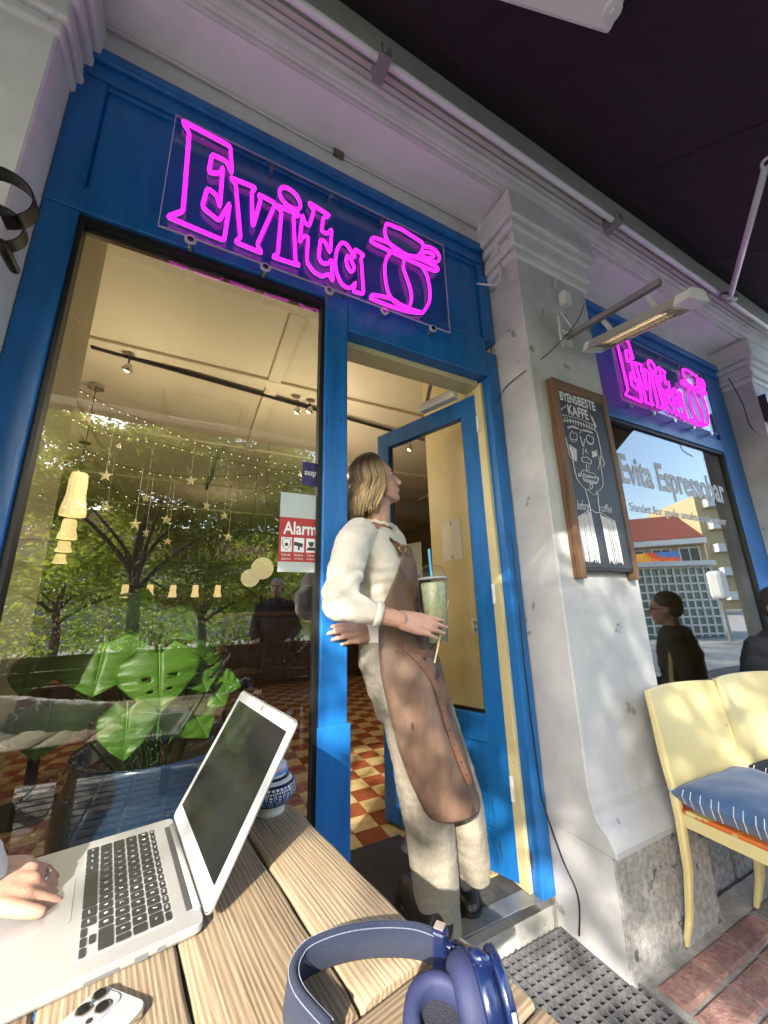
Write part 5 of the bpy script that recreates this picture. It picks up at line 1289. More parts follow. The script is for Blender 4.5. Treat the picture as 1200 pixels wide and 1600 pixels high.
for k, (dz, hh) in enumerate(((.014,.010),(.0,.009),(-.014,.009))):
    q = cc
    b = MB(); side = -s if (-s).dot(Vector((0,-1,0))) > 0 else s
    q = cc+ax*.025+side*.0375*math.sqrt(max(0,1-(dz/.045)**2))+u*dz; b.fbox(q-ax*.0025-u*hh/2, ax*.005, side*.0022, u*hh); b.build('button', mat('button_silver_blue', (.30,.34,.48), .3, .4) if k == 0 else bpy.data.materials['button_silver_blue'], hp, bevel=.001)
b = MB(); b.tube(smooth_path([e0+t*.012+Vector((0,0,.022)), e0+t*.03+Vector((0,0,.030))-o_*0, cc+u*.040+ax*.004, cc+u*.030+ax*.02], 5), [.006]*16, 8); b.build('yoke_arm', navyp, hp, smooth=True)
cc2 = PZ(692,1622,TZ+.028); s, u, ring2 = cup(cc2, Vector((.12,.25,-1)), Vector((0,1,.2)), 'b')
# ================================================================ PLANT IN THE WINDOW
potc = PY(252,1180,.47); potc.z = .10
pot_r = .27
plant = thing('monstera_plant', 'potted monstera with big glossy leaves and a blue glazed pot behind the window', 'plant', tuple(potc))
glaze = mat('midnight_blue_glaze', (.008,.016,.040), .2, c2=(.02,.055,.12), vs=3.2, coat=.15, bump=.05, bs=12)
zr = PY(252,1165,.47).z
b = MB(); b.lathe([(0,0),(.19,0),(.23,.06),(.285,.28),(.30,.44),(.285,zr-.20),(.262,zr-.12),(.275,zr-.10),(.272,zr-.085),(.25,zr-.09),(.245,zr-.15),(0,zr-.16)], potc, 48); b.build('pot', glaze, plant, smooth=True)
b = MB(); b.lathe([(0,zr-.155),(.243,zr-.150)], potc, 30); b.build('soil', mat('potting_soil', (.02,.014,.01), .95, bump=1, bs=60), plant)
lf = mat('monstera_leaf', (.055,.15,.012), .42, c2=(.10,.23,.022), vs=7, spec=.5, bump=.06, bs=35)
nt = lf.node_tree; bs_ = nt.nodes['Principled BSDF']; tr = nt.nodes.new('ShaderNodeBsdfTranslucent'); tr.inputs[0].default_value = (.36,.54,.04,1); mx_ = nt.nodes.new('ShaderNodeMixShader'); mx_.inputs[0].default_value = .42
nt.links.new(bs_.outputs[0], mx_.inputs[1]); nt.links.new(tr.outputs[0], mx_.inputs[2]); nt.links.new(mx_.outputs[0], nt.nodes['Material Output'].inputs[0])
vein = mat('leaf_vein', (.10,.25,.03), .6)
stem_m = mat('leaf_stalk', (.05,.15,.02), .4)
def half_w(t):
    """half width of a heart shaped leaf along its midrib, t from the stalk (0) to the drip tip (1)"""
    return (math.sin(min(1,t*1.02)**.62*math.pi)**.75)*(1-.25*t)*.56 if 0 < t < 1 else 0.0
def leaf(base, tip, wpx, nrm, cuts=0, holes=0, cup_=.16, droop=.10):
    base, tip = Vector(base), Vector(tip); m = tip-base; L = m.length; m.normalize(); n_ = Vector(nrm); n_ = (n_-m*n_.dot(m)).normalized(); s = m.cross(n_).normalized()
    b = MB(); NT, NS = 26, 9; rng = random.Random(int(L*1e5))
    grid = {}; W = wpx
    def pos(t, side, q):
        # lobes reach back past the stalk
        lob = -.20*(1-abs(2*q-1.1))*max(0,1-t*3.5) if q > .05 else 0
        w = half_w(.06+.94*t)*W
        x = side*q*w; y = t*L+lob*L*(.9 if q > .2 else .4)
        z = -cup_*L*.55*(q*w/L)**2*4+(.028*L*math.sin(t*23+q*2)*q)-droop*L*t*t+.05*L*q
        return base+s*x+m*y+n_*z
    for side in (-1, 1):
        idx = [[None]*(NS+1) for _ in range(NT+1)]; vs = []
        for i in range(NT+1):
            for j in range(NS+1):
                vs.append(pos(i/NT, side, j/NS)); idx[i][j] = len(vs)-1
        fs = []
        for i in range(NT):
            t = (i+.5)/NT
            for j in range(NS):
                q = (j+.5)/NS
                if cuts and .22 < t < .86 and q > .38 and (t*cuts*1.0+.25*q+(.2 if side > 0 else 0)) % 1 < .24: continue
                if holes and .3 < t < .75 and .25 < q < .5 and (t*holes) % 1 < .3: continue
                f = (idx[i][j], idx[i][j+1], idx[i+1][j+1], idx[i+1][j])
                fs.append(f if side > 0 else f[::-1])
        b.add(vs, fs)
    o = b.build('leaf', lf, plant, smooth=True, solid=.0012)
    v = MB(); v.tube([pos(i/20, 1, 0)+n_*.0012 for i in range(21)], [.0030*(1-i/24) for i in range(21)], 5)
    for k in range(5):
        for side in (-1,1): v.tube([pos(.10+.15*k+.12*q, side, q)+n_*.001 for q in (0,.3,.6,.85)], [.0012,.001,.0008,.0005], 4)
    v.build('vein', vein, o, smooth=True)
    top = Vector((potc.x+(base.x-potc.x)*.25, potc.y+(base.y-potc.y)*.2, zr+potc.z-.25 if False else zr-.10+0))
    mid = (base+top)/2+Vector((0,.02,.05)); back = base-m*.02-n_*.01
    st = MB(); st.tube(smooth_path([top, mid, back, base+m*.004], 5), [.006,.006,.006,.0055,.0055,.005,.005,.005,.0045,.0045,.004,.004,.0035,.003,.003,.0025], 7); st.build('stalk', stem_m, plant, smooth=True)
def lf_(b0, t0, w, yb, yt, nrm=(0,-.8,.45), cuts=0, holes=0, **k):
    B, T = PY(*b0, yb), PY(*t0, yt); d = float((np.array((B+T)/2)-CAM)@_fw); leaf(B, T, w/F_PX*d*1.14, nrm, cuts, holes, **k)
lf_((165,1005),(143,1088),132,.26,.19)
lf_((250,1020),(250,1114),102,.22,.16,(.05,-.85,.4),holes=5)
lf_((298,1018),(326,1080),84,.27,.23,(.25,-.8,.5),cuts=4)
lf_((80,1108),(52,1190),96,.24,.20,(-.2,-.8,.45))
lf_((200,1108),(193,1190),74,.16,.12,(0,-.85,.35))
lf_((225,985),(190,945),70,.36,.42,(-.1,-.6,.75),cuts=5)
lf_((95,1020),(38,1052),62,.30,.26,(-.3,-.7,.6))
lf_((290,1092),(327,1152),78,.30,.27,(.2,-.7,.5))
lf_((340,1062),(378,1072),34,.30,.30,(.1,-.8,.4)); lf_((338,1085),(352,1102),32,.28,.26,(.1,-.8,.4))
lf_((150,985),(108,958),66,.42,.47,(-.2,-.6,.7)); lf_((235,1000),(246,962),60,.44,.50,(.2,-.6,.7),cuts=5)
lf_((300,1000),(345,975),60,.42,.46,(.3,-.6,.7),cuts=4)
lf_((62,1030),(30,1088),74,.28,.24,(-.25,-.8,.5)); lf_((120,1098),(112,1150),62,.30,.27,(-.1,-.85,.4)); lf_((195,962),(232,918),70,.34,.40,(.1,-.6,.7),cuts=4); lf_((130,950),(95,990),58,.36,.34,(-.3,-.7,.6)); lf_((262,985),(300,945),66,.36,.42,(.1,-.65,.7)); lf_((30,1120),(14,1172),56,.34,.32,(-.3,-.8,.4))
b = MB()
for k in range(14):
    a = random.uniform(0,6.28); r0 = random.uniform(.02,.2); p = Vector((potc.x+math.cos(a)*r0, potc.y+math.sin(a)*r0, zr-.16+.0)); b.tube(smooth_path([p, p+Vector((math.cos(a)*.03,math.sin(a)*.03,.10)), p+Vector((math.cos(a)*.12,math.sin(a)*.12,.15))],4), [.004-.0004*i for i in range(9)], 5)
b.build('young_shoots', stem_m, plant, smooth=True)['kind'] = 'stuff'

# ================================================================ YELLOW CHAIRS
yel = mat('chipped_yellow_paint', (.60,.49,.22), .32, c2=(.64,.53,.25), vs=4, bump=.08, bs=40, spots=((.50,.10,.015), 26, .715), coat=.1)
orange = mat('orange_seat_underpaint', (.50,.10,.015), .4, c2=(.58,.16,.03), vs=12, spots=((.62,.5,.18), 14, .56))
def chair(ox, oy, rz, label):
    """stacking chair: back towards the wall, seat towards the street"""
    t = thing('yellow_chair', label, 'chair', (ox,oy,-.001), 'yellow wooden chairs by the right window')
    c, s = math.cos(rz), math.sin(rz)
    T = lambda x, y, z: Vector((ox+c*x-s*y, oy+s*x+c*y, z))
    W = .225
    for sx_ in (-1, 1):                                     # rear post and leg in one sweep
        b = MB(); R = []
        for k, (y, z, w, d) in enumerate(((.055,0,.016,.014),(.025,.10,.020,.017),(.0,.25,.023,.020),(-.005,.42,.026,.024),(.0,.50,.024,.024),(.017,.62,.020,.024),(.026,.74,.017,.022),(.038,.845,.013,.018))):
            x = sx_*(W-.004-.012*(z/.86)); R.append([T(x+a*w*.62, y+e*d*.62, z) for a, e in ((-1,-.6),(-.6,-1),(.6,-1),(1,-.6),(1,.6),(.6,1),(-.6,1),(-1,.6))])
        b.rings(R); b.build('rear_leg', yel, t, smooth=False, bevel=.002)
        b = MB(); R = []
        for (y, z, w) in ((-.425,0,.013),(-.415,.25,.017),(-.405,.435,.021)):
            x = sx_*(W-.012); R.append([T(x+a*w, y+e*w, z) for a, e in ((-1,-.6),(-.6,-1),(.6,-1),(1,-.6),(1,.6),(.6,1),(-.6,1),(-1,.6))])
        b.rings(R); b.build('front_leg', yel, t)
        b = MB(); b.fbox(T(sx_*(W-.012)-.011*c, -.40, .395), T(.022,0,0)-T(0,0,0), T(0,.385,0)-T(0,0,0), (0,0,.042)); b.build('side_rail', yel, t, bevel=.003)
    b = MB(); b.fbox(T(-W+.03,-.414,.395), T(2*W-.06,0,0)-T(0,0,0), T(0,.022,0)-T(0,0,0), (0,0,.042)); b.build('front_rail', yel, t, bevel=.003)
    # curved backrest shell
    b = MB(); R = []
    for th in (-.005, .005):
        pass
    NZ, NX = 12, 12; front = []; backr = []
    def bp(x, f, off):
        z = .485+f*(.852-.485); y = .004+.038*f**1.5+.030*(1-(x/W)**2)*(.4+.6*f); 
        z += -.004*(abs(x)/W)**3*f
        return T(x*(1-.035*f), y+off-.016, z)
    for k in range(NZ+1):
        f = k/NZ; R.append([bp(x,f,0) for x in np.linspace(-W,W,NX)]+[bp(x,f,.011) for x in np.linspace(W,-W,NX)])
    b.rings(R); b.build('backrest', yel, t, smooth=False, bevel=.003)
    b = MB(); P = []
    out = [(-W,-.42),(W,-.42),(W,-.0),(-W,-.0)]
    P = rrect(-W+.002,W-.002,-.428,-.006,.035,4); slab(b, P, [(.438,0),(.445,-.002),(.452,.001)], lambda u_, v_, z_: T(u_, v_, z_)); b.build('seat', orange, t)
    return t, T
c1 = PZ(1075,1493,0); ch1, T1 = chair(c1.x+.255, c1.y-.050, rad(-5), 'left yellow chair with orange chips, carrying the blue cushion')
ch2, T2 = chair(c1.x+.255+.485, c1.y-.085, rad(-7), 'right yellow chair cut by the picture edge')
den = mat('faded_denim', (.030,.075,.17), .9, c2=(.06,.125,.25), vs=9, bump=.5, bs=500, sheen=.3)
def cushion(T, m, label, cx, cy, w, d, h, z, rot):
    NX, NY = 22, 20; b = MB(); rng = random.Random(4); top = []; bot = []
    t = thing('seat_cushion', label, 'cushion', tuple(T(cx,cy,z)))
    def P(i, j, sgn):
        u = i/NX*2-1; v = j/NY*2-1; k = (1-abs(u)**3.2)*(1-abs(v)**3.2); k = max(k,0)**.5
        x = u*w*(1-.07*(1-v*v)*abs(u)); y = v*d*(1-.07*(1-u*u)*abs(v)); wr = .010*noise.noise(Vector((x*14,y*14,sgn)))*k
        xr, yr = x*math.cos(rot)-y*math.sin(rot), x*math.sin(rot)+y*math.cos(rot)
        return T(cx+xr, cy+yr, z+h*.42+sgn*(h*.58*k if sgn > 0 else h*.42*min(1,k*2.2))+wr+.012*abs(u*v)**2*(1 if sgn > 0 else 1))
    vs = []; fs = []
    for sgn in (1,-1):
        o_ = len(vs)
        for i in range(NX+1):
            for j in range(NY+1): vs.append(P(i,j,sgn))
        for i in range(NX):
            for j in range(NY):
                f = (o_+i*(NY+1)+j, o_+(i+1)*(NY+1)+j, o_+(i+1)*(NY+1)+j+1, o_+i*(NY+1)+j+1); fs.append(f if sgn > 0 else f[::-1])
    b.add(vs, fs); b.build('cover', m, t, smooth=True)
    b = MB()
    for k in range(15):                                    # white blanket stitches over the edge
        u = -.95+1.9*k/14+random.uniform(-.03,.03)
        for (uu, vv) in ((u,-1),(-1,u)):
            i, j = (uu+1)/2*NX, (vv+1)/2*NY; p = P(i,j,1); i2, j2 = ((uu*.94 if abs(uu) == 1 else uu)+1)/2*NX, ((vv*.94 if abs(vv) == 1 else vv)+1)/2*NY
            q1, q2 = P(i2,j2,1), P(i2,j2,-1); b.tube([q1+Vector((0,0,.001)), p, q2-Vector((0,0,.001))], .0014, 4)
    b.build('edge_stitch', mat('white_yarn', (.6,.62,.62), .9), t)['kind'] = 'stuff'
cushion(T1, den, 'faded blue denim cushion with white edge stitching on the left yellow chair', .0,-.20,.235,.215,.10,.454,.06)
b = MB(); cushion(T2, mat('dark_denim', (.012,.014,.03), .9, bump=.4, bs=300), 'dark navy cushion on the right yellow chair', .0,-.2,.215,.20,.09,.454,0)
# ---------------------------------------------------------------- furniture mirrored in the left window, with a bench added to darken it
bn = thing('bench', 'long dark wooden bench on the pavement facing the cafe window', 'bench', (-.1,-2.15,-.035))
dkw = wood('dark_bench_wood', (.03,.018,.01), (.08,.05,.03), 1.0, 'X', .3)
for k in range(4):
    b = MB(); b.box((-1.2,-2.42+k*.115,.43),(1.1,-2.42+k*.115+.111,.46)); b.build('seat_slat', dkw, bn, bevel=.004)
for k in range(4):
    b = MB(); b.box((-1.2,-2.46-.02*k,.47+k*.108),(1.1,-2.435-.02*k,.575+k*.108)); b.build('back_slat', dkw, bn, bevel=.004)
for x in (-1.05,-.05,.95):
    for y in (-2.38,-1.99):
        b = MB(); b.box((x-.03,y-.03,-.035),(x+.03,y+.03,.4295)); b.build('leg', M['dark_metal'], bn)
    b = MB(); b.beam((x,-2.42,.40),(x,-2.52,.90), .04, .02, up=(1,0,0)); b.build('back_post', M['dark_metal'], bn)
bl_m = mat('blue_chair_enamel', (.02,.09,.32), .35)
def bistro(O, rz, label):
    t = thing('folding_chair', label, 'chair', tuple(O), 'blue folding chairs mirrored in the window'); c, s = math.cos(rz), math.sin(rz)
    T = lambda a, b_, z: Vector((O[0]+c*a-s*b_, O[1]+s*a+c*b_, O[2]+z))
    for a in (-.2,.2):
        b = MB(); b.tube([T(a,-.22,0), T(a,.10,.46), T(a,.22,.86)], .012, 8); b.build('rear_leg', bl_m, t); b = MB(); b.tube([T(a*.9,.24,0), T(a*.9,-.20,.45)], .012, 8); b.build('front_leg', bl_m, t)
    for k in range(5):
        b = MB(); b.fbox(T(-.2,-.2+.08*k,.452), T(.2,0,0)-T(-.2,0,0), T(0,.065,0)-T(0,0,0), (0,0,.014)); b.build('seat_slat', bl_m, t)
    for k in range(3):
        b = MB(); b.fbox(T(-.21,.155+.030*k,.64+.08*k), T(.2,0,0)-T(-.22,0,0), T(0,.014,0)-T(0,0,0), (0,0,.06)); b.build('back_slat', bl_m, t)
for (px, lab) in ((392,'blue folding chair mirrored low in the left window, the left one'),(462,'blue folding chair mirrored low in the left window, nearer the mullion')):
    q = RV(px,1050,4.3); bistro((q.x,q.y,-.035), 2.6 if px < 400 else 3.4, lab)
# low planters with shrubs, added at the kerb to darken the mirrored road
plm = mat('planter_black', (.02,.02,.02), .6)
for k in range(7):
    x = -4.6+1.35*k; t = thing('added_planter', ('far left','second from left','third from left','middle','third from right','second from right','far right')[k]+' dark planter box with a clipped shrub along the kerb', 'planter', (x,-4.0,-.035), 'planters along the kerb')
    b = MB(); b.box((x-.6,-4.2,-.035),(x+.6,-3.8,.42)); b.build('box', plm, t, bevel=.02)
    b = MB(); rng = random.Random(40+k)
    for i in range(1500):
        q = Vector((x+rng.uniform(-.6,.6), -4.0+rng.gauss(0,.13), .42+abs(rng.gauss(0,.28)))); u = Vector((rng.gauss(0,1),rng.gauss(0,1),rng.gauss(0,1))).normalized()*.035; v = u.orthogonal().normalized()*.022
        b.add([q-u,q+v,q+u,q-v], [(0,1,2,3)])
    b.build('foliage', leafm, t)
# ================================================================ PEOPLE
skin = mat('skin', (.50,.27,.185), .5, c2=(.56,.32,.23), vs=18, bump=.12, bs=220, sss=.12)
skin2 = mat('skin_pale', (.46,.26,.18), .5, c2=(.52,.30,.21), vs=14, bump=.1, bs=200)
nailm = mat('finger_nail', (.60,.36,.30), .3)
linen = mat('beige_linen', (.235,.205,.155), .9, c2=(.315,.28,.22), vs=170, bump=.7, bs=520, stretch=(1,1,.45), edge=(.3,.7))
creamk = mat('cream_fine_knit', (.66,.60,.50), .9, c2=(.72,.66,.56), vs=14, bump=.35, bs=700, sheen=.15)
leather = mat('tan_brown_leather', (.085,.048,.032), .55, c2=(.24,.145,.092), vs=6, bump=.25, bs=45, spots=((.05,.03,.022), 11, .63), edge=(.32,.7), stretch=(1.6,1.6,.8))
leather2 = mat('strap_leather', (.14,.06,.032), .45, c2=(.20,.095,.05), vs=20)
bootm = mat('black_boot_leather', (.012,.012,.013), .38, c2=(.03,.03,.03), vs=30, bump=.2, bs=80)

def hand(mb, wrist, fwd, up, thumb, curls, sc=1.0, spread=.06, thumb_dir=None, nails=None, tl=.35):
    """palm, four unequal fingers and a thumb as overlapping tapered pieces; curls = bend of the three joints per finger"""
    fwd = Vector(fwd).normalized(); up = Vector(up); up = (up-fwd*up.dot(fwd)).normalized(); th = fwd.cross(up).normalized()
    if th.dot(Vector(thumb)) < 0: th = -th
    W = Vector(wrist)
    offs = (.030,.0105,-.0095,-.028); kn = (.088,.092,.086,.076)
    lens = ((.043,.026,.021),(.047,.030,.022),(.043,.028,.021),(.034,.021,.019)); rr = (.0098,.0100,.0095,.0083)
    for i in range(4):
        K = W+(fwd*kn[i]+th*offs[i]+up*(.004 if i in (1,2) else .001))*sc
        base = W+(fwd*.012+th*offs[i]*.62)*sc
        mb.capsule(base, K, .0165*sc, .0118*sc, 10)
        d = (fwd+th*(offs[i]/.03*spread)).normalized(); p = K; a = 0
        for j in range(3):
            a += curls[i][j]; v = d*math.cos(a)-up*math.sin(a); q = p+v*lens[i][j]*sc
            r0, r1 = rr[i]*(1-.10*j)*sc, rr[i]*(1-.10*(j+1))*sc
            mb.capsule(p, q, r0*1.04, r1, 10)
            if j == 2 and nails is not None:
                n_ = d*math.sin(a)+up*math.cos(a); s = v.cross(n_).normalized(); c = q+n_*r1*.80-v*.001*sc
                nails.rings([[c+v*.0065*sc*math.cos(x)+s*.0050*sc*math.sin(x)+n_*h*sc-n_*.0012*abs(math.sin(x))*sc for x in np.linspace(0,2*math.pi,11)[:-1]] for h in (0,.0013)])
            p = q
    mb.capsule(W+(fwd*.03+th*.012)*sc, W+(fwd*.065+th*.018)*sc, .017*sc, .015*sc, 10)
    mb.capsule(W+(fwd*.03-th*.012)*sc, W+(fwd*.06-th*.018)*sc, .0165*sc, .014*sc, 10)
    td = Vector(thumb_dir).normalized() if thumb_dir is not None else (fwd*.75+th*.62-up*.25).normalized()
    t0 = W+(fwd*.022+th*.020-up*.004)*sc; t1 = t0+(td*.6+th*tl).normalized()*.042*sc; t2 = t1+td*.034*sc; t3 = t2+(td+fwd*.25).normalized()*.026*sc
    mb.capsule(t0, t1, .0165*sc, .0125*sc, 10); mb.capsule(t1, t2, .0120*sc, .0105*sc, 10); mb.capsule(t2, t3, .0105*sc, .0082*sc, 10)
    return W, fwd, up, th

def head(mb, O, f, u, sc=1.0):
    """skull, brow, nose, lips, chin and ears around the middle of the skull"""
    f = Vector(f).normalized(); u = Vector(u); u = (u-f*u.dot(f)).normalized(); s = f.cross(u).normalized(); Mx = Matrix((f,s,u)).transposed()
    H = lambda a, b_, c: O+(f*a+s*b_+u*c)*sc
    E_ = lambda c, r: mb.ball(H(*c), sc, 18, 12, r, Mx)
    E_((-.012,0,.022),(.096,.076,.092)); E_((.030,0,-.045),(.062,.060,.078)); E_((.022,0,.012),(.070,.066,.070))
    E_((.062,0,-.098),(.028,.030,.022)); mb.capsule(H(.025,.045,-.075), H(.064,.012,-.100), .020*sc, .018*sc); mb.capsule(H(.025,-.045,-.075), H(.064,-.012,-.100), .020*sc, .018*sc)
    for k in (-1,1):
        mb.capsule(H(.078,.014*k,.012), H(.062,.046*k,.012), .010*sc, .009*sc)          # brow ridge
        E_((.060,.036*k,-.032),(.024,.022,.020))                                     # cheek
        mb.capsule(H(.090,.009*k,-.040), H(.084,.014*k,-.038), .0072*sc, .006*sc)       # nostril
        E_((-.010,.074*k,-.022),(.018,.008,.028))                                    # ear
        E_((.069,.031*k,-.004),(.014,.015,.009))                                     # eyelid
    mb.capsule(H(.084,0,.004), H(.108,0,-.033), .0085*sc, .0098*sc); mb.capsule(H(.103,0,-.037), H(.090,0,-.043), .0085*sc, .008*sc)
    mb.capsule(H(.087,.017,-.066), H(.092,0,-.0625), .0058*sc, .0068*sc); mb.capsule(H(.087,-.017,-.066), H(.092,0,-.0625), .0058*sc, .0068*sc)
    mb.capsule(H(.085,.014,-.074), H(.0895,0,-.0745), .0060*sc, .0072*sc); mb.capsule(H(.085,-.014,-.074), H(.0895,0,-.0745), .0060*sc, .0072*sc)
    return f, s, u, H

def face_parts(parent, H, f, s, u, sc, lipc=(.36,.13,.11), browc=(.10,.06,.035)):
    b = MB()
    for k in (-1,1): b.ball(H(.0745,.031*k,-.006), .0098*sc, 12, 8, (.9,1.2,.62), Matrix((f,s,u)).transposed())
    b.build('eyes', mat('eye_white', (.45,.42,.40), .2), parent, smooth=True)
    b = MB()
    for k in (-1,1): b.ball(H(.0815,.031*k,-.006), .0045*sc, 10, 6, (.7,1,1), Matrix((f,s,u)).transposed())
    b.build('irises', mat('dark_iris', (.02,.014,.012), .15), parent, smooth=True)
    b = MB()
    for k in (-1,1):
        b.tube([H(.076,.018*k,.001),H(.082,.027*k,.0035),H(.079,.038*k,.002),H(.070,.046*k,-.003)], [.0022*sc,.0034*sc,.0034*sc,.0018*sc], 6)
        b.tube([H(.077,.020*k,-.012),H(.081,.030*k,-.0135),H(.075,.043*k,-.009)], [.0008*sc,.0011*sc,.0008*sc], 5)
    b.build('lashes', mat('dark_lash', (.03,.02,.015), .7), parent)
    b = MB()
    for k in (-1,1): b.tube([H(.0895,.013*k,.016),H(.086,.028*k,.0225),H(.072,.046*k,.018)], [.0028*sc,.0042*sc,.0022*sc], 6)
    b.build('eyebrows', mat('brow_hair', browc, .8), parent)
    lm = mat('lip_colour', lipc, .4); b = MB()
    for z, r_ in ((-.0648,.0052),(-.0748,.0056)): b.tube([H(.0855,.019,-.069),H(.0925,.009,z),H(.0948,0,z),H(.0925,-.009,z),H(.0855,-.019,-.069)], [.0015*sc,r_*.7*sc,r_*.8*sc,r_*.7*sc,.0015*sc], 8)
    b.build('lips', lm, parent, smooth=True)

# ---------------------------------------------------------------- the woman in the doorway
FB = Vector((.76,-.65,0)).normalized(); RB = Vector((FB.y,-FB.x,0))        # chest direction, her right hand side
wo = thing('person', 'blond woman in cream top and brown leather apron leaning in the doorway', 'person', tuple(PZ(700,1440,.105)), None)
J = lambda x, y, d: PY(x, y, d)
rings = [((588,826),.085,.060,.055),((582,838),.080,.150,.085),((584,858),.072,.172,.108),((592,890),.065,.160,.122),((600,930),.065,.146,.110),((609,975),.065,.138,.104),((617,1035),.068,.165,.120),((634,1092),.065,.160,.118)]
def ring_pts(c, y, a, b_, n=24): return ell(J(*c, y), RB*a, FB*b_, n)
b = MB()
b.rings([ring_pts(c, y, a*.95, d*.95) for c, y, a, d in rings])
NK = J(588,832,.085); HO = J(587,752,.086)
fh = Vector((.90,-.36,.26)); uh = Vector((-.26,0,.96))
b.capsule(NK-Vector((0,0,.02)), HO+Vector((.012,0,-.085)), .058, .050)
f_, s_, u_, H = head(b, HO, fh, uh, .93)
RS, RE, RW = J(551,850,-.065), J(530,944,-.145), J(624,968,-.205)
b.capsule(RS, RE, .052, .043); b.capsule(RE, RE.lerp(RW,.35), .040, .037); b.capsule(RE.lerp(RW,.35), RW, .037, .0265)
LS, LE_, LWr = J(612,850,.20), J(600,945,.26), J(574,984,.035)
b.capsule(LS, LE_, .05, .043); b.capsule(LE_, LWr, .042, .028)
nails = MB()
CUPC = Vector(J(679,950,-.125))
fw = (J(694,984,-.205)-RW).normalized()
hand(b, RW, fw, (.05,-.93,.35), (0,.3,1), ((-.02,.12,.14),(-.02,.13,.14),(-.02,.15,.15),(.0,.18,.16)), .98, .05, thumb_dir=(.70,.70,-.05), nails=nails, tl=.08)
fl = (J(528,988,-.03)-J(575,986,.02)).normalized()
hand(b, J(580,988,.020), fl, (-.1,-.92,.25), (0,.1,1), ((.15,.45,.35),(.18,.5,.4),(.2,.55,.4),(.3,.6,.4)), 1.0, .03, thumb_dir=(-.55,.45,.7), nails=nails)
for (h, k, a, r0) in ((J(632,1062,.0),J(662,1238,-.015),J(688,1450,.01),.07),(J(655,1062,.125),J(714,1232,.04),J(729,1355,.075),.07)):
    b.capsule(h, k, r0, .046); b.capsule(k, a, .044, .030)
body = fuse(b, 'body', skin, wo, .0036, 4)
nails.build('finger_nails', nailm, wo, smooth=True)['kind'] = 'stuff'
face_parts(wo, H, f_, s_, u_, .93)
# ring on the left hand
# blouse
def wr(sc_, amp, sc2=(1,1,1)):
    return lambda p: amp*noise.noise(Vector((p.x*sc_*sc2[0],p.y*sc_*sc2[1],p.z*sc_*sc2[2])))+amp*.5*noise.noise(Vector((p.x*sc_*2.3*sc2[0],p.y*sc_*2.3*sc2[1],p.z*sc_*2.3*sc2[2]+5)))
b = MB(); rg = [((588,828),.085,.066,.060)]+[(c,y,a+.012,d+.012) for c,y,a,d in rings[1:6]]+[((618,1030),.068,.166,.122)]
b.rings([ring_pts(c,y,a,d) for c,y,a,d in rg])
b.capsule(J(562,836,-.03), RS, .068, .066, 16); b.capsule(RS, RE+Vector((0,.0,.02)), .066, .058, 16); b.capsule(RE+Vector((0,0,.02)), RE, .058, .055, 16)
cf = RE.lerp(RW,.50); b.capsule(RE, cf, .055, .042, 16)
b.capsule(J(604,838,.19), LS, .066, .07, 16); b.capsule(LS, LE_, .07, .058, 16); b.capsule(LE_, LE_.lerp(LWr,.6), .058, .042, 16)
def fold(p):
    w = wr(15,.0035,(1,1,1.7))(p)+wr(48,.0010,(1,1,2.6))(p)
    # gathers that run across below the bust and round the elbow
    return w+.0035*math.sin(p.z*95+9*noise.noise(p*6))*max(0,1-abs(p.z-1.28)/.16)
fuse(b, 'blouse', creamk, wo, .0052, 7, fold)
b = MB(); b.tube([cf+(cf-RE).normalized()*q for q in (.018,.030,.040)], [.0425,.041,.0385], 20); b.build('cuff', creamk, wo, smooth=True)
b = MB(); nk = J(590,824,.085); b.tube([nk+RB*.066*math.cos(t)+FB*.062*math.sin(t)+Vector((0,0,.012-.012*math.sin(t)+.003*math.sin(t*11))) for t in np.linspace(0,2*math.pi,40)[:-1]], .007, 8, closed=True); b.build('collar_frill', creamk, wo, smooth=True)
# trousers
b = MB()
b.rings([ring_pts(c,y,a,d) for c,y,a,d in (((612,1000),.067,.165,.124),((618,1035),.068,.186,.140),((634,1085),.066,.182,.138),((642,1115),.062,.168,.128))])
def leg(pts):
    R = []
    for (px, d, rx, ry) in pts:
        c = J(*px, d) ; R.append(ell(c, Vector((rx,0,0)), Vector((0,ry,0)), 20))
    b.rings(R)
leg([((628,1070),.0,.098,.105),((645,1150),-.01,.094,.100),((664,1240),-.02,.086,.090),((672,1290),-.02,.082,.086),((677,1345),-.01,.081,.084),((683,1400),.0,.075,.08),((692,1462),.01,.062,.07)])
leg([((656,1070),.125,.098,.105),((690,1160),.09,.092,.1),((716,1235),.04,.086,.09),((724,1285),.04,.078,.085),((733,1335),.06,.066,.08),((737,1368),.075,.052,.08)])
fuse(b, 'trousers', linen, wo, .006, 4, lambda p: wr(12,.009,(1,1,.32))(p)+wr(26,.0022,(.6,.6,1.7))(p))
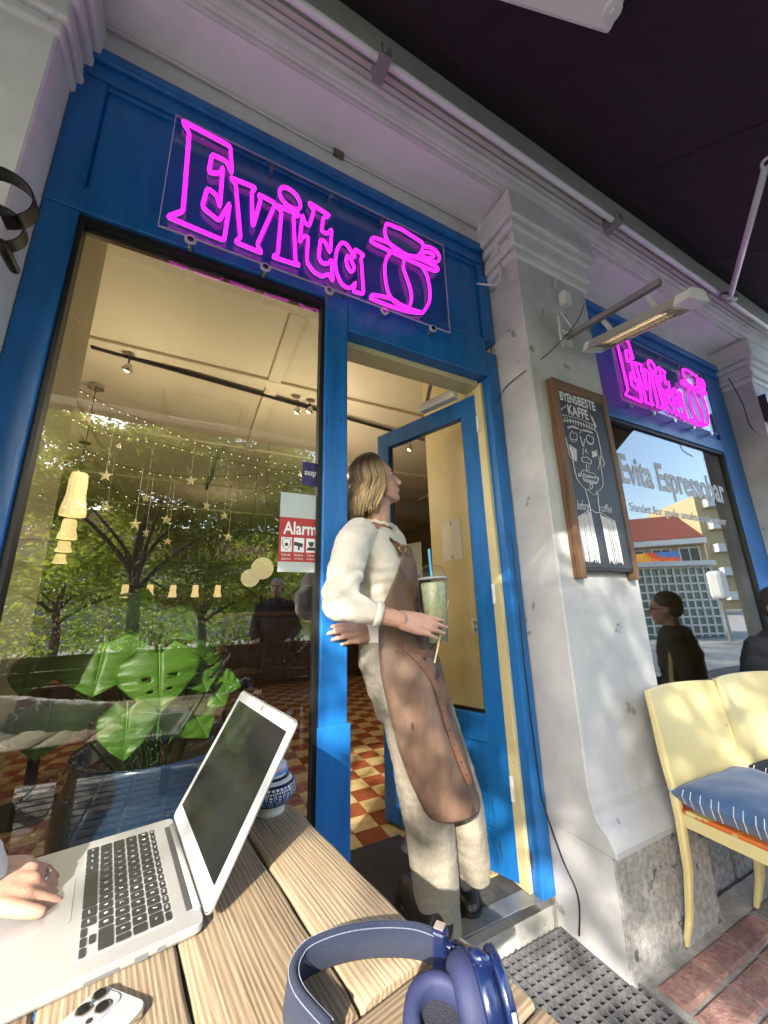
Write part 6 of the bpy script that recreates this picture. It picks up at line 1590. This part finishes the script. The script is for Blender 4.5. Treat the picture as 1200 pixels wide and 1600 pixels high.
# boots
def boot(toe, heel, ank, nm):
    toe, heel, ank = Vector(toe), Vector(heel), Vector(ank); d = (toe-heel); d.z = 0; L = d.length; d.normalize(); s = Vector((d.y,-d.x,0)); up = Vector((0,0,1)); b = MB(); R = []
    for t, w, h in ((0,.020,.05),(.02,.030,.075),(.10,.034,.085),(.22,.035,.09),(.38,.037,.082),(.55,.042,.066),(.72,.046,.056),(.86,.042,.048),(.95,.030,.036),(1.0,.012,.020)):
        c = heel+d*t*L; R.append([c-s*w*.9+up*.012, c-s*w+up*(h*.45), c-s*w*.75+up*h*.85, c-s*w*.3+up*h, c+s*w*.3+up*h, c+s*w*.75+up*h*.85, c+s*w+up*(h*.45), c+s*w*.9+up*.012])
    b.rings(R); b.tube([heel+d*.06+up*.05, heel+d*.055+up*.10, ank+up*.02], [.042,.045,.047], 14); o = fuse(b, 'boot', bootm, wo, .005, 5)
    q = MB(); P = []
    for t, w in ((-.02,.012),(.02,.032),(.2,.036),(.4,.036),(.6,.045),(.76,.049),(.9,.042),(.99,.022),(1.01,.008)): P.append((t,w))
    pol = [heel+d*t*L-s*w for t, w in P]+[heel+d*t*L+s*w for t, w in reversed(P)]; q.prism(pol, up*.016); q.build('sole', M['black_plastic'], o)
tb = PZ(740,1432,.112); tb.z = .106; hb_ = PZ(722,1368,.12)+Vector((0,.05,0)); hb_.z = .106; dd = (tb-hb_).normalized(); hb_ = tb-dd*.265
boot(tb, hb_, PZ(727,1380,.21), 'l')
tr_ = PZ(706,1500,.112); tr_.z = .106; hr_ = tr_+Vector((-.05,.255,0)); hr_.z = .106
boot(tr_, hr_, PZ(691,1466,.2), 'r')
# apron
AR = [((590,858),.066,.172,.134,.50,.62),((594,880),.063,.172,.142,.66,.80),((599,912),.063,.166,.138,1.0,1.0),((604,942),.063,.162,.132,1.35,1.35),((610,972),.063,.160,.130,1.62,1.6),((617,1010),.066,.186,.154,1.68,1.6),((622,1045),.066,.203,.166,1.66,1.6),((632,1092),.060,.200,.166,1.66,1.55),((645,1140),.046,.198,.168,1.66,1.5),((660,1185),.036,.192,.164,1.64,1.45),((675,1225),.026,.182,.158,1.60,1.4),((684,1248),.022,.174,.150,1.48,1.3)]
AC = [(J(*c,y),a,d,p0_,p1_) for c,y,a,d,p0_,p1_ in AR]
def apr(t, q, off=0.0):
    """apron surface: t from bib (0) to hem (1), q from her left (-1) to her right (+1)"""
    x = t*(len(AC)-1); i = min(int(x), len(AC)-2); k = x-i; k2 = k*k*(3-2*k)*.5+k*.5
    c = AC[i][0].lerp(AC[i+1][0], k2); g_ = lambda n_: AC[i][n_]*(1-k2)+AC[i+1][n_]*k2
    a, d, pl, pr = g_(1), g_(2), g_(4), g_(3); ph = q*(pr if q > 0 else pl)
    wv = .006*math.sin(ph*5+t*6)*max(0,t-.4)+.004*noise.noise(Vector((ph*3,t*9,2)))
    ext = off+wv
    return c+RB*(a+ext)*math.sin(ph)+FB*(d+ext)*math.cos(ph)
b = MB(); NT, NQ = 56, 34; vs = []; fs = []
for i in range(NT+1):
    for j in range(NQ+1):
        q = -1+2*j/NQ; t = i/NT
        p = apr(t, q)
        if i > NT-3: p = p+Vector((0,0,.014*abs(q)**4*(i-NT+3)/3))
        vs.append(p)
for i in range(NT):
    for j in range(NQ):
        k = i*(NQ+1)+j; fs.append((k,k+NQ+1,k+NQ+2,k+1))
b.add(vs, fs); apron = b.build('apron', leather, wo, smooth=True, solid=.003)
def ribbon(pts, w, nm, m, parent, nrm=None, th=.003):
    pts = smooth_path(pts, 4); b = MB(); R = []
    for i, p in enumerate(pts):
        t = (pts[min(i+1,len(pts)-1)]-pts[max(i-1,0)]).normalized(); n_ = Vector(nrm) if nrm is not None else (FB*.8+RB*.6); n_ = (n_-t*n_.dot(t)).normalized(); s = t.cross(n_)
        R.append([p-s*w/2, p+s*w/2, p+s*w/2+n_*th, p-s*w/2+n_*th])
    b.rings(R); return b.build(nm, m, parent)
ribbon([J(573,816,.0),J(584,824,-.025),J(600,836,-.05),J(617,850,-.062),J(628,860,-.068)], .020, 'neck_strap', mat('dark_strap', (.045,.028,.02), .5), wo, (.3,-1,.4))
ribbon([J(616,848,-.072),J(628,858,-.080),J(640,866,-.078)], .026, 'buckle_strap', leather2, wo, (.4,-1,.3), .004)
b = MB(); c = J(628,858,-.083); b.tube([c+Vector((.016*math.cos(t),-.004+.008*math.cos(t)*.3,.013*math.sin(t))) for t in np.linspace(0,6.28,17)[:-1]], .002, 6, closed=True); b.build('buckle', mat('brass', (.55,.38,.16), .25, 1.0), wo, smooth=True)
ribbon([apr(.445,.62,.004),apr(.47,.45,.005),apr(.475,.25,.006),apr(.46,.05,.005)], .026, 'waist_belt', leather2, wo)
ribbon([apr(.43,.66,.006),apr(.50,.45,.006),apr(.58,.33,.007),apr(.68,.30,.008),apr(.78,.29,.008),apr(.86,.28,.008)], .024, 'hanging_strap', leather2, wo)
ribbon([apr(.50,.42,.004),apr(.56,.30,.005),apr(.64,.15,.005)], .05, 'apron_flap', leather, wo)
b = MB()
for k in range(7): 
    q = apr(.56+.045*k, .335-.008*k, .0125); b.ball(q, .0026, 8, 5)
b.build('strap_holes', M['black_plastic'], wo)['kind'] = 'stuff'
# burnt emblem on the chest of the apron: a cup handle and bean in a ring
def em(u, v): return apr(.285+v*.05, .20+u*.22, .0022)
b = MB(); b.tube([em(.55*math.cos(t), .7*math.sin(t)) for t in np.linspace(0,6.28,22)[:-1]], .0024, 5, closed=True); b.tube([em(-.2,-1.5), em(-.02,-.4), em(.05,.7)], .0022, 5); b.tube([em(.2,-.6),em(.25,0),em(.1,.65)], .002, 5)
for k in range(5): b.tube([em(-1.3+.3*k*.4,.9+.15*k), em(-.6,1.0+.1*k), em(.3,1.1+.1*k), em(1.0,.8+.15*k)], .002, 5)
b.build('burnt_emblem', mat('burnt_brown', (.03,.017,.014), .7), wo)
# hair
hairm = bpy.data.materials.new('blond_hair_dark_roots'); hairm.use_nodes = True; nt = hairm.node_tree; bs = nt.nodes['Principled BSDF']; N, L_ = nt.nodes.new, nt.links.new
uvn = N('ShaderNodeAttribute'); uvn.attribute_name = 'along'; rp = N('ShaderNodeValToRGB'); e = rp.color_ramp.elements; e[0].position = .24; e[0].color = (.035,.018,.012,1); e[1].position = .55; e[1].color = (.37,.25,.12,1); k_ = e.new(.8); k_.color = (.50,.36,.19,1)
rn = N('ShaderNodeAttribute'); rn.attribute_name = 'shade'; hs = N('ShaderNodeHueSaturation'); mr = N('ShaderNodeMapRange'); mr.inputs['To Min'].default_value = .38; mr.inputs['To Max'].default_value = 1.35
L_(uvn.outputs['Fac'], rp.inputs[0]); L_(rn.outputs['Fac'], mr.inputs[0]); L_(mr.outputs[0], hs.inputs['Value']); L_(rp.outputs[0], hs.inputs['Color']); L_(hs.outputs[0], bs.inputs['Base Color']); bs.inputs['Roughness'].default_value = .42
def hair(parent, H, f, s, u, sc, n, length, m, amin=1.05, seed=2, rads=(.105,.087,.112), rtube=.0052, hang=Vector((-.22,.0,-1)), origin=None):
    rng = random.Random(seed); b = MB(); along = []; shade = []
    for k in range(n):
        az = rng.uniform(amin, 2*math.pi-amin); L = length*rng.uniform(.8,1.1); pts = []; ex = rng.uniform(.97,1.05)
        for q in range(7):
            th = rad(8+q*15); a2 = az*(min(1,.75+.06*q)) if az < math.pi else 2*math.pi-(2*math.pi-az)*min(1,.75+.06*q)
            pts.append(H(-.012+rads[0]*math.sin(th)*math.cos(a2)*ex, rads[1]*math.sin(th)*math.sin(a2)*ex, .020+rads[2]*math.cos(th)*ex))
        d = hang.normalized(); out = (pts[-1]-H(-.01,0,-.02)); out.z = 0; out.normalize(); p = pts[-1]; ph = rng.uniform(0,6)
        for q in range(1,7): pts.append(p+d*L*q/6+out*(.012*math.sin(q*.7))+s*.006*math.sin(q*1.2+ph)+f*.005*math.cos(q*1.1+ph))
        pts = smooth_path(pts, 2); nn = len(pts); v0 = len(b.v); b.tube(pts, [rtube*(.75+.5*math.sin(min(1,i/nn*1.15)*math.pi))*(1 if i < nn-2 else .45) for i in range(nn)], 6)
        sh_ = rng.random(); along += [min(i//6/nn,1) for i in range(len(b.v)-v0)]; shade += [sh_]*(len(b.v)-v0)
    o = b.build('hair', m, parent, smooth=True)
    for nm, d in (('along',along),('shade',shade)):
        at = o.data.attributes.new(nm, 'FLOAT', 'POINT'); at.data.foreach_set('value', d)
    return o
hair(wo, H, f_, s_, u_, .93, 420, .155, hairm, 1.1, rtube=.0046)
b = MB(); b.ball(H(-.022,0,.034), .93, 20, 14, (.092,.080,.084), Matrix((f_,s_,u_)).transposed()); b.build('scalp_hair', mat('dark_root_hair', (.035,.02,.014), .5), wo, smooth=True)

# ---------------------------------------------------------------- iced drink in her hand
cupt = Vector(J(676,905,-.130)); cupb = Vector(J(684,1006,-.135)); cax = (cupt-cupb).normalized(); ch = (cupt-cupb).length
dr = thing('iced_drink', 'clear domed cup of pale green drink with a blue straw held by the blond woman', 'drink', tuple(cupb))
b = MB(); n_ = 40; b.lathe([(0,0),(.034,0),(.036,.004),(.050,ch-.004),(.052,ch),(.050,ch-.001),(.0485,ch-.004),(.0350,.006),(0,.004)], cupb, n_, axis=cax); b.build('cup', M['clear_plastic'], dr, smooth=True)
liq = mat('pale_green_iced_drink', (.50,.54,.26), .25, c2=(.66,.70,.46), vs=55, bump=.3, bs=120, spots=((.34,.38,.20), 70, .62), trans=.35)
b = MB(); b.lathe([(0,.007),(.0340,.007),(.0470,ch-.018),(.044,ch-.013),(0,ch-.010)], cupb, n_, axis=cax); b.build('drink', liq, dr, smooth=True)
b = MB(); b.lathe([(.0525,-.004),(.0545,-.002),(.0545,.006),(.0505,.009),(.0495,.018),(.045,.032),(.034,.045),(.018,.052),(.006,.0535),(.006,.0525),(.018,.051),(.033,.044),(.044,.031),(.0485,.017),(.0495,.008)], cupt, n_, axis=cax); b.build('dome_lid', M['clear_plastic'], dr, smooth=True)
b = MB(); b.lathe([(.0525,-.003),(.056,-.0015),(.056,.004),(.0525,.006)], cupt, n_, axis=cax); b.build('lid_rim', mat('clear_rim_white', (.62,.66,.68), .15, trans=.5), dr, smooth=True)
b = MB(); s0, s1 = J(670,858,-.130), J(681,965,-.128); b.tube([s0, s1], .0048, 10); b.build('straw', mat('light_blue_straw', (.12,.48,.72), .35), dr, smooth=True)
b = MB(); s0, s1 = J(700,938,-.155), J(679,1036,-.195); b.beam(s0, s1, .0062, .002); tag(b.build('wooden_stirrer', mat('birch_wood', (.62,.48,.25), .6)), 'thin wooden stirrer held between the woman\'s fingers beside the cup', 'stirrer')

# ---------------------------------------------------------------- the person typing at the laptop (mostly outside the frame)
us = thing('person', 'person in a white sweater at the left edge typing on the laptop', 'person', (-.93,-.52,-.0))
b = MB(); nails = MB()
ti = PZ(96,1372,TZ+.030); wr_ = PZ(-70,1376,TZ+.072); fwd = (ti-wr_); fwd.normalize()
W_, f1, u1, th1 = hand(b, wr_, fwd, (-.05,-.25,1), (0,-1,0), ((.18,.18,.14),(.52,.42,.30),(.50,.48,.35),(.30,.32,.25)), .98, .10, thumb_dir=(.92,-.20,-.32), nails=nails, tl=.12)
el = Vector((-.84,-.45,.93)); shd = Vector((-.88,-.60,1.10)); b.capsule(W_, W_.lerp(el,.3), .027, .036); b.capsule(W_.lerp(el,.3), el, .036, .042); b.capsule(el, shd, .043, .05)
HU = Vector((-.78,-.46,1.27)); b.capsule((-.88,-.46,1.08), HU+Vector((-.02,0,-.08)), .055, .05)
f2, s2, u2, H2 = head(b, HU, (.95,.05,-.25), (.25,0,.95), .95)
b.rings([ell((-.92,-.46,z), Vector((0,a,0)), Vector((d,0,0)), 20) for z, a, d in ((.46,.16,.12),(.65,.15,.11),(.85,.155,.11),(1.0,.175,.11),(1.08,.14,.08))])
b.capsule((-.92,-.54,.52),(-.54,-.55,.54),.075,.055); b.capsule((-.54,-.55,.54),(-.52,-.55,.08),.05,.04); b.capsule((-.92,-.38,.52),(-.54,-.37,.54),.075,.055); b.capsule((-.54,-.37,.54),(-.52,-.37,.08),.05,.04)
b.capsule((-.88,-.32,1.06),(-.80,-.26,.86),.05,.042); b.capsule((-.80,-.26,.86),(-.62,-.30,.80),.04,.03)
fuse(b, 'body', skin, us, .0042, 4); nails.build('finger_nails', nailm, us, smooth=True)['kind'] = 'stuff'
swm = mat('white_knit_sweater', (.74,.72,.68), .9, c2=(.78,.76,.72), vs=20, bump=.8, bs=420, sheen=.3)
b = MB(); b.rings([ell((-.92,-.46,z), Vector((0,a,0)), Vector((d,0,0)), 20) for z, a, d in ((.44,.185,.145),(.65,.17,.13),(.85,.172,.128),(1.0,.192,.128),(1.10,.15,.095),(1.13,.08,.07))])
cu_ = W_.lerp(el,-.01); b.capsule(cu_, el, .047, .060, 14); b.capsule(el, shd, .062, .072, 14); b.capsule((-.88,-.32,1.06),(-.80,-.26,.86),.07,.06); b.capsule((-.80,-.26,.86),(-.64,-.29,.81),.06,.05)
fuse(b, 'sweater', swm, us, .007, 3, wr(22,.006))
b = MB()
for z0_, sx_ in ((-.54,1),(-.38,1)): b.capsule((-.92,z0_,.52),(-.54,z0_,.54),.09,.07); b.capsule((-.54,z0_,.54),(-.52,z0_,.10),.068,.06)
fuse(b, 'trousers', mat('dark_trousers', (.03,.035,.05), .9), us, .012, 3)
b = MB()
for z0_ in (-.55,-.37): b.ball((-.48,z0_,.035), .055, 12, 8, (2.2,.85,.7))
b.build('shoes', bootm, us, smooth=True)['kind'] = 'stuff'
# ring
kn_ = W_+(f1*.086+th1*(-.0095)+u1*.003)*.98; fd = (f1+th1*(-.0095/.03*.10)).normalized(); a_ = .50; v_ = fd*math.cos(a_)-u1*math.sin(a_); rc = kn_+v_*.022
nn_ = v_.orthogonal().normalized(); bb_ = v_.cross(nn_); b = MB(); b.tube([rc+nn_*.0112*math.cos(t)+bb_*.0112*math.sin(t) for t in np.linspace(0,6.2832,25)[:-1]], .0019, 8, closed=True); b.build('finger_ring', M['steel'], us, smooth=True)
hair(us, H2, f2, s2, u2, .95, 160, .22, mat('brown_hair', (.06,.032,.018), .4, c2=(.12,.065,.035), vs=30), 1.0, 5, rtube=.008, hang=Vector((-.1,0,-1)))
face_parts(us, H2, f2, s2, u2, .95)
st = thing('stool', 'dark wooden stool under the person typing at the left', 'stool', (-.92,-.46,-.035))
b = MB(); b.lathe([(0,.40),(.19,.40),(.20,.415),(.19,.44),(0,.44)], (-.92,-.46,-.0), 24); b.build('seat', brown_w, st)
for k in range(4):
    a = k*math.pi/2+.785; b = MB(); b.tube([(-.92+.13*math.cos(a),-.46+.13*math.sin(a),.399),(-.92+.19*math.cos(a),-.46+.19*math.sin(a),-.036)], .016, 8); b.build('leg', brown_w, st)

# ---------------------------------------------------------------- two men who show only as reflections
def man(label, O, ang_, seated, jacket, trouser, hairc, hs_=1.0, glasses=False):
    t = thing('person', label, 'person', tuple(O)); ca, sa = math.cos(ang_), math.sin(ang_)
    T = lambda a, b_, z: Vector((O[0]+(ca*a-sa*b_)*hs_, O[1]+(sa*a+ca*b_)*hs_, O[2]+z*hs_)); fx = Vector((ca,sa,0)); sy = Vector((-sa,ca,0))
    z0_ = .46-.92 if seated else 0.0
    b = MB(); HQ = T(.03,0,1.61+z0_); b.capsule(T(0,0,1.42+z0_), T(.02,0,1.54+z0_), .06, .055); f, s, u, HH = head(b, HQ, fx+Vector((0,0,-.08)), (0,0,1), hs_)
    b.rings([ell(T(0,0,z+z0_), sy*a*hs_, fx*d*hs_, 18) for z, a, d in ((.90,.16,.12),(1.1,.15,.11),(1.3,.18,.12),(1.43,.15,.08))])
    legs = []
    for k in (-1,1):
        if seated: P = [T(0,.09*k,.50), T(.42,.10*k,.50), T(.42,.10*k,.06)]
        else: P = [T(0,.09*k,.90), T(.06+.10*k,.09*k,.50), T(-.02+.22*k,.09*k,.07)]
        legs.append(P); b.capsule(P[0], P[1], .075, .055); b.capsule(P[1], P[2], .05, .036); b.capsule(P[2], P[2]+fx*.16-Vector((0,0,.03)), .036, .03)
    arms = []
    for k in (-1,1):
        A = [T(0,.19*k,1.38+z0_), T(-.03+.04*k,.25*k,1.10+z0_), T(.20,.20*k,.98+z0_) if not seated else T(.22,.16*k,1.02+z0_)]
        arms.append(A); b.capsule(A[0], A[1], .05, .042); b.capsule(A[1], A[2], .04, .028); hand(b, A[2], (A[2]-A[1]), (0,0,1), -sy*k, ((.3,.4,.3),)*4, .95)
    fuse(b, 'body', skin2, t, .009, 3)
    b = MB(); b.rings([ell(T(0,0,z+z0_), sy*a*hs_, fx*d*hs_, 18) for z, a, d in ((.80 if not seated else .92,.195,.155),(1.1,.18,.135),(1.3,.20,.14),(1.44,.16,.10),(1.48,.08,.075))])
    for A in arms: b.capsule(A[0], A[1], .068, .06); b.capsule(A[1], A[1].lerp(A[2],.9), .058, .042)
    fuse(b, 'jacket', jacket, t, .011, 3, wr(18,.008))
    b = MB()
    for P in legs: b.capsule(P[0], P[1], .092, .072); b.capsule(P[1], P[2], .07, .055)
    fuse(b, 'trousers', trouser, t, .012, 3, wr(18,.006))
    b = MB()
    for P in legs: b.capsule(P[2]-fx*.03-Vector((0,0,.03)), P[2]+fx*.17-Vector((0,0,.035)), .042, .036)
    b.build('shoes', bootm, t, smooth=True)['kind'] = 'stuff'
    Mx = Matrix((f,s,u)).transposed(); b = MB(); b.ball(HH(-.022,0,.036), hs_, 18, 12, (.096,.082,.086), Mx); b.ball(HH(-.05,0,-.01), hs_, 16, 10, (.062,.076,.07), Mx); b.build('hair', hairc, t, smooth=True)
    face_parts(t, HH, f, s, u, hs_, browc=(.05,.04,.03))
    if glasses:
        b = MB()
        for k in (-1,1): b.tube([HH(.094,.031*k+.021*math.cos(x),-.008+.016*math.sin(x)) for x in np.linspace(0,6.28,15)[:-1]], .0022, 6, closed=True); b.tube([HH(.094,.052*k,-.004), HH(.0,.080*k,-.004)], .002, 5)
        b.tube([HH(.096,-.01,-.006),HH(.096,.01,-.006)], .002, 5); b.build('glasses', M['black_plastic'], t)
    return t
jk = mat('charcoal_jacket', (.012,.013,.016), .85, c2=(.02,.021,.025), vs=12); dk = mat('dark_denim_trousers', (.02,.03,.055), .9)
man('man with glasses in a dark jacket seated by the right window, seen mirrored in it', (3.20,-.27,0), rad(-115), True, jk, dk, mat('dark_brown_hair', (.035,.025,.02), .6), 1.0, True)
ch3, T3 = chair(3.22, -.30, rad(-8), 'yellow chair on which the mirrored man in the dark jacket sits')
man('grey haired man in dark clothes walking on the pavement, mirrored in the left window', (.90,-3.25,-.035), math.pi*.62, False, jk, dk, mat('grey_hair', (.30,.29,.28), .6), .93)
